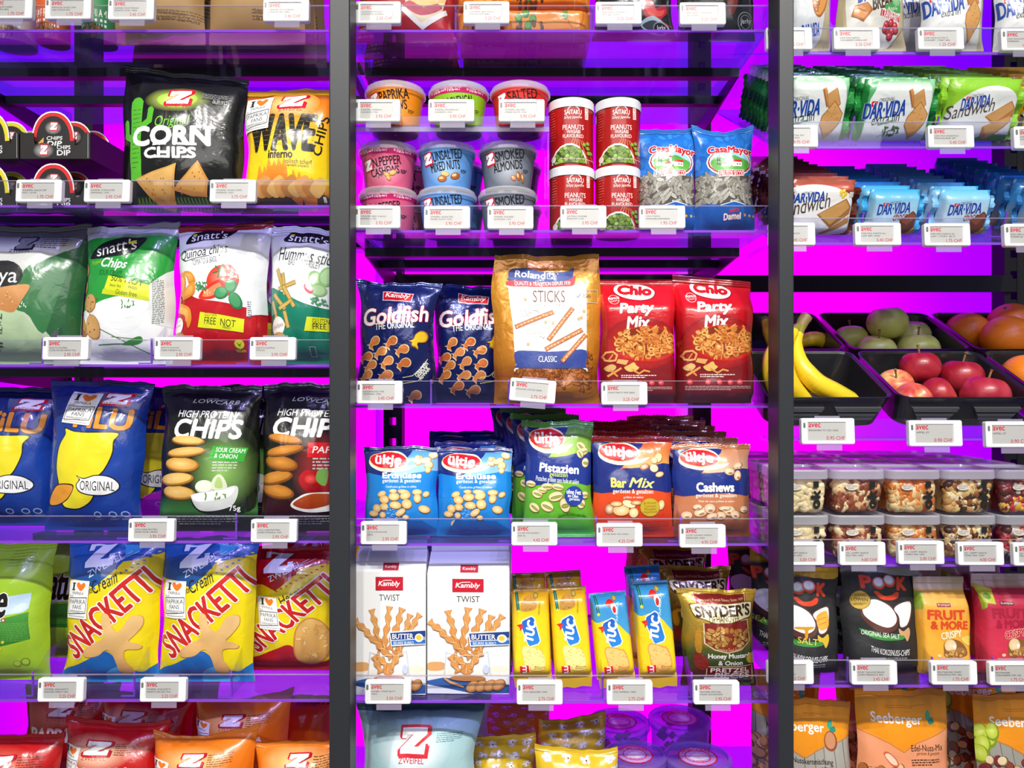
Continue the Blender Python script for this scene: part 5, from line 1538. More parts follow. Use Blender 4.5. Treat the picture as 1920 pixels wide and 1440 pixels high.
def stick(x0, y0, x1, y1, w=36):
    a.L([(x0, y0), (x1, y1)], w, '8a4418').L([(x0, y0), (x1, y1)], w * .76, 'b86a2c').L([(x0 + 3, y0 - 4), (x1 + 3, y1 - 4)], w * .25, 'd08c48')
    g = random.Random(int(x0))
    for i in range(10):
        f = (i + .5) / 10
        a.inc = .1 if i < 9 else 1
        a.E(x0 + (x1 - x0) * f + g.uniform(-7, 7), y0 + (y1 - y0) * f + g.uniform(-7, 7), 5, 4, 'fdf4e4', 0, None, 8)
stick(1345, 765, 1628, 655)
stick(1600, 865, 1780, 625)
stick(1578, 940, 1850, 790)
stick(1705, 1030, 1880, 830)
for x, y in ((1425, 552), (1575, 730), (1632, 738), (1440, 900), (1850, 690), (1870, 640), (1830, 700)):
    a.P([(x - 12, y - 10), (x + 12, y - 8), (x + 10, y + 12), (x - 8, y + 10)], 'd8a468')
a.T('CLASSIC', 1518, 995, 1660, 1040, 'f4f6fa', 0, .0)
pack('pretzel_stick_pouch', 'golden pouch of pretzel sticks with white and blue panel', 'snack pouch', a, .018, 760, .075, kind='pouch', st=.035, sb=.03, seed=85, wr=.004, lean=2, mat='foil_film', seal='c08426', pinch=.02, tl=.0, tr=.0)

# red party mix bags
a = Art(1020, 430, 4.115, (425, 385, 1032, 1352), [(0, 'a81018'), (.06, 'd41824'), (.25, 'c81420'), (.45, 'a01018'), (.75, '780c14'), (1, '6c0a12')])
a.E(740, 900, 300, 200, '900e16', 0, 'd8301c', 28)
a.S([(545, 490), (560, 440), (620, 412), (720, 415), (820, 440), (866, 490), (840, 545), (760, 568), (660, 560), (580, 530)], '8a0c14').S([(550, 486), (565, 440), (624, 418), (720, 420), (815, 444), (860, 488), (834, 540), (758, 562), (662, 554), (586, 525)], 'f4f4f2')
a.T('Chio', 578, 434, 838, 520, 'c8181e', 3, .10, .1, o='6a0c10', ow=.03)
a.E(538, 560, 42, 40, 'e8c8c4').E(538, 560, 38, 36, 'b81420').T('PREMIUM', 496, 540, 580, 560, 'f4e4e0', -8, .03).T('QUALITY', 505, 566, 572, 582, 'f4e4e0', -8, .0)
a.T('Party', 566, 586, 842, 694, 'fbf8f4', -2, .05, .2, o='8a1c1c', ow=.03).T('Mix', 616, 692, 808, 792, 'fbf8f4', -3, .05, .2, o='8a1c1c', ow=.03)
a.E(780, 905, 250, 138, 'c02018').E(780, 895, 244, 118, '7a2c10')
ins = lambda x, y: ((x - 780) / 245) ** 2 + ((y - 890) / 115) ** 2 < 1
g = random.Random(8)
a.inc = .05
for i in range(150):
    x, y = g.uniform(535, 1022), g.uniform(780, 1005)
    if not ins(x, y):
        continue
    c = g.choice(['e09a4c', 'd8863c', 'eab060', 'c87430'])
    if i % 3 == 0:
        a.E(x, y, 32, 24, 'a85820', g.uniform(0, 180), None, 12).E(x, y, 27, 19, c, 0, None, 12).E(x, y, 14, 9, '9a4c1c', 0, None, 10)
    elif i % 3 == 1:
        a.E(x, y, 26, 18, 'a85820', g.uniform(0, 180), None, 10).E(x - 2, y - 3, 22, 14, c, 20, None, 10)
    else:
        r_ = g.uniform(0, 3.1)
        a.L([(x - 34 * math.cos(r_), y - 34 * math.sin(r_)), (x + 34 * math.cos(r_), y + 34 * math.sin(r_))], 15, 'a85820').L([(x - 34 * math.cos(r_), y - 34 * math.sin(r_)), (x + 34 * math.cos(r_), y + 34 * math.sin(r_))], 10, c)
a.inc = 1
a.L([(450, 1000), (470, 970), (520, 965), (552, 990), (540, 1030), (500, 1035), (465, 1030), (450, 1000)], 14, 'd89a58').L([(490, 1030), (520, 985)], 10, 'c88848')
a.P([(560, 1020), (640, 1030), (620, 1065), (545, 1050)], 'dca05c').S([(455, 1090), (490, 1065), (520, 1060), (545, 1080), (520, 1110), (480, 1115)], 'c8a060').L([(480, 1150), (580, 1090)], 16, 'd08c48').L([(500, 1105), (550, 1150)], 14, 'c88040')
a.S([(605, 1085), (640, 1065), (680, 1045), (700, 1070), (720, 1085), (690, 1110), (640, 1115)], 'e0b060').L([(665, 1100), (720, 1130), (760, 1105), (800, 1115)], 14, 'd08a44')
a.lines(580, 1140, 850, 1170, 2, 'e8c8c4', 4, .5).lines(470, 1230, 970, 1265, 3, 'd8b0ac', 5, .4)
for x in (500, 640, 730, 815, 885):
    a.E(x, 1200, 22, 20, 'd83038').lines(x - 12, 1194, x + 12, 1206, 2, 'f0d0d0')
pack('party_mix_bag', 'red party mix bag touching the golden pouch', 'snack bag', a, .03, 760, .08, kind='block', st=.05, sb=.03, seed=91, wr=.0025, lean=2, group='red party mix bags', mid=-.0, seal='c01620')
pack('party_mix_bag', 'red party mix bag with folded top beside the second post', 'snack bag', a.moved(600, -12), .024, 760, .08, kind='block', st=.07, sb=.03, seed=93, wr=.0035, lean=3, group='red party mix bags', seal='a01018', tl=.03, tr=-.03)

# blue peanut bags and their neighbours
def nutbag(ox, oy, k, box, body, corner, name, sub, tail, c1, kind):
    a = Art(ox, oy, k, box, body)
    x0, y0, x1, y1 = box
    w, h = x1 - x0, y1 - y0
    q = lambda fx, fy: (x0 + fx * w, y0 + fy * h)
    nav = '1c2c78'
    a.P([q(0, 0), q(1, 0), q(1, .36), q(.35, .3), q(0, .4)], corner[0], corner[1])
    a.P([q(-.02, -.01), q(.68, -.01), q(.62, .09), q(.5, .2), q(.3, .34), q(-.02, .42)], nav)
    a.S([q(.08, .13), q(.28, .045), q(.5, .07), q(.6, .15), q(.56, .215), (q(.72, .2)), q(.58, .26), q(.3, .275), q(.1, .22)], 'f8f4e4')
    a.E(*q(.33, .15), w * .26, h * .095, 'f0d080', 3).E(*q(.33, .149), w * .25, h * .088, 'd8182a', 3)
    a.T('ültje', x0 + .15 * w, y0 + .085 * h, x0 + .51 * w, y0 + .225 * h, 'fbf6f4', 3, .085)
    band = c1
    a.S([q(-.02, .30), q(.25, .315), q(.6, .30), q(1.02, .27), q(1.02, .54), q(.7, .52), q(.4, .53), q(-.02, .545)], band, n=3)
    return a, q
BL = [(0, '1a3c94'), (.12, '2a78cc'), (.4, '2a90e0'), (.8, '1c7ccc'), (1, '1460a8')]
def erd():
    a, q = nutbag(640, 760, 4.571, (168, 365, 836, 1185), BL, ('2a86d4', 'a8dcf4'), '', '', '', '1c86dc', 0)
    a.T('Erdnüsse', 338, 594, 698, 650, 'fbfbf8', 0, .065).T('geröstet & gesalzen', 338, 652, 696, 695, 'f4f6f8', 0, .02).T('Cacahuètes grillées et salées', 370, 712, 662, 738, 'f0f4f8', 0, .0)
    for i, (x, y, rx, ry, r) in enumerate(((660, 490, 42, 46, 20), (720, 490, 50, 28, -20), (780, 440, 44, 30, 10), (750, 530, 38, 40, 30), (748, 575, 26, 30, 0), (650, 470, 24, 22, 0))):
        a.E(x, y, rx, ry, 'a87028', r).E(x - 2, y - 3, rx * .9, ry * .86, 'e8c484', r, 'f8e4b8')
    for i, (x, y, rx, ry, r) in enumerate(((340, 790, 42, 28, -20), (445, 765, 38, 20, 0), (545, 772, 60, 24, 10), (670, 775, 48, 28, 0), (750, 795, 34, 26, -30), (455, 815, 54, 38, 0), (560, 805, 52, 36, -15), (670, 830, 34, 44, 10), (365, 840, 46, 40, 20), (365, 905, 42, 34, 0),
                                               (470, 890, 56, 36, 5), (572, 880, 48, 46, 20), (300, 920, 40, 40, 0), (720, 930, 52, 36, 20), (515, 955, 52, 30, -35), (270, 970, 46, 30, 0), (355, 980, 30, 30, 0), (560, 1000, 30, 24, 0), (330, 1060, 40, 40, 0))):
        a.E(x, y, rx, ry, 'a06a24', r).E(x - 2, y - 3, rx * .93, ry * .9, 'e2b468', r, 'f8e2b0')
    a.N(390, 900, 520, 1010, 46, 4, 3, ['c8e4f8'], 4, '80b8e8').P([(330, 1020), (700, 1030), (810, 1120), (800, 1185), (240, 1185)], '1058a4')
    return a
pack('peanut_bag', 'light blue peanut bag close to the first post', 'nut bag', erd(), .024, 1018, .06, seed=101, wr=.0035, lean=4, group='light blue peanut bags', seal='182c74', mid=-.01)
e2 = pack('peanut_bag', 'light blue peanut bag close to the green pistachios', 'nut bag', erd().moved(636, 12), .02, 1018, .06, seed=103, wr=.005, lean=5, group='light blue peanut bags', seal='182c74', tr=-.0)
rear(e2, 3, ['dark blue peanut bag second behind the one by the pistachios', 'dark blue peanut bag third behind the one by the pistachios', 'dark blue peanut bag fourth behind the one by the pistachios'], dx=-.014, dz=.006, group='light blue peanut bags', jit=.01)

GR = [(0, '2a5a30'), (.05, '1c2c78'), (.3, '7ab83a'), (.55, '6cb02c'), (.8, '58a428'), (1, '2c9a3c')]
a, q = nutbag(1020, 760, 4.174, (-165, 132, 398, 1075), GR, ('2f7a34', 'b0d850'), '', '', '', '1e3488', 0)
a.T('Pistazien', -48, 478, 288, 552, 'fbfbf4', 4, .065).T('gesalzen', 36, 545, 190, 592, 'c8dc50', 4, .02).T('Pistaches grillées sans huile et salées', -75, 588, 288, 640, 'f0f4f0', 5, .0)
def pist(x, y, rx, ry, r):
    a.E(x, y, rx, ry, '8a6a34', r).E(x - 2, y - 2, rx * .94, ry * .92, 'e8cc98', r, 'f8e8c8').E(x + 2, y + 4, rx * .8, ry * .3, '6a5a28', r).E(x + 2, y + 4, rx * .7, ry * .2, '9aa848', r)
for p in ((310, 340, 46, 34, 40), (330, 380, 44, 30, -20), (345, 470, 30, 40, 10), (300, 400, 36, 28, 60), (20, 660, 50, 28, 0), (110, 665, 52, 26, 10), (90, 740, 62, 40, -15), (-60, 720, 44, 34, 20), (20, 820, 56, 40, 25), (165, 810, 40, 60, -15), (300, 800, 34, 40, 30), (-20, 690, 40, 24, 10), (-80, 830, 46, 34, 40), (335, 730, 30, 30, 0), (-110, 640, 40, 26, 10)):
    pist(*p)
a.E(240, 735, 78, 80, '24409c').T('ohne Fett', 178, 685, 302, 722, 'fbfbf8', 6, .03).T('im Ofen', 190, 722, 276, 748, 'fbfbf8', 6, .03).T('geröstet', 200, 750, 288, 778, 'fbfbf8', 6, .02)
a.lines(110, 880, 320, 910, 3, '2a6a1c', 4, .3).L([(110, 900), (200, 870), (330, 900)], 5, '2a6a1c')
ps = pack('pistachio_bag', 'green and blue pistachio bag in front of its row', 'nut bag', a, .016, 1018, .055, seed=105, wr=.0035, lean=5, group='green pistachio bags', seal='5aa43c', serr=True, bseal='3aa84a')
rear(ps, 3, ['green and blue pistachio bag second in its row', 'green and blue pistachio bag third in its row', 'green and blue pistachio bag last in its row'], dx=-.022, dz=.010, step=.062, group='green pistachio bags', jit=.008)
RDB = [(0, 'b01c20'), (.04, 'd8281c'), (.3, 'e04a20'), (.6, 'd84a1c'), (.8, 'c83418'), (1, 'b42c18')]
a, q = nutbag(1020, 760, 4.174, (372, 258, 1030, 1075), RDB, ('d02c20', 'f8c060'), '', '', '', '1e2c78', 0)
a.T('Bar', 512, 588, 640, 668, 'f0e060', 2, .065).T('Mix', 660, 588, 876, 668, 'f4e87c', 2, .04, .3).T('geröstet & gesalzen', 525, 680, 862, 724, 'f4f2e4', 1, .02).T('grillées et salées', 612, 735, 778, 758, 'f0f0ea', 0, .0)
for x, y, rx, ry, r, c in ((800, 498, 44, 26, -15, 'a05030'), (882, 512, 38, 34, 0, 'f0d0a0'), (925, 430, 44, 34, -50, 'f0cc90'), (890, 450, 30, 28, 0, 'e8c080'), (925, 562, 40, 22, -15, 'e8b878'), (510, 840, 44, 50, 0, '9a4c28'), (600, 850, 70, 50, 0, 'e8b868'), (700, 870, 40, 44, 0, 'ecc888'), (660, 800, 60, 30, 20, 'f4dca8'), (720, 790, 50, 20, 0, 'c07a40'), (930, 810, 30, 44, 20, 'e8b468'), (560, 800, 50, 22, 0, 'e0a858')):
    a.E(x, y, rx, ry, '8a4a1c', r).E(x - 2, y - 2, rx * .92, ry * .9, c, r, 'f8e4bc')
a.E(832, 826, 84, 76, '8a7418').E(832, 826, 80, 72, 'c0a428').T('Erdnüsse', 780, 780, 884, 800, '6a4a10', -2, .0).T('Cashews', 785, 806, 880, 826, '6a4a10', -2, .0).T('Mandeln', 785, 830, 880, 850, '6a4a10', -2, .0).T('Haselnüsse', 778, 852, 892, 872, '6a4a10', -2, .0)
a.lines(760, 940, 990, 1010, 4, '8a2010', 4, .2)
bm = pack('bar_mix_bag', 'blue and red nut mix bag in front of its row', 'nut bag', a, .02, 1018, .05, seed=107, wr=.0035, lean=5, group='blue and red nut mix bags', seal='c42a20', serr=True)
rear(bm, 3, ['blue and red nut mix bag second in its row', 'blue and red nut mix bag third in its row', 'blue and red nut mix bag last in its row'], dx=-.014, dz=.007, step=.056, group='blue and red nut mix bags', jit=.012)
COP = [(0, 'b86840'), (.05, 'c87850'), (.4, 'c07048'), (.7, 'c88058'), (.85, '8a4a2a'), (1, '7c3c20')]
a, q = nutbag(1020, 760, 4.174, (1012, 310, 1645, 1085), COP, ('c47850', 'ecc8a8'), '', '', '', '1e3080', 0)
a.T('Cashews', 1182, 625, 1495, 705, 'f8f4d8', 0, .065).T('geröstet & gesalzen', 1172, 716, 1512, 758, 'f4f2e8', 0, .02).T('Noix de cajou grillées et salées', 1196, 772, 1495, 794, 'f0f0ea', 0, .0)
for x, y, rx, ry, r in ((1465, 535, 46, 34, 0), (1545, 490, 48, 26, -20), (1530, 570, 30, 46, 20), (1560, 490, 20, 30, 20), (1220, 870, 60, 40, -20), (1290, 840, 50, 44, 0), (1110, 900, 46, 36, 0), (1450, 860, 60, 44, 10), (1380, 900, 46, 36, 0), (1310, 905, 50, 30, -15), (1500, 890, 46, 36, 30), (1410, 840, 50, 20, 0), (1580, 850, 40, 30, 0), (1190, 830, 40, 24, 0)):
    a.E(x, y, rx, ry, '8a5a38', r).E(x - 2, y - 2, rx * .93, ry * .9, 'e0b890', r, 'f8e4cc').E(x + 4, y + ry * .4, rx * .4, ry * .24, 'a87850', r)
ca_ = pack('cashew_bag', 'blue and copper cashew bag in front of its row', 'nut bag', a, .022, 1018, .05, seed=109, wr=.003, lean=4, group='blue and copper cashew bags', seal='b87048', serr=True)
rear(ca_, 5, ['blue and copper cashew bag second in its row', 'blue and copper cashew bag third in its row', 'blue and copper cashew bag fourth in its row', 'blue and copper cashew bag fifth in its row', 'blue and copper cashew bag last in its row'], dx=-.009, dz=.008, step=.05, group='blue and copper cashew bags', jit=.008)

# white cartons of twisted pastry
def carton(label, px0, px1, ptop, Y, rz):
    k = 1 + Y / D
    w = (px1 - px0) * S * k
    zs = Z(1312) + .0012
    h = Z(ptop, Y) - zs
    d = .085
    t = thing('pastry_carton', label, 'carton', (X((px0 + px1) / 2, Y), Y, zs), math.radians(rz), 'white pastry cartons')
    a = Art(640, 1010, 4.364, (703, 285, 1382, 1320), [(0, 'f2f2f2'), (.6, 'f4f4f3'), (1, 'ecebea')])
    a.R(912, 330, 1168, 442, 'c8102c').T('Kambly', 935, 362, 1142, 418, 'fbf6f6', 0, .035, .2).L([(945, 378), (990, 358), (1060, 356)], 6, 'fbf6f6').L([(912, 330), (1168, 330), (1168, 442), (912, 442)], 3, '8a0c1c', True)
    a.T('TWIST', 945, 476, 1138, 530, '3a3a38', 0, -.012)
    a.P([(703, 1210), (840, 1180), (1382, 1240), (1382, 1310), (1100, 1320), (703, 1240)], '3a6ab0', '28528c')
    a.R(703, 1100, 1382, 1165, 'f4eee4', 'e6e0d8')
    a.S([(705, 1060), (760, 1045), (842, 1055), (842, 1110), (770, 1125), (705, 1115)], 'dca468').E(1300, 1100, 90, 30, 'f4e4d0')
    def twist(p, q_, wd, n=4):
        p, q_ = np.array(p, float), np.array(q_, float)
        d_ = (q_ - p) / np.linalg.norm(q_ - p)
        nr = np.array([-d_[1], d_[0]])
        f = np.linspace(0, 1, 25)
        wv = wd * (.74 + .26 * np.cos(f * n * 2 * math.pi)) * .8
        mid = p + np.outer(f, q_ - p) + np.outer(np.sin(f * n * math.pi) * wd * .12, nr)
        for k, col, c2 in ((1., 'b06a30', 'a8602a'), (.86, 'e0a05c', 'd08a46')):
            a.P([tuple(v) for v in mid + nr * (wv * k)[:, None]] + [tuple(v) for v in (mid - nr * (wv * k)[:, None])[::-1]], col, c2)
        for i in range(n):
            c0, c1 = p + (q_ - p) * (i + .30) / n, p + (q_ - p) * (i + .78) / n
            a.L([tuple(c0 + nr * wd * .45), tuple((c0 + c1) / 2 + nr * wd * .1), tuple(c1 - nr * wd * .42)], 7, 'bc7838')
            a.L([tuple(c0 + nr * wd * .25), tuple(c1 - nr * wd * .4)], 9, 'eab878')
    twist((875, 600), (960, 960), 42)
    twist((1045, 575), (985, 960), 42)
    twist((1165, 590), (1040, 940), 44)
    twist((1330, 640), (1090, 980), 40, 5)
    twist((1240, 640), (1130, 960), 40)
    twist((720, 690), (1060, 1010), 44, 6)
    twist((920, 970), (1060, 1140), 46, 3)
    twist((1150, 960), (1000, 1140), 46, 3)
    twist((900, 990), (960, 1130), 40, 2)
    a.L([(862, 950), (845, 1140)], 6, 'c8d4e0').L([(1205, 940), (1228, 1140)], 6, 'c8d4e0').L([(862, 950), (960, 985), (1120, 985), (1205, 940)], 4, 'd8e0e8').E(1190, 1100, 24, 40, 'c4d0ec')
    a.E(1040, 1180, 150, 26, 'c08048').S([(840, 1185), (900, 1230), (1000, 1260), (990, 1240), (900, 1205), (850, 1175)], 'e0a468')
    for i in range(4):
        a.E(1080 + i * 72, 1252 - i * 6, 62, 44, 'a8682c', -35).E(1076 + i * 72, 1248 - i * 6, 54, 36, 'd8924c', -35, 'f0bc80')
    a.P([(1040, 785), (1382, 765), (1382, 890), (1060, 908)], 'f2f4f6').P([(1050, 796), (1382, 775), (1382, 842), (1062, 856)], '1c3c88').P([(1062, 862), (1382, 848), (1382, 884), (1066, 898)], '2a6cc0')
    a.T('BUTTER', 1070, 802, 1268, 846, 'fbfbfb', -1, .03).T('BEURRE BURRO', 1082, 866, 1272, 892, 'e8f0f8', -1, .02).E(1322, 836, 40, 36, 'f4f0e0').E(1320, 834, 26, 22, 'f0c838').L([(1340, 830), (1382, 832)], 6, 'e0e4e8')
    m = MB()
    F = np.array([[(-w / 2, 0, h), (w / 2, 0, h)], [(-w / 2, 0, 0), (w / 2, 0, 0)]])
    m.grid(F, 'f3f3f2', smooth=False)
    lay(m, a, 'body', F, np.array([0., 1.]), np.array([0., 1.]))
    hw, gz, gy = w / 2, h + .030, d * .5
    # sides, back, sloping top panels, ridge seal
    v = [(-hw, 0, 0), (hw, 0, 0), (hw, d, 0), (-hw, d, 0), (-hw, 0, h), (hw, 0, h), (hw, d, h), (-hw, d, h), (-hw * .98, gy - .004, gz), (hw * .98, gy - .004, gz), (hw * .98, gy + .004, gz), (-hw * .98, gy + .004, gz)]
    m.add(v, [(1, 2, 6, 5), (3, 0, 4, 7), (2, 3, 7, 6), (0, 3, 2, 1), (5, 6, 10, 9), (7, 4, 8, 11), (6, 7, 11, 10)], 'eeeeec')
    m.build('carton_body', 'card', t)
    m = MB()
    top = np.array([[(-hw * .98, gy - .004, gz), (hw * .98, gy - .004, gz)], [(-hw, 0, h), (hw, 0, h)]])
    m.grid(top, 'dfe0e2', smooth=False)
    b = Art(0, 0, 1, (0, 0, 100, 40), 'dfe0e2')
    b.R(40, 24, 62, 38, 'a8142c').T('Kambly', 43, 28, 59, 35, 'f4e8e8').L([(2, 22), (98, 22)], 1, 'b8babc')
    lay(m, b, 'body', top, np.array([0., 1.]), np.array([0., 1.]))
    m.box(-hw * .97, gy - .0035, gz, hw * .97, gy + .0035, gz + .0, 'e8e8ea')
    o = m.build('gable_top', 'card', t)
    MB().box(-hw * .97, gy - .0015, gz - .001, hw * .97, gy + .0015, gz + .026, 'd4d6da').build('top_fin', 'card', t)
    return t
c1_ = carton('white pastry carton standing against the first post', 663, 798, 1072, .018, 0)
c2_ = carton('white pastry carton next to the yellow biscuits', 801, 955, 1076, .022, -1.5)
dup(c1_, (c1_.location.x + .008, c1_.location.y + .09, c1_.location.z + .0), 0, 'white pastry carton behind the one against the post')
dup(c2_, (c2_.location.x + .004, c2_.location.y + .09, c2_.location.z + .0), 0, 'white pastry carton behind the one by the biscuits')

# yellow biscuit packs
def tuc(blue):
    a = Art(1020, 1010, 4.174, (48, 415, 432, 1150), [(0, 'a87820'), (.12, 'd0a018'), (.3, 'f0cc18'), (1, 'f4d020')])
    if blue:
        a.S([(40, 400), (450, 400), (450, 880), (420, 800), (360, 740), (310, 690), (220, 640), (110, 660), (60, 640), (40, 600)], '2f7cb8', '48a4d8', n=3)
        a.S([(200, 500), (240, 470), (280, 490), (270, 530), (220, 530)], 'c02018').S([(250, 520), (290, 510), (310, 560), (290, 600), (260, 580)], 'e8e0e0').E(280, 560, 18, 30, 'c02820').T('PAPRIKA', 210, 580, 400, 600, 'd8f0f8', -80, .0)
        ck, ck2 = 'e89a4c', 'f4c070'
    else:
        a.S([(140, 580), (170, 490), (240, 460), (290, 480), (300, 560), (230, 590)], 'b8863c').N(150, 480, 290, 580, 24, 4, 4, ['8a5a20'], 3, '6a4010')
        a.T('ORIGINAL', 270, 560, 380, 576, '5a4a10', -84, .0)
        ck, ck2 = 'f0d068', 'f8e490'
    a.L([(105, 450), (118, 580)], 30, '1c5a5a').L([(105, 452), (118, 578)], 5, '48b0a0').E(118, 590, 15, 14, 'c8d020')
    a.E(295, 468, 24, 22, '6a6a4a').E(295, 468, 17, 16, 'b89a3c')
    a.P([(130, 700), (150, 660), (245, 625), (275, 640), (332, 830), (310, 862), (220, 882), (200, 860)], 'f6f6f4').P([(140, 702), (156, 668), (243, 634), (270, 648), (322, 828), (304, 854), (222, 872), (206, 856)], '1c54b8', '2a86d8')
    a.T('TUC', 140, 706, 320, 800, 'fbfbfb', -76, .075)
    a.P([(98, 700), (150, 690), (165, 712), (140, 716), (160, 725), (130, 748), (128, 722)], 'd82820')
    a.S([(140, 900), (170, 865), (260, 880), (330, 905), (365, 960), (370, 1050), (300, 1075), (180, 1050), (150, 960)], ck).S([(150, 905), (175, 876), (258, 890), (322, 914), (354, 965), (358, 1038), (298, 1062), (190, 1040), (160, 960)], ck2)
    a.N(165, 890, 350, 1050, 30, 4, 4, ['a87830' if not blue else 'c85a20'], 3, 'c89840')
    a.P([(118, 1032), (205, 1026), (208, 1082), (124, 1088)], 'd81c28').T('LU', 135, 1036, 195, 1080, 'fbf4f4', -90, .08)
    a.lines(260, 1040, 370, 1062, 2, 'b09020', 4, .5)
    return a
def tucpack(label, box, blue, Y, lean, rz, zo, sd):
    a = tuc(blue)
    bx = a.box
    t = pack('biscuit_pack', label, 'biscuit pack', a, Y, 1312, .048, kind='brick', seed=sd, lean=lean, rz=rz, wr=.0012, group='yellow biscuit packs', zoff=zo)
    return t
def place_tuc(px0, px1, pytop, pybot, blue, label, Y, lean, tilt, sd, rears=0, rl=()):
    a = tuc(blue)
    a.ox, a.oy, a.k = px0 - a.box[0] * (px1 - px0) / (a.box[2] - a.box[0]), 0, (a.box[2] - a.box[0]) / (px1 - px0)
    a.oy = pytop - a.box[1] / a.k
    t = pack('biscuit_pack', label, 'biscuit pack', a, Y, 1312, .05, kind='brick', seed=sd, lean=lean, wr=.0012, group='yellow biscuit packs', zoff=.0145)
    t.rotation_euler = (0, math.radians(tilt), 0)
    yb = '2f7cb8' if blue else 'c89c18'
    w = t['d']
    for c in t.children:
        pass
    # folded, crimped end flap under the pack
    x0, y0, x1, y1 = a.px()
    ww = (x1 - x0) * S * (1 + Y / D)
    m = MB().prism([(-ww * .46, -.012), (-ww * .2, -.010), (0, -.013), (ww * .2, -.010), (ww * .46, -.012), (ww * .48, .004), (-ww * .48, .004)], -.012, -.0105, 'c8a020')
    m.build('end_flap', 'gloss_film', t)
    if rears:
        rear(t, rears, rl, step=.06, dx=-.004, dz=.014, group='yellow biscuit packs')
    return t
place_tuc(962, 1035, 1112, 1290, False, 'all yellow biscuit pack next to the white cartons', .03, 10, -1.5, 111, 1, ['all yellow biscuit pack behind the one by the cartons'])
place_tuc(1041, 1112, 1108, 1290, False, 'all yellow biscuit pack next to the divider', .03, 10, -3.5, 113, 1, ['all yellow biscuit pack behind the one by the divider'])
place_tuc(1121, 1193, 1118, 1290, True, 'yellow and blue biscuit pack, the shorter with a rounded top', .03, 11, -5, 115)
place_tuc(1201, 1272, 1096, 1290, True, 'yellow and blue biscuit pack next to the pretzel bag', .03, 8, -4, 117, 1, ['yellow and blue biscuit pack with torn flap behind its twin'])

# golden pretzel bags
a = Art(1020, 1010, 4.174, (1085, 405, 1690, 1262), [(0, 'b08c28'), (.25, 'b89430'), (.5, '9a7a28'), (.62, '4a5a28'), (.75, '3a4a20'), (.85, '5a2018'), (1, '4a1a14')])
a.P([(1192, 430), (1602, 410), (1610, 520), (1195, 540)], '7a1c1c', '8c2420').L([(1200, 430), (1200, 530)], 5, 'e8d8a8').L([(1598, 412), (1600, 520)], 5, 'e8d8a8').T("American's Pretzel Bakery Since 1909", 1222, 482, 1585, 512, 'e8c890', -2, .0)
a.P([(1235, 690), (1625, 660), (1640, 850), (1560, 915), (1430, 945), (1320, 915), (1240, 860)], 'e8dcb0').P([(1243, 690), (1617, 665), (1630, 846), (1552, 906), (1430, 935), (1326, 906), (1250, 854)], '7c1c1c', 'a83428')
ins = lambda x, y: abs(x - 1435) < 180 - max(0, y - 840) * 1.2
a.N(1260, 740, 1620, 880, 60, 30, 20, ['c89048', 'd8a45c', 'b87c38', 'e0b470'], 6, '6a3c14', ins)
a.T('American Fresh Format', 1340, 880, 1560, 920, 'e8c890', -2, .0, arc=-16)
a.S([(1145, 560), (1160, 530), (1300, 535), (1500, 515), (1640, 510), (1665, 530), (1660, 640), (1600, 655), (1450, 690), (1330, 695), (1250, 665), (1180, 650), (1155, 610)], '6a4a18', n=3).S([(1153, 562), (1168, 538), (1300, 543), (1500, 523), (1636, 518), (1657, 536), (1652, 634), (1596, 647), (1450, 682), (1332, 687), (1254, 657), (1186, 642), (1162, 606)], 'ece0b4', n=3)
a.T("SNYDER'S", 1180, 538, 1645, 640, '3a2418', -3, .055, arc=4).T('OF HANOVER', 1285, 625, 1545, 682, '3a2418', -4, .0)
a.T('Honey Mustard', 1268, 945, 1628, 1000, 'f6f2ea', 0, .045).T('& Onion', 1352, 1008, 1560, 1048, 'f6f2ea', 0, .045)
a.P([(1258, 1058), (1655, 1055), (1655, 1190), (1258, 1195)], 'e0d0a0').P([(1264, 1064), (1648, 1061), (1648, 1184), (1264, 1188)], '6a1816').T('PRETZEL', 1290, 1072, 1620, 1112, 'f4ecd8', 0, .04).T('PIECES', 1330, 1118, 1625, 1172, 'f4ecd8', 0, .04)
a.S([(1180, 760), (1215, 740), (1225, 900), (1200, 960), (1175, 900)], 'c88c28').S([(1160, 960), (1220, 950), (1280, 1020), (1240, 1100), (1165, 1060)], '8a2c20').S([(1600, 980), (1660, 950), (1700, 990), (1680, 1050), (1610, 1030)], 'd8b430').N(1540, 1190, 1660, 1250, 12, 18, 14, ['5a7a30'], 3, '2a4a18')
sn = pack('pretzel_bag', 'golden and dark red pretzel bag in front of its row', 'pretzel bag', a, .022, 1312, .075, seed=121, wr=.005, lean=5, mat='foil_film', group='golden pretzel bags', seal='b8942c', tr=-.01, mid=.01, ft=.07, pinch=.09)
rear(sn, 3, ['golden and dark red pretzel bag second in its row', 'golden and dark red pretzel bag third in its row', 'golden and dark red pretzel bag last in its row'], dx=-.02, dz=.02, step=.088, group='golden pretzel bags')

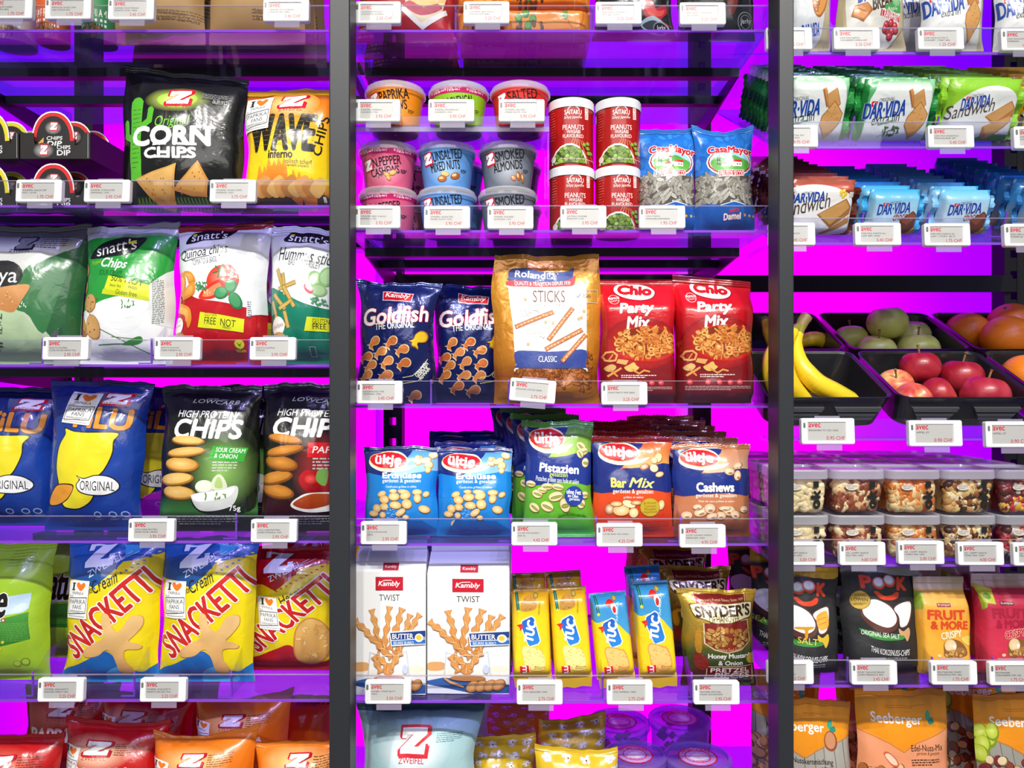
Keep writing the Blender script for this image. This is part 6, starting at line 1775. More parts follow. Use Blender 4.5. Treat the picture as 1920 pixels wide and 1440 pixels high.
# lowest shelf: pale blue bag, popcorn bags, round tubs
a = Art(640, 1290, 2.286, (62, 82, 590, 800), [(0, '1f4450'), (.06, '2c5a68'), (.075, '8cb4bc'), (.3, 'a8ccd0'), (1, '8cb4b8')])
a.E(305, 290, 180, 110, 'a2c6cc', 0, 'fdfefe', 28).E(110, 150, 50, 34, '7a9ca4').zed(246, 184, 366, 296).T('ZWEIFEL', 238, 312, 358, 340, 'b81830', 0, .02).lines(408, 208, 520, 250, 5, '4a6a74', 4, .35)
a.R(48, 112, 600, 122, '2c5a68').T('POPCORN', 120, 420, 500, 520, '2a5a66', 0, .04)
pb = pack('popcorn_bag', 'pale blue popcorn bag with dark petrol top band', 'popcorn bag', a, .02, 1640, .11, tl=.0, tr=-.0, seed=131, wr=.005, lean=4, seal='1f4450', mat='matt_film', ft=.08, group='pale blue popcorn bags')
rear(pb, 1, ['pale blue popcorn bag behind the one with the petrol band'], dx=.02, dz=.012, step=.125, group='pale blue popcorn bags')
def yellow(box, sd):
    a = Art(640, 1290, 2.286, box, [(0, 'b89018'), (.04, 'd8b420'), (1, 'e0c028')])
    g = random.Random(sd)
    x0, y0, x1, y1 = box
    a.inc = .1
    for r_ in range(8):
        for c_ in range(4):
            x, y = x0 + (c_ + .5 + .3 * (r_ % 2)) * (x1 - x0) / 4 + g.uniform(-9, 9), y0 + 40 + r_ * 62 + g.uniform(-9, 9)
            for i in range(6):
                an = i * 1.05 + g.uniform(-.6, .6)
                a.E(x + g.uniform(8, 19) * math.cos(an), y + g.uniform(7, 17) * math.sin(an), g.uniform(8, 13), 9, 'b8b49c', 0, 'fbf8ee', 10)
            a.E(x, y, 11, 9, 'f4ecd8', 0, 'fffdf6', 10)
            a.E(x + 3, y + 3, 4, 4, '7a3a1c', 0, None, 8)
    return a
YL = (('yellow popcorn pattern bag next to the pale blue bag', (545, 210, 835, 800), .10, -.02, .02), ('yellow popcorn pattern bag in front of the clear tubs', (832, 272, 1195, 800), .014, .03, -.01),
      ('yellow popcorn pattern bag with raised corner behind the front one', (845, 135, 1145, 800), .135, -.04, .05), ('yellow popcorn pattern bag in shade behind the pale blue bag', (590, 62, 905, 800), .26, .0, -.02))
for i, (lb, box, Y, tl, tr) in enumerate(YL):
    pack('popcorn_bag', lb, 'popcorn bag', yellow(box, 5 + i), Y, 1640, .09, tl=tl, tr=tr, mid=.03, seed=133 + i, wr=.006, lean=4, group='yellow popcorn pattern bags', seal='d0ac20')
def tub(label, pxc, pyc, Y, r=58):
    k = 1 + Y / D
    rr_ = r * S * k
    h = Z(pyc, Y) - Z(1640) - .001
    t = thing('popcorn_tub', label, 'clear tub', (X(pxc, Y), Y, Z(1640) + .001), 0, 'round clear tubs')
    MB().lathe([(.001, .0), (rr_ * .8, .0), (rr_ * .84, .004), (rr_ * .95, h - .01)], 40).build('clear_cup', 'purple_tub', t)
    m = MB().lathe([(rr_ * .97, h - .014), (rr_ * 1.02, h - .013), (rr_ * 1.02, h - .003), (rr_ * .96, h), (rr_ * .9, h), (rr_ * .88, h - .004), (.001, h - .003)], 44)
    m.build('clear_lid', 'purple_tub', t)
    a = Art(0, 0, 1, (0, 0, 200, 200), 'b48ad0')
    a.E(100, 100, 70, 70, 'c8283c').E(100, 100, 64, 64, 'c49ad8').E(100, 100, 46, 46, 'c8283c').E(100, 100, 42, 42, 'd8b4e4').T('POPCORN', 50, 52, 150, 78, 'c8283c', 0, .03, arc=10).S([(70, 110), (100, 80), (135, 110), (100, 130)], 'f4f0f4').T('swiss', 76, 124, 124, 142, 'c8283c', 0, .02)
    P = np.array([[(-rr_ * .85, rr_ * .85, h - .0025), (rr_ * .85, rr_ * .85, h - .0025)], [(-rr_ * .85, -rr_ * .85, h - .0025), (rr_ * .85, -rr_ * .85, h - .0025)]])
    m = MB()
    lay(m, a, 'body', P, np.array([0., 1.]), np.array([0., 1.]))
    m.build('lid_label', 'card', t)
    g = random.Random(int(pxc))
    m = MB()
    for i in range(90):
        an, q_ = g.uniform(0, 6.28), rr_ * .78 * math.sqrt(g.random())
        x, y, z = q_ * math.cos(an), q_ * math.sin(an), g.uniform(.012, h - .03)
        s_ = g.uniform(.006, .010)
        m.add([(x + s_ * u, y + s_ * v, z + s_ * w_) for u, v, w_ in ((1, 0, 0), (-1, 0, 0), (0, 1, 0), (0, -1, 0), (0, 0, 1), (0, 0, -1), (.6, .6, .6), (-.6, -.6, .6))], [(0, 6, 4), (6, 2, 4), (2, 1, 4), (1, 7, 4), (7, 3, 4), (3, 0, 4), (0, 2, 6), (0, 5, 2), (2, 5, 1), (1, 5, 3), (3, 5, 0), (1, 3, 7)], 'f0e4d0', True)
    o = m.build('popcorn_filling', 'card', t)
    o['kind'] = 'stuff'
tub('round clear tub with red lid print, near the yellow bag', 1190, 1412, .125)
tub('round clear tub with red lid print, beside the post', 1308, 1416, .125, 62)
tub('round clear tub with red lid print, farther one by the yellow bag', 1160, 1350, .25, 57)
tub('round clear tub with red lid print, farther one by the post', 1274, 1344, .25, 57)
# ------------------------------------------------------------------ right bay
def tilt_place(root, zpx, Y, off=0.):
    """set a pack upright on a gravity-fed tray: turn it with the tray about the tray's front edge"""
    t = math.radians(TILT[('right', zpx)])
    d = root['d'] / 2
    s = Y + d + off
    root.rotation_euler.x = t
    root.location.y = s * math.cos(t) - .0016 * math.sin(t)
    root.location.z = Z(zpx) + s * math.sin(t) + .0022

def lane(root, zpx, Y, n, step, labels, group):
    t = math.radians(TILT[('right', zpx)])
    root['group'] = group
    g = random.Random(int(zpx + root.location.x * 1000))
    l = root.location
    for i in range(n):
        s = (i + 1) * step
        j = g.uniform(-.003, .003)
        r = dup(root, (l.x + j, l.y + s * math.cos(t), l.z + s * math.sin(t)), root.rotation_euler.z, labels % ORD[i], group)
        r.rotation_euler.x = t
ORD = ['second', 'third', 'fourth', 'fifth', 'sixth', 'seventh', 'eighth', 'ninth', 'tenth', 'eleventh', 'twelfth']

def cracker(a, x, y, k=1., c='d09a5c', n=7):
    """three printed crackers: two slices above one square laid on its corner"""
    p = lambda pts: [(x + u * k, y + v * k) for u, v in pts]
    a.P(p([(-70, -80), (-46, -92), (-10, -10), (-24, 22)]), 'a8642c').P(p([(-62, -84), (-46, -92), (-10, -10), (-20, 14)]), 'd08c4c')
    a.P(p([(-36, -50), (30, -90), (70, 0), (30, 40), (-16, 16)]), 'b87438').P(p([(-32, -50), (28, -84), (64, 0), (28, 34), (-14, 12)]), c)
    a.P(p([(-46, 70), (26, -20), (98, 56), (86, 110), (0, 210), (-56, 120)]), 'b07034').P(p([(-40, 72), (26, -12), (92, 58), (80, 106), (0, 200), (-50, 118)]), 'dca868', 'd0944e')
    g = random.Random(3)
    keep, a.inc = a.inc, .05
    for i in range(26):
        u, v = g.uniform(-30, 70), g.uniform(10, 170)
        if abs(u - 15) < 60 - abs(v - 90) * .5:
            a.E(x + u * k, y + v * k, 3.4 * k, 2.6 * k, 'a8682c', 0, None, 7)
    a.inc = keep
    return a
def swiss(a, x, y, w, h):
    a.P([(x + w * .12, y), (x + w, y), (x + w * .9, y + h), (x, y + h)], 'd81c24').R(x + w * .42, y + h * .2, x + w * .58, y + h * .8, 'ffffff').R(x + w * .3, y + h * .4, x + w * .7, y + h * .6, 'ffffff')
    return a
def brand(a, x0, y0, x1, y1, rot=-5, c='1c4aa8'):
    return a.T('DAR·VIDA', x0, y0, x1, y1, c, rot, .065, .18, o='f4f6f8', ow=.02)

def flowpack(label, art, Y, zpx, depth, fin, seed, cat='cracker pack', top=None, wr=.0014):
    """cracker pack in a flow wrap: full block with a crimped, serrated fin at either end"""
    t = pack('cracker_pack', label, cat, art, Y, zpx, depth, kind='brick', seed=seed, lean=0, wr=wr, nu=20, nv=16)
    x0, y0, x1, y1 = art.px()
    k = 1 + (Y + depth * .25) / D
    hw, h = (x1 - x0) * S * k / 2, (y1 - y0) * S * k
    for sx in (-1, 1):
        m = MB()
        n = 14
        for sd in (-1, 1):
            Q = np.zeros((n + 1, 4, 3))
            for j in range(n + 1):
                for i in range(4):
                    f = i / 3
                    e = (.0025 if j % 2 else 0) if i == 3 else 0
                    Q[j, i] = (sx * (hw * .97 + .0105 * f + e), sd * .0011 * (1 - f * .6) + .0016 * (-1) ** i + .004 * math.sin(j * .9 + seed), h * (1 - j / n) * .96 + h * .02)
            m.grid(Q, fin, flip=(sx * sd) > 0, smooth=False)
        m.build('crimped_fin', 'gloss_film', t)
    return t
O_, KO = (1420, 0), 3.84

# green and white cracker packs, second shelf
def green(c1, c2):
    a = Art(1420, 0, 3.84, (690, 690, 1192, 1052), [(0, '2a9a48'), (.1, 'd8e8dc'), (.25, 'eef2f0'), (.9, 'dfe6e2'), (1, 'c0d4c4')])
    a.R(655, 690, 720, 1052, c1, c2).R(1180, 690, 1235, 1052, c1, c2).P([(720, 690), (790, 690), (735, 800), (720, 1052)], '58b070').P([(1180, 690), (1140, 690), (1170, 800), (1180, 1052)], '8cc89c')
    swiss(a, 745, 812, 46, 32)
    a.T('ORIGINAL', 798, 790, 905, 812, '6a7078', -6, .0)
    brand(a, 705, 812, 992, 908)
    a.T('extra fin', 770, 878, 962, 940, '20242c', -8, .01, .2).L([(820, 948), (920, 925)], 10, '2a8a4a')
    a.N(850, 960, 970, 1015, 18, 14, 5, ['4a6a3a', '5a7a44'], 3, '2a3a20').L([(835, 1025), (900, 985), (970, 965)], 4, '3a4a2a')
    cracker(a, 1060, 830, 1.0)
    return a
GL = 'green and white cracker pack, %s in the lane before the divider'
A_gr = green('1f8a3c', '1c7a36')
t = flowpack('green and white cracker pack in front, complete in view', A_gr, .03, 275, .026, '1f8a3c', 201)
tilt_place(t, 275, .03)
lane(t, 275, .015, 9, .0285, GL, 'green and white cracker packs')
A_g2 = A_gr.moved(-600, -10)
A_g2.box = (778, 690, 1192, 1052)
t2 = flowpack('green and white cracker pack in front, half behind the post', A_g2, .03, 275, .026, '1f8a3c', 202)
tilt_place(t2, 275, .03)
lane(t2, 275, .015, 9, .0285, 'green and white cracker pack, %s in the lane by the post', 'green and white cracker packs')
# lime packs
a = Art(1420, 0, 3.84, (1285, 690, 1788, 1052), [(0, '8ac82c'), (.5, '9cd42c'), (1, '84c024')])
a.S([(1290, 920), (1330, 830), (1450, 750), (1580, 725), (1700, 745), (1770, 820), (1772, 960), (1740, 1040), (1290, 1040)], 'e8ecea')
a.P([(1500, 1052), (1600, 1000), (1760, 1010), (1830, 980), (1830, 1052)], '58a02c')
swiss(a, 1398, 785, 36, 22)
a.T('ORIGINAL', 1440, 768, 1520, 788, '6a7078', -8, .0)
brand(a, 1372, 782, 1572, 858, -8)
a.T('Sandwich', 1285, 815, 1612, 895, '5a4a44', -10, .0, .3)
a.P([(1560, 900), (1725, 808), (1760, 850), (1760, 900), (1650, 960)], 'b87a40').P([(1568, 898), (1722, 816), (1752, 852), (1640, 936)], 'd09c60').P([(1560, 960), (1740, 890), (1752, 930), (1610, 1040), (1560, 1010)], 'c08848').P([(1568, 958), (1738, 898), (1744, 926), (1612, 1028)], 'd8a868')
t = flowpack('lime green sandwich cracker pack at the front of its lane', a, .03, 275, .026, '8cc828', 203)
tilt_place(t, 275, .03)
lane(t, 275, .015, 9, .0285, 'lime green sandwich cracker pack, %s in its lane', 'lime green cracker packs')
b = a.moved(620, 0)
b.base = [(0, 'f0c010'), (1, 'f4cc18')]
t = flowpack('bright yellow sandwich cracker pack at the picture edge', b, .03, 275, .026, 'f0c010', 204)
tilt_place(t, 275, .03)
lane(t, 275, .015, 8, .0285, 'bright yellow sandwich cracker pack, %s in its lane', 'yellow cracker packs')

# brown, light blue and mid blue packs, third shelf
KR = 3.692
a = Art(1400, 260, KR, (252, 375, 692, 708), [(0, '8c3c28'), (.12, 'b8503c'), (.2, '6a2c18'), (1, '5a2412')])
a.S([(150, 520), (200, 440), (320, 405), (450, 400), (570, 420), (660, 470), (670, 590), (620, 700), (150, 700)], 'f0f0ee')
swiss(a, 215, 440, 60, 26)
a.T('ORIGINAL', 330, 432, 430, 450, '6a7078', -5, .0)
brand(a, 240, 440, 478, 500, -4)
a.T('Sandwich', 200, 470, 520, 560, '4a3a34', -12, .0, .3)
a.N(575, 430, 615, 470, 6, 12, 10, ['f0d040'], 3, 'c8a020')
a.P([(440, 570), (625, 475), (665, 525), (660, 570), (540, 650)], 'a06a30').P([(452, 568), (622, 484), (655, 528), (540, 632)], 'c89858').P([(475, 690), (660, 580), (665, 620), (500, 700)], 'b88040').T('4x', 596, 665, 640, 700, 'f4f0ec', 0, .03).R(640, 438, 690, 470, 'd8c8c0')
t = flowpack('brown and white sandwich cracker pack at the front, beside the post', a, .03, 455, .034, '5a2412', 211)
tilt_place(t, 455, .03)
lane(t, 455, .015, 8, .036, 'brown and white sandwich cracker pack, %s in its lane', 'brown cracker packs')
def choc(c1):
    a = Art(1400, 260, KR, (805, 440, 1142, 712), [(0, c1), (.3, 'a0d4ee'), (1, 'c8dce4')])
    a.R(765, 430, 800, 720, c1).R(1120, 430, 1190, 720, c1).P([(765, 640), (800, 620), (840, 720), (765, 720)], 'd8c088')
    swiss(a, 875, 508, 42, 20)
    a.T('ORIGINAL', 920, 498, 1000, 516, '6a7078', -5, .0)
    brand(a, 845, 508, 1068, 575, -4)
    a.T('choco', 960, 560, 1060, 610, 'a82c2c', -5, .02, .2)
    a.P([(1010, 610), (1090, 555), (1120, 580), (1115, 650), (1070, 705), (1020, 690)], '6a3420').P([(1018, 612), (1088, 563), (1112, 584), (1060, 640)], '8a4a30').P([(1060, 700), (1115, 650), (1160, 690), (1100, 712)], 'd8b030')
    return a
A_ch = choc('2c9cd4')
for i, (dx, base, lb, ll, gp) in enumerate(((0, None, 'light blue milk chocolate cracker pack at the front beside the brown lane', 'light blue milk chocolate cracker pack, %s in the lane beside brown', 'light blue cracker packs'),
                                            (478, [(0, '58b4e4'), (.3, 'b8dcf0'), (1, 'c8dce8')], 'pale blue milk chocolate cracker pack at the front of the middle lane', 'pale blue milk chocolate cracker pack, %s in the middle lane', 'light blue cracker packs'),
                                            (1046, [(0, '2a7cc0'), (.4, '4a9cd8'), (1, 'd0c078')], 'mid blue cracker pack with gold corner at the picture edge', 'mid blue cracker pack with gold corner, %s in its lane', 'mid blue cracker packs'))):
    b = A_ch.moved(dx, 4 if i == 1 else -44 if i == 2 else 0)
    if base:
        b.base = base
    t = flowpack(lb, b, .03, 455, .036, ('3aa4dc', '88c4ec', '2878b8')[i], 214 + i)
    tilt_place(t, 455, .03)
    lane(t, 455, .012, 8 - (i == 0), .038, ll, gp)

# beige cracker bags, top shelf
def beige(kind):
    if kind == 0:
        a = Art(1420, 0, KO, (565, -260, 1080, 362), [(0, 'b0a080'), (1, 'b8a886')])
        a.S([(640, -100), (1000, -100), (1035, 60), (1010, 250), (960, 340), (700, 345), (620, 200)], 'dcdad2')
        swiss(a, 725, -14, 46, 20)
        brand(a, 680, -8, 975, 102, -8)
        a.T('BREAK', 792, 75, 960, 152, '4a3424', -10, .04).P([(890, 135), (1030, 95), (1028, 165), (888, 180)], '4a9c50').E(985, 100, 40, 34, '78b878', 0, '9cd09c').T('Apple', 905, 138, 1000, 165, 'dcf0dc', -8, .0, .2)
        a.P([(860, 158), (1020, 180), (1018, 216), (856, 190)], 'b82838').T('CRANBERRY', 866, 162, 1016, 212, 'f4e4e4', 8, .02)
        for x, y in ((915, 235), (950, 225), (985, 240), (925, 262), (962, 268), (945, 292), (905, 256), (990, 262)):
            a.E(x, y, 22, 22, '8a1420').E(x - 3, y - 4, 17, 16, 'c83c48').E(x - 6, y - 8, 6, 5, 'f0a0a8')
        a.P([(670, 130), (760, 118), (800, 160), (740, 220), (650, 190)], 'b06428').P([(676, 136), (756, 126), (786, 160), (736, 205), (660, 184)], 'd8904c').L([(700, 150), (750, 165)], 8, '9a5420').L([(950, 345), (1060, 240)], 6, '8a7854')
    elif kind == 1:
        a = Art(1420, 0, KO, (1170, -60, 1650, 362), [(0, 'e0e0de'), (.7, 'e4e6e6'), (1, 'c8c4b0')])
        a.R(1600, -60, 1650, 362, 'b8ac8c')
        swiss(a, 1215, 95, 44, 28)
        a.T('ORIGINAL', 1262, 72, 1370, 105, '6a7078', -9, .0)
        brand(a, 1172, 95, 1455, 188, -7)
        a.T('extra fin', 1280, 165, 1425, 205, '2a2c34', -6, .0, .2)
        cracker(a, 1510, 130, .95, 'c88850')
        a.T('40g', 1450, 330, 1500, 350, '8a8c88')
    else:
        a = Art(1420, 0, KO, (162, -260, 545, 362), [(0, 'c0b498'), (1, 'b4a684')])
        a.S([(100, -100), (440, -100), (470, 100), (420, 340), (100, 340)], 'd4d8da').P([(270, 90), (300, 20), (395, -40), (400, 20), (300, 105)], 'b46c34')
        a.S([(385, 30), (410, -6), (460, 0), (500, 30), (490, 120), (440, 195), (390, 180), (370, 100)], 'a8602a').S([(394, 34), (414, 4), (456, 10), (490, 34), (480, 116), (436, 184), (398, 172), (380, 100)], 'd8924c').T('DAR·VIDA', 345, 80, 500, 112, '7a4018', -72, .03)
        brand(a, 300, 230, 440, 300, -8)
    return a
for kind, sd, lb, sl in ((2, 221, 'beige cracker bag with a stamped biscuit, half behind the post', 'c0b498'), (0, 222, 'beige cracker bag with red cranberries and green apple', 'b0a484'), (1, 223, 'white cracker bag with three crackers on the top shelf', 'c8c4b0')):
    t = pack('cracker_bag', lb, 'cracker bag', beige(kind), .03, 99, .05, seed=sd, lean=22, wr=.005, seal=sl, pinch=.08, group='beige cracker bags of the top shelf')
    tilt_place(t, 99, .03)
    if kind == 1:
        r = dup(t, (t.location.x + .132, t.location.y + .004, t.location.z + .0), 0, 'white cracker bag at the picture edge on the top shelf')
        r2 = dup(t, (t.location.x - .036, t.location.y + .07 * .92, t.location.z + .07 * .39), 0, 'white cracker bag tucked behind the one with three crackers')

# ------------------------------------------------------------------ fruit: tilted black trays
FT = math.radians(26)
ca, sa = math.cos(FT), math.sin(FT)
F0 = Vector((0, .004, Z(746)))                       # front rim line of the lower tray row
TL, TD = .200, .072                                  # tray length and depth
def tray_pt(x, ly, lz):
    return Vector((x, F0.y + ly * ca - lz * sa, F0.z + ly * sa + lz * ca))
def fruit_pt(px, py, h):
    """where the sight line through a photo point meets the plane h above the tray floors"""
    p0 = tray_pt(0, 0, -TD + .003 + h)
    n = Vector((0, -sa, ca))
    c = Vector((0, -D, H))
    d = Vector(((px - 960) * S, D, (720 - py) * S))
    return c + d * ((p0 - c).dot(n) / d.dot(n))
fs = thing('fruit_shelf', 'clear sloping rack carrying the black fruit trays', 'shelf', (X(1870), 0, Z(822)), 0)
hw = X(2300) - X(1870)
MB().box(-hw, -.002, 0, hw, .0005, 37 * S).build('front_lip', 'acrylic', fs)
MB().box(-hw, -.003, -.003, hw, .001, -.0002).build('lip_edge', 'acrylic_edge', fs)
rk = MB().box(-hw, 0, -.004, hw, .43, 0).build('sloping_floor', 'acrylic', fs)
rk.rotation_euler = (FT, 0, 0)
bt = tray_pt(0, 0, -TD - .0015)
rk.location = (0, bt.y - .012 * ca, bt.z - .012 * sa - Z(822))
MB().box(-hw, .0005, .0, hw, bt.y - .008, .003).build('lip_web', 'acrylic', fs)

def fruit_tray(pxa, pxb, row, label):
    xa, xb = X(pxa, .004), X(pxb, .004)
    w = (xb - xa) / 2
    ly0 = row * (TL + .006)
    o = tray_pt((xa + xb) / 2, ly0, 0)
    t = thing('fruit_tray', label, 'fruit tray', o, 0, 'black fruit trays')
    t.rotation_euler = (FT, 0, 0)
    def ring(hw_, y0, y1, z, r, n=5):
        out = []
        for sx, sy, a0 in ((1, 1, 0), (-1, 1, 90), (-1, -1, 180), (1, -1, 270)):
            cx, cy = sx * (hw_ - r), (y1 - r if sy > 0 else y0 + r)
            out += [(cx + r * math.cos(math.radians(a0 + 90 * i / n)), cy + r * math.sin(math.radians(a0 + 90 * i / n)), z) for i in range(n + 1)]
        return out
    rings = [ring(w * .8, .03, TL - .03, -TD, .03), ring(w * .90, .012, TL - .014, -TD + .012, .03), ring(w * .985, .003, TL - .003, -.004, .022), ring(w, 0, TL, 0, .022),
             ring(w - .003, .003, TL - .003, 0, .020), ring(w - .006, .006, TL - .006, -.004, .02), ring(w * .88, .016, TL - .018, -TD + .014, .03), ring(w * .78, .034, TL - .034, -TD + .0025, .03)]
    m = MB()
    n = len(rings[0])
    for a_, b_ in zip(rings[:-1], rings[1:]):
        m.add(a_ + b_, [(i, (i + 1) % n, (i + 1) % n + n, i + n) for i in range(n)], smooth=True)
    m.add(rings[0], [tuple(reversed(range(n)))])
    m.add(rings[-1], [tuple(range(n))])
    sh_ = m.build('tray_shell', 'tray_black', t)
    if row == 0:
        # moulded grips on the outer front wall
        for cx in (-w * .45, w * .45):
            g_ = MB()
            for dz, hw_, hh in ((-.024, .036, .004), (-.034, .030, .003), (-.041, .026, .003)):
                yy = .003 + (-dz) * .1
                g_.prism([(cx - hw_, dz - hh), (cx + hw_, dz - hh), (cx + hw_ + .004, dz + hh), (cx - hw_ - .004, dz + hh)], yy - .005, yy + .004)
            g_.build('moulded_grip', 'tray_front', sh_)
    return t
for pxa, pxb, nm in ((1440, 1681, 'bananas'), (1690, 1950, 'apples'), (1959, 2219, 'oranges')):
    for row in (0, 1):
        what = {('bananas', 0): 'glossy black fruit tray with the yellow bananas', ('apples', 0): 'glossy black fruit tray with the red apples', ('oranges', 0): 'glossy black fruit tray with the front oranges',
                ('bananas', 1): 'glossy black upper tray behind the banana tray', ('apples', 1): 'glossy black upper tray with the green apples', ('oranges', 1): 'glossy black upper tray with the shaded oranges'}[(nm, row)]
        fruit_tray(pxa, pxb, row, what)

def sphere(fn, nu=28, nv=18):
    """closed surface r(theta, phi) -> vertices and faces, pole to pole"""
    v, f = [], []
    for j in range(nv + 1):
        for i in range(nu):
            v.append(fn(2 * math.pi * i / nu, math.pi * j / nv))
    for j in range(nv):
        for i in range(nu):
            f.append((j * nu + i, (j + 1) * nu + i, (j + 1) * nu + (i + 1) % nu, j * nu + (i + 1) % nu))
    return v, f
def apple(label, px, py, dia, kinds, h=0., tip=(0, 0), seed=1, group='red apples', stem=True):
    k = 1.1
    r = dia / 2 * S * .98
    p = fruit_pt(px, py, r + h)
    r *= (1 + p.y / D)
    p = fruit_pt(px, py, r * .98 + h)
    t = thing('apple', label, 'apple', p, seed * .7, group)
    t.rotation_euler = (math.radians(tip[0]), math.radians(tip[1]), seed * .7)
    def fn(th, ph):
        c, s_ = math.cos(ph), math.sin(ph)
        rad = s_ * (1 + .05 * math.cos(5 * th) * (1 if c < 0 else .2) * abs(c))
        z = .90 * c - .30 * math.exp(-(s_ / .32) ** 2) * (1 if c > 0 else -.6) + .06 * s_
        return (r * rad, r * rad, r * z), th
    vs = []
    g = random.Random(seed)
    def pos(th, ph):
        (a_, b_, z), _ = fn(th, ph)
        return (a_ * math.cos(th), b_ * math.sin(th), z)
    v, f = sphere(pos)
    ca_, cb_, cc_ = [np.array(lin(c)) for c in kinds]
    vc = []
    for q in v:
        u = noise.noise(Vector(q) * 28 + Vector((seed * 3.1, 0, 0))) * .5 + .5
        st = .5 + .5 * math.sin(math.atan2(q[1], q[0]) * 23 + 4 * noise.noise(Vector(q) * 60))
        top = max(0, 1 - math.hypot(q[0], q[1]) / (r * .35)) if q[2] > 0 else 0
        f1 = min(1, max(0, (u - .35) * 2.2 + (st - .5) * .7))
        c = ca_ * (1 - f1) + cb_ * f1
        c = c * (1 - top) + cc_ * top
        vc.append(tuple(c))
    MB().add(v, f, smooth=True, vcol=vc).build('flesh', 'skin', t)
    if stem:
        MB().tube([(0, 0, r * .55), (.001, .0, r * .8), (.003, .001, r * 1.12), (.004, .001, r * 1.2)], [.0020, .0018, .0020, .0032], 7, '8a6c3c').build('stem', 'card', t)
    return t
RED = ('981428', 'b83040', 'd0a058')
for i, (px, py, dia, h, tip, kd, lb) in enumerate((
    (1679, 709, 66, .0, (-30, -30), ('e8b070', 'd85a48', 'e8c880'), 'yellow-red apple lying at the corner of the tray'),
    (1721, 694, 74, .012, (0, 0), RED, 'dark red apple with upright stem at the back of the heap'),
    (1727, 727, 70, .004, (-55, 20), ('c43c3c', 'e07a58', 'e0b070'), 'red apple on its side in the middle of the front row'),
    (1775, 728, 68, .004, (-60, -15), ('a01c30', 'c84840', 'd0a058'), 'red apple between the sideways one and the stemmed one'),
    (1816, 714, 82, .006, (-4, 4), RED, 'large red apple with short stem behind the front row'),
    (1858, 740, 88, .0, (-6, 8), ('a41c34', 'c03c4c', 'd0a058'), 'large red apple with long stem at the tray rim'))):
    apple(lb, px, py, dia, kd, h, tip, 3 + i, 'red apples', stem=tip[0] > -50)
GRN = ('c4cc60', 'd0d478', '8c9038')
for i, (px, py, dia, h, tip, lb) in enumerate((
    (1592, 620, 62, .0, (0, 6), 'green apple with stem beside the tray wall'),
    (1642, 607, 72, .02, (-8, 0), 'green apple on top of the heap without stem'),
    (1622, 640, 70, .0, (-10, -10), 'green apple with slanted stem at the rim of the upper tray'),
    (1716, 625, 70, .004, (-8, 8), 'green apple farthest from the post in the upper tray'),
    (1696, 642, 74, .0, (0, 0), 'green apple with upright stem at the rim of the upper tray'))):
    apple(lb, px, py, dia, GRN, h, tip, 20 + i, 'green apples', stem=i not in (1, 3))
def orange(label, px, py, dia, h, seed):
    r = dia / 2 * S * .9
    p = fruit_pt(px, py, r + h)
    r *= (1 + p.y / D)
    p = fruit_pt(px, py, r * .98 + h)
    t = thing('orange', label, 'orange', p, 0, 'oranges')
    t.rotation_euler = (math.radians(-30 + seed * 17 % 60), math.radians(seed * 29 % 80 - 40), 0)
    v, f = sphere(lambda th, ph: (r * math.sin(ph) * math.cos(th), r * math.sin(ph) * math.sin(th), r * .96 * math.cos(ph) - r * .05 * math.exp(-(math.sin(ph) / .12) ** 2) * (1 if ph < 1.5 else 0)))
    MB().add(v, f, 'f08210', True).build('peel', 'orange_peel', t)
    MB().lathe([(.001, r * .915), (.003, r * .92), (.0036, r * .93), (.001, r * .935)], 8, '5a6a2a').build('stem_button', 'card', t)
pmat('orange_peel', .36, 0, .1, .35, 420, dist=.0015)
for i, (px, py, dia, h, lb) in enumerate(((1796, 610, 86, .0, 'shaded orange with a dark spot near the upright'), (1848, 634, 96, .0, 'shaded orange at the rim of the upper tray'), (1893, 609, 92, .012, 'shaded orange on top of the heap'),
                                          (1940, 642, 90, .0, 'shaded orange cut by the picture edge'), (1907, 692, 96, .02, 'bright orange lit in the front tray'), (1952, 735, 92, .0, 'bright orange low at the picture edge'))):
    orange(lb, px, py, dia, h, i + 1)

def settle():
    # let the fruit settle: no two inside each other, all inside their tray
    fr = []
    for o in COL.objects:
        if o.get('category') in ('apple', 'orange'):
            r = max(abs(c[0]) for ch in o.children for c in ch.bound_box) * (1.0 if o['category'] == 'apple' else .985)
            v = o.location - F0
            p = np.array((v.x, v.y * ca + v.z * sa, -v.y * sa + v.z * ca))
            row = 0 if p[1] < TL + .003 else 1
            colm = 0 if v.x < X(1955, .004) else 1
            xa, xb = ((X(1690, .004), X(1950, .004)), (X(1959, .004), X(2219, .004)))[colm]
            fr.append([o, p, r, row, xa, xb])
    for it in range(420):
        gv = .0005 if it < 330 else 0
        for i, a in enumerate(fr):
            for b in fr[i + 1:]:
                if a[3] == b[3] and a[4] == b[4]:
                    d = b[1] - a[1]
                    l = np.linalg.norm(d)
                    gap = (a[2] + b[2]) * 1.0 - l
                    if gap > 0:
                        a[1] -= d / l * gap * .5
                        b[1] += d / l * gap * .5
            o, p, r, row, xa, xb = a
            p[1] -= gv * sa
            p[2] -= gv * ca
            y0 = row * (TL + .006)
            dep = min(1, max(0, -p[2] / TD))
            side = .006 + .022 * dep
            p[2] = max(p[2], -TD + .0035 + r)
            p[0] = min(max(p[0], xa + side + r * 1.0), xb - side - r * 1.0)
            p[1] = min(max(p[1], y0 + .008 + .02 * dep + r), y0 + TL - .008 - .02 * dep - r)
    for o, p, r, row, xa, xb in fr:
        o.location = F0 + Vector((p[0], p[1] * ca - p[2] * sa, p[1] * sa + p[2] * ca))
settle()

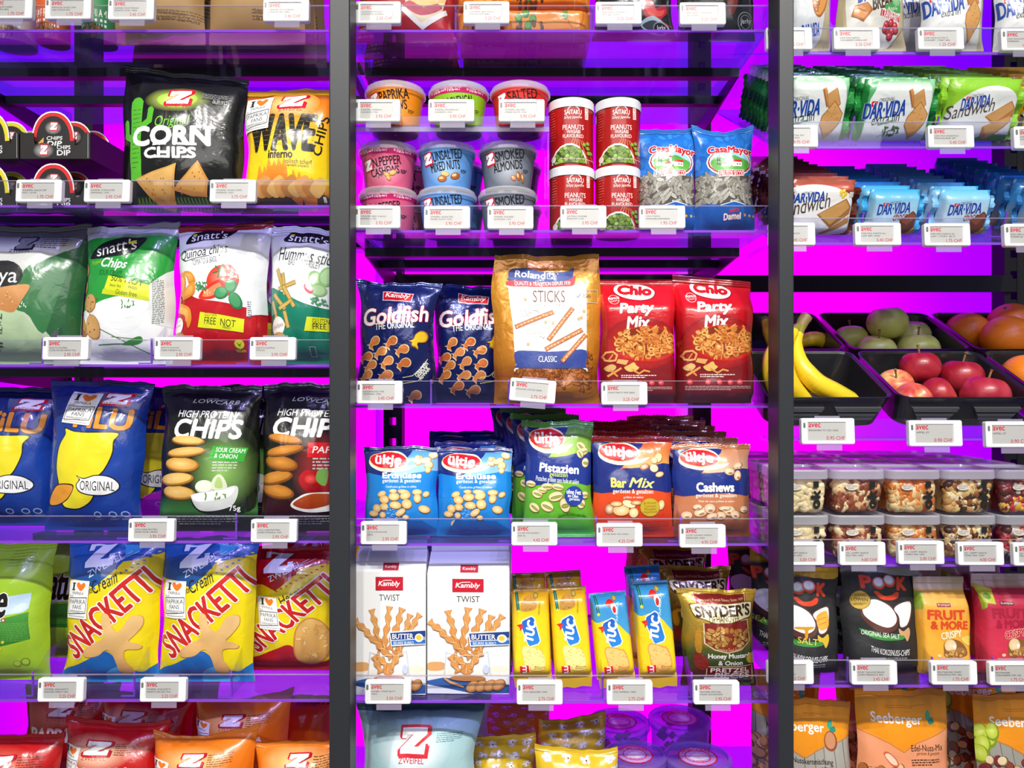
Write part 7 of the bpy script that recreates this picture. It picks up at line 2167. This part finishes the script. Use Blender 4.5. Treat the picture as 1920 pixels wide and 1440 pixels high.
def banana(path, rad, name, parent, cols):
    n = len(path)
    P = [Vector(p) for p in path]
    pts = []
    for i in range(n - 1):
        a_, b_, c_, d_ = P[max(i - 1, 0)], P[i], P[i + 1], P[min(i + 2, n - 1)]
        for k in range(6):
            u = k / 6
            pts.append(.5 * (2 * b_ + (c_ - a_) * u + (2 * a_ - 5 * b_ + 4 * c_ - d_) * u * u + (3 * b_ - a_ - 3 * c_ + d_) * u ** 3))
    pts.append(P[-1])
    m_ = len(pts)
    rr_ = [rad * (min(1, .38 + 1.6 * (i / m_)) if i < m_ * .45 else min(1, (1.02 - i / m_) * 4.5)) for i in range(m_)]
    cl = [cols[0] if i < m_ * .08 else cols[1] if i < m_ * .94 else cols[2] for i in range(m_)]
    return MB().tube(pts, rr_, 7, cols[1], cl).build(name, 'skin', parent)
def unpx(px, py, Y, o):
    return Vector((X(px, Y), Y, Z(py, Y))) - o
o = Vector((X(1490, .09), .09, Z(640, .09)))
bb = thing('banana_bunch', 'bunch of ripe yellow bananas partly behind the post', 'bananas', o, 0)
YC = ('8a8430', 'f0cc28', '5a4a20')
banana([unpx(1503, 612, .10, o), unpx(1492, 645, .085, o), unpx(1502, 685, .065, o), unpx(1530, 718, .055, o), unpx(1566, 738, .06, o), unpx(1598, 757, .072, o), unpx(1616, 774, .085, o)], .019, 'banana', bb, YC)
banana([unpx(1500, 612, .105, o), unpx(1476, 640, .075, o), unpx(1468, 685, .05, o), unpx(1480, 722, .05, o), unpx(1503, 750, .066, o), unpx(1520, 770, .08, o)], .020, 'banana', bb, YC)
banana([unpx(1498, 612, .12, o), unpx(1470, 632, .125, o), unpx(1452, 668, .12, o), unpx(1450, 706, .112, o), unpx(1462, 738, .11, o), unpx(1480, 756, .11, o)], .020, 'banana', bb, YC)
MB().tube([unpx(1500, 616, .105, o), unpx(1505, 604, .108, o), unpx(1512, 594, .112, o)], [.010, .011, .012], 8, '8a7448').build('crown_stem', 'card', bb)
o2 = Vector((X(1520, .24), .24, Z(640, .24)))
b2 = thing('banana_bunch', 'shaded bananas lying in the upper tray by the post', 'bananas', o2, 0)
banana([unpx(1478, 674, .305, o2), unpx(1498, 644, .295, o2), unpx(1532, 636, .295, o2), unpx(1560, 650, .30, o2), unpx(1575, 674, .305, o2)], .016, 'banana', b2, YC)
banana([unpx(1432, 594, .325, o2), unpx(1441, 614, .32, o2), unpx(1450, 640, .31, o2), unpx(1462, 660, .30, o2)], .016, 'banana', b2, YC)

# ------------------------------------------------------------------ tubs of nuts
def rrect(w, d, r, z, n=5):
    out = []
    for sx, sy, a0 in ((1, 1, 0), (-1, 1, 90), (-1, -1, 180), (1, -1, 270)):
        out += [(sx * (w - r) + r * math.cos(math.radians(a0 + 90 * i / n)), sy * (d - r) + r * math.sin(math.radians(a0 + 90 * i / n)), z) for i in range(n + 1)]
    return out
def loft(m, rings, cap=True, col='ffffff', smooth=True):
    n = len(rings[0])
    for a_, b_ in zip(rings[:-1], rings[1:]):
        m.add(a_ + b_, [(i, (i + 1) % n, (i + 1) % n + n, i + n) for i in range(n)], col, smooth)
    if cap:
        m.add(rings[0], [tuple(reversed(range(n)))], col)
        m.add(rings[-1], [tuple(range(n))], col)
    return m
TH = .0775
def nut_tub(label, pxc, Y, lev, mix, seed, group):
    k = 1 + Y / D
    w = 51 * S * k
    d = w
    t = thing('nut_tub', label, 'nut tub', (X(pxc, Y), Y + d, Z(1057) + .0012 + lev * (TH + .0008)), 0, group)
    m = MB()
    loft(m, [rrect(w * .86, d * .86, .012, .0006), rrect(w * .9, d * .9, .014, .004), rrect(w * .96, d * .96, .014, TH - .013)])
    m.build('clear_tub', 'tub_clear', t)
    m = MB()
    loft(m, [rrect(w * .97, d * .97, .015, TH - .0165), rrect(w * 1.0, d * 1.0, .016, TH - .0155), rrect(w * 1.0, d * 1.0, .016, TH - .003), rrect(w * .975, d * .975, .015, TH), rrect(w * .93, d * .93, .014, TH - .0005), rrect(w * .9, d * .9, .013, TH - .0035)])
    m.build('lid', 'tub_lid', t)
    g = random.Random(seed)
    m = MB()
    lo = [(math.cos(a) * math.sin(b), math.sin(a) * math.sin(b), math.cos(b)) for b in (.5, 1.1, 1.7, 2.3, 2.8) for a in np.linspace(0, 6.28, 9)[:-1]]
    fc = [(j * 8 + i, (j + 1) * 8 + i, (j + 1) * 8 + (i + 1) % 8, j * 8 + (i + 1) % 8) for j in range(4) for i in range(8)] + [tuple(range(8)), tuple(reversed(range(32, 40)))]
    for i in range(130):
        col, sx, sy, sz = g.choice(mix)
        front = i < 95
        x = g.uniform(-w * .80, w * .80)
        y = -d * .80 + g.uniform(0, .012) if front else g.uniform(-d * .7, d * .8)
        z = g.uniform(.008, TH - .024) if front else g.uniform(TH - .032, TH - .024)
        ax = Vector((g.uniform(-1, 1), g.uniform(-1, 1), g.uniform(-1, 1))).normalized()
        from mathutils import Quaternion
        q = Quaternion(ax, g.uniform(0, 6.28))
        pv = np.array([tuple(q @ Vector((u * sx * 1.3, v_ * sy * 1.15, s_ * sz * 1.25))) for u, v_, s_ in lo]) + np.array((x, y, z))
        lim = np.array(((-w * .84, -d * .835, .0025), (w * .84, d * .84, TH - .0185)))
        tp = 1 + .09 * max(0, z) / TH
        lim[0, :2] *= tp
        lim[1, :2] *= tp
        pv += np.maximum(0, lim[0] - pv.min(0)) - np.maximum(0, pv.max(0) - lim[1])
        m.add(pv, fc, col, True)
    m.box(-w * .74, -d * .60, .004, w * .74, d * .82, TH - .026, mix[0][0])
    f = m.build('nut_filling', 'plastic', t)
    f['kind'] = 'stuff'
    a = Art(0, 0, 1, (0, 0, 100, 60), 'ffffff')
    a.T('ok', 58, 26, 98, 50, '141210', -90, .09).R(72, 2, 84, 15, '141210')
    a.E(33, 14, 14, 6, 'e8e0d0').T('HAPPY SNACK', 22, 10, 44, 14, '6a6258', 0, .0).lines(24, 15, 42, 18, 1, '8a8278')
    m = MB()
    P = np.array([[(-w * .84, -d * .945, TH - .018), (w * .84, -d * .945, TH - .018)], [(-w * .8, -d * .905, .008), (w * .8, -d * .905, .008)]])
    lay(m, a, 'body', P, np.array([0., 1.]), np.array([0., 1.]))
    pr = m.build('printed_mark', 'card', t)
    pr['label'] = 'black print on the clear wall'
    return t, d * 2
CSH = ('e4cf9c', .007, .0085, .015)
MIX = ([CSH, ('ead8ac', .006, .008, .014)],
       [('8a4a2c', .008, .009, .014), ('a0583a', .008, .009, .013), ('d8b080', .009, .009, .010), ('e4cc9c', .007, .008, .014), ('7a3c24', .009, .009, .010)],
       [('d8782c', .009, .009, .012), ('e4c890', .008, .010, .017), ('d0a060', .008, .009, .014), ('c06828', .008, .008, .011)],
       [('e0c078', .008, .006, .012), ('8a5430', .008, .009, .012), ('ecdcb0', .009, .009, .011), ('4a2a1c', .008, .007, .012), ('c89858', .008, .008, .013)],
       [('7a2028', .008, .008, .010), ('d8d0c4', .009, .009, .006), ('e0b040', .008, .007, .010), ('5a2a20', .008, .008, .010), ('c83838', .007, .007, .009)])
NM = ('pale cashews', 'hazelnuts and almonds', 'orange curry nuts', 'trail mix', 'dark red cranberry mix')
for i, pxc in enumerate((1508, 1614, 1719, 1823, 1928)):
    for lev in (0, 1):
        lv = ('lower', 'upper')[lev]
        t, dd = nut_tub(lv + ' clear tub of ' + NM[i] + ' in the front row', pxc - lev, .016 - lev * .004, lev, MIX[i], 31 + i * 2 + lev, 'nut tubs')
        for rw in (1, 2, 3):
            dup(t, (t.location.x + (.004 if lev else 0), t.location.y + rw * (dd + .003), t.location.z), 0, lv + ' clear tub of ' + NM[i] + ' in the ' + ('second', 'third', 'last')[rw - 1] + ' row')

# ------------------------------------------------------------------ coconut chips pouches, fruit pouches, orange nut pouches
KP = 3.512
def pook(m_):
    a = Art(1400, 1030, KP, (650, 118, 1178, 885) if not m_ else (226, 95, 632, 885), [(0, 'b8bab8'), (.05, '9c9e9c'), (.075, '2a2a2c'), (1, '202022')] if not m_ else [(0, 'e0b820'), (.12, 'd8ac18'), (.125, '2a2a2c'), (1, '202022')])
    dx, dy = (0, 0) if not m_ else (-540, 40)
    if not m_:
        a.S([(640, 110), (1185, 110), (1178, 190), (1080, 195), (960, 175), (820, 140), (740, 128), (655, 165)], 'a8aaa8', n=3)
    else:
        a.S([(60, 90), (640, 90), (630, 205), (520, 212), (380, 190), (250, 180), (60, 200)], 'e0b420', n=3).T('MANGO SEA SALT', 260, 125, 450, 150, '5a4a10', -3, .0)
    f = lambda pts: [(x + dx, y + dy) for x, y in pts]
    a.T('P', 768 + dx, 186 + dy, 850 + dx, 280 + dy, 'e8421c', -6, .12).T('K', 1015 + dx, 200 + dy, 1082 + dx, 296 + dy, 'e8421c', 6, .12)
    for x, y in ((895, 240), (968, 226)):
        a.E(x + dx, y + dy, 44, 44, 'e8421c').E(x + dx, y + dy - 6, 36, 34, 'b8bec4').E(x + dx - 3, y + dy - 8, 28, 26, 'eef2f4')
    a.S(f([(856, 305), (880, 300), (920, 330), (970, 325), (1000, 305), (1022, 310), (1010, 345), (960, 362), (900, 352)]), 'e8421c')
    a.S(f([(760, 430), (770, 380), (860, 350), (960, 400), (1000, 480), (985, 560), (900, 592), (830, 560), (775, 500)]), '5a3028').S(f([(775, 425), (785, 380), (860, 356), (950, 404), (990, 478), (975, 530), (920, 552), (840, 520), (785, 470)]), 'f4f4f2')
    a.S(f([(970, 420), (1020, 380), (1095, 368), (1098, 450), (1070, 540), (1010, 558), (1000, 480)]), '5a3028').S(f([(978, 422), (1024, 386), (1090, 374), (1090, 446), (1062, 532), (1014, 548), (1006, 476)]), 'ececea' if not m_ else 'e0e4e4')
    if m_:
        a.S([(465, 470), (520, 440), (545, 450), (540, 540), (490, 570), (465, 540)], 'e8a838').S([(318, 545), (440, 545), (430, 560), (400, 570), (398, 600), (385, 632), (374, 600), (372, 566), (320, 560)], 'e0a020').L([(470, 500), (530, 480)], 6, 'c88020').L([(475, 530), (530, 512)], 6, 'c88020')
    else:
        a.E(762, 362, 68, 66, '7a6020').E(762, 362, 64, 62, 'c8a440').T('LÖWEN', 706, 344, 812, 370, '4a3808', 0, .03).T('AWARD', 722, 318, 802, 336, '4a3808', 0, .0).lines(720, 384, 804, 402, 2, '6a5010')
    a.S(f([(740, 560), (800, 575), (880, 600), (980, 608), (1040, 600), (1030, 630), (960, 642), (860, 635), (780, 605)]), '3a8a3c')
    a.T('SEA SALT' if m_ else 'ORIGINAL SEA SALT', 750 + dx, 585 + dy - (0 if not m_ else 10), 1000 + dx, 618 + dy, 'f0f4e8' if not m_ else 'e8d040', 7, .01)
    a.S(f([(1000, 560), (1030, 580), (1070, 555), (1075, 600), (1050, 650), (1030, 610), (1005, 605)]), 'c89868' if not m_ else 'd8b030')
    a.T('THAI KOKOSNUSS-CHIPS', 800 + dx, 690 + dy, 1060 + dx, 730 + dy, 'e8e8e6', 6, .0, .1, arc=-16).lines(820 + dx, 760 + dy, 1040 + dx, 800 + dy, 3, '8a8a88')
    return a
t = pack('coconut_chips_pouch', 'black pouch with white coconut and round gold seal', 'snack pouch', pook(0), .03, 1283, .06, kind='pouch', st=.045, sb=.03, seed=231, wr=.0035, lean=3, group='black coconut chips pouches', seal='a4a6a4', mat='matt_film')
rear(t, 1, ['black coconut pouch standing behind the one with the gold seal'], dx=-.022, step=.09, group='black coconut chips pouches')
pm_ = pack('coconut_chips_pouch', 'black pouch with yellow top and mango, half behind the post', 'snack pouch', pook(1), .026, 1283, .06, kind='pouch', st=.05, sb=.03, seed=233, wr=.0035, lean=3, group='black coconut chips pouches', seal='d8b01c', mat='matt_film')
rear(pm_, 2, ['black pouch with yellow top, second in the lane by the post', 'black pouch with yellow top, third in the lane by the post'], step=.11, dx=-.012, group='black coconut chips pouches')
def fam(c):
    y = c == 'y'
    a = Art(1400, 1030, KP, (1140, 195, 1478, 858), [(0, 'd8c4a8'), (.12, 'e0ccb0'), (.14, 'e0a848'), (.5, 'f0a830'), (1, 'f0b440')] if y else [(0, 'e0c8b8'), (.12, 'd0b0a0'), (.14, 'a81c3c'), (.5, 'd02c4c'), (1, 'e03c54')])
    a.P([(1140, 290), (1180, 290), (1160, 400), (1140, 420)], 'a0b838')
    a.R(1245, 362, 1335, 386, '8a2434' if y else '6a1428').T('frutique', 1252, 365, 1328, 383, 'f0d8c8', 0, .0)
    tc = 'd8481c' if y else 'a81838'
    a.T('FRUIT', 1182, 405, 1425, 475, tc, 0, .075).T('& MORE', 1200, 480, 1440, 540, tc, 0, .075)
    a.T('CRISPY', 1262, 548, 1402, 600, 'f4e8c0' if y else 'c8202c', -10, .06, .1, o='d8a030' if y else 'f4e4d0', ow=.05)
    a.S([(1278, 690), (1285, 630), (1330, 605), (1390, 620), (1430, 670), (1420, 720), (1290, 722)], '8a5a2c').E(1325, 650, 40, 44, 'e8c890', 0, 'f4e0b8').E(1390, 690, 36, 30, 'a8743c').E(1330, 700, 36, 22, 'c8a060').E(1350, 655, 10, 14, 'fbfbf4')
    a.N(1290, 690, 1420, 722, 12, 16, 12, ['b07c40', '9a6430', 'd0a058'], 3, '5a3418').S([(1395, 600), (1440, 580), (1472, 600), (1470, 650), (1430, 640)], 'f0d060')
    a.E(1245, 715, 14, 10, 'f4d8a0').lines(1180, 780, 1320, 830, 3, 'c88a28' if y else 'b02844')
    return a
t = pack('fruit_pouch', 'yellow crispy fruit pouch with red lettering', 'snack pouch', fam('y'), .024, 1283, .05, kind='block', st=.08, sb=.02, seed=235, wr=.003, lean=4, group='crispy fruit pouches', seal='d8c4a8', mat='matt_film')
rear(t, 1, ['yellow crispy fruit pouch second in its lane'], step=.07, dz=.006, group='crispy fruit pouches')
b = fam('r').moved(412, -14)
b.box = (1125, 190, 1560, 858)
b.P([(1130, 250), (1230, 290), (1215, 380), (1150, 370)], 'b8b838').E(1182, 330, 24, 20, '5a8a28')
t = pack('fruit_pouch', 'red crispy fruit pouch at the picture edge', 'snack pouch', b, .024, 1283, .06, kind='block', st=.08, sb=.02, seed=237, wr=.004, lean=4, group='crispy fruit pouches', seal='e0c8b8', mat='matt_film', tl=.0)
rear(t, 1, ['red crispy fruit pouch second in its lane'], step=.07, dx=-.02, dz=.006, group='crispy fruit pouches')

def seeb(v):
    a = Art(1400, 1030, KP, (768, 950, 1390, 1900), [(0, 'd07c10'), (.1, 'e08810'), (.3, 'e48c10'), (1, 'd88a50')])
    x0 = 768
    body = {0: ('e89a70', 'd87c50'), 1: ('a8a49c', '8a8680'), 2: ('9c988e', '7a766c')}[v]
    a.P([(768, 1180), (1390, 1180), (1390, 1900), (768, 1900)], *body)
    if v:
        for i in range(9):
            a.L([(768 + i * 70, 1190), (772 + i * 70, 1900)], 5, '6a665e')
    a.P([(768, 990), (1390, 990), (1390, 1170), (1150, 1245), (1050, 1292), (960, 1245), (768, 1175)], 'f09c14', 'e88c10').L([(768, 1182), (960, 1250), (1050, 1298), (1150, 1250), (1390, 1176)], 6, 'c87808')
    a.T('Seeberger', 858, 1085, 1202, 1160, 'f6f4ee', 2, .03).S([(1225, 1100), (1250, 1072), (1262, 1100), (1240, 1130)], '3aa48a').S([(1240, 1130), (1270, 1110), (1282, 1140), (1250, 1150)], '2a8a78')
    a.lines(960, 1040, 1230, 1062, 2, 'c07408', 3, .4)
    if v == 0:
        a.T('Edel-Nuss-Mix', 1105, 1258, 1330, 1295, '3a2014', 0, .02).T('geröstet & gesalzen', 1140, 1298, 1300, 1322, '3a2014', 0, .0, .3).lines(1100, 1340, 1300, 1380, 3, '5a3420')
        a.S([(915, 1310), (950, 1300), (1000, 1340), (1010, 1380), (960, 1370)], 'c86040').S([(925, 1318), (955, 1310), (995, 1345), (998, 1370), (960, 1360)], 'f4c8b0')
        a.N(790, 1390, 1120, 1900, 90, 36, 26, ['c88040', 'd8a060', 'b06830', 'e4b880'], 4, '6a3010')
    elif v == 1:
        a.T('Nusskernmischung', 975, 1300, 1240, 1345, '2a2622', 3, .02).lines(1110, 1355, 1250, 1400, 3, '4a4640').P([(1090, 1430), (1290, 1420), (1290, 1500), (1080, 1510)], 'e8e4da').lines(1110, 1440, 1280, 1490, 2, '6a665e')
        a.E(1240, 1200, 46, 60, '8a4c30').E(1238, 1196, 36, 50, 'c88860').N(790, 1370, 1000, 1600, 40, 44, 34, ['d8a878', 'c89060', 'e0bc90'], 4, '7a4a28')
    else:
        for x, y in ((800, 1180), (850, 1210), (810, 1250), (870, 1170), (790, 1310)):
            a.E(x, y, 44, 56, '7a9020').E(x - 4, y - 6, 38, 48, 'b4c830', 0, 'd8e470')
        a.N(800, 1320, 1390, 1700, 110, 38, 28, ['8a3c28', 'e0c8a0', '5a2018', 'd0a070', '7a2830'], 4, '4a2010')
    return a
for v, dx, dy, Y, lb, rl in ((0, 0, 0, .026, 'orange nut pouch with peach front standing complete in view', ['orange nut pouch with peach front, second in its lane']),
                             (1, -658, 58, .026, 'orange nut pouch with grey wooden front beside the post', ['orange nut pouch with grey wooden front, second in its lane']),
                             (2, 800, 28, .026, 'orange nut pouch with green grapes at the picture edge', ['orange nut pouch with green grapes, second in its lane'])):
    sb_ = seeb(v).moved(dx, dy)
    if v == 1:
        sb_.box = (886, 950, 1390, 1900)
    t = pack('nut_pouch', lb, 'nut pouch', sb_, Y, 1640, .085, kind='pouch', st=.05, sb=.03, seed=241 + v, wr=.004, lean=3, group='orange nut pouches', seal='d88410', tl=.0, tr=(.0, -.015, 0)[v])
    rear(t, 1, rl, step=.11, dx=(.01, -.01, -.02)[v], dz=.012, group='orange nut pouches')
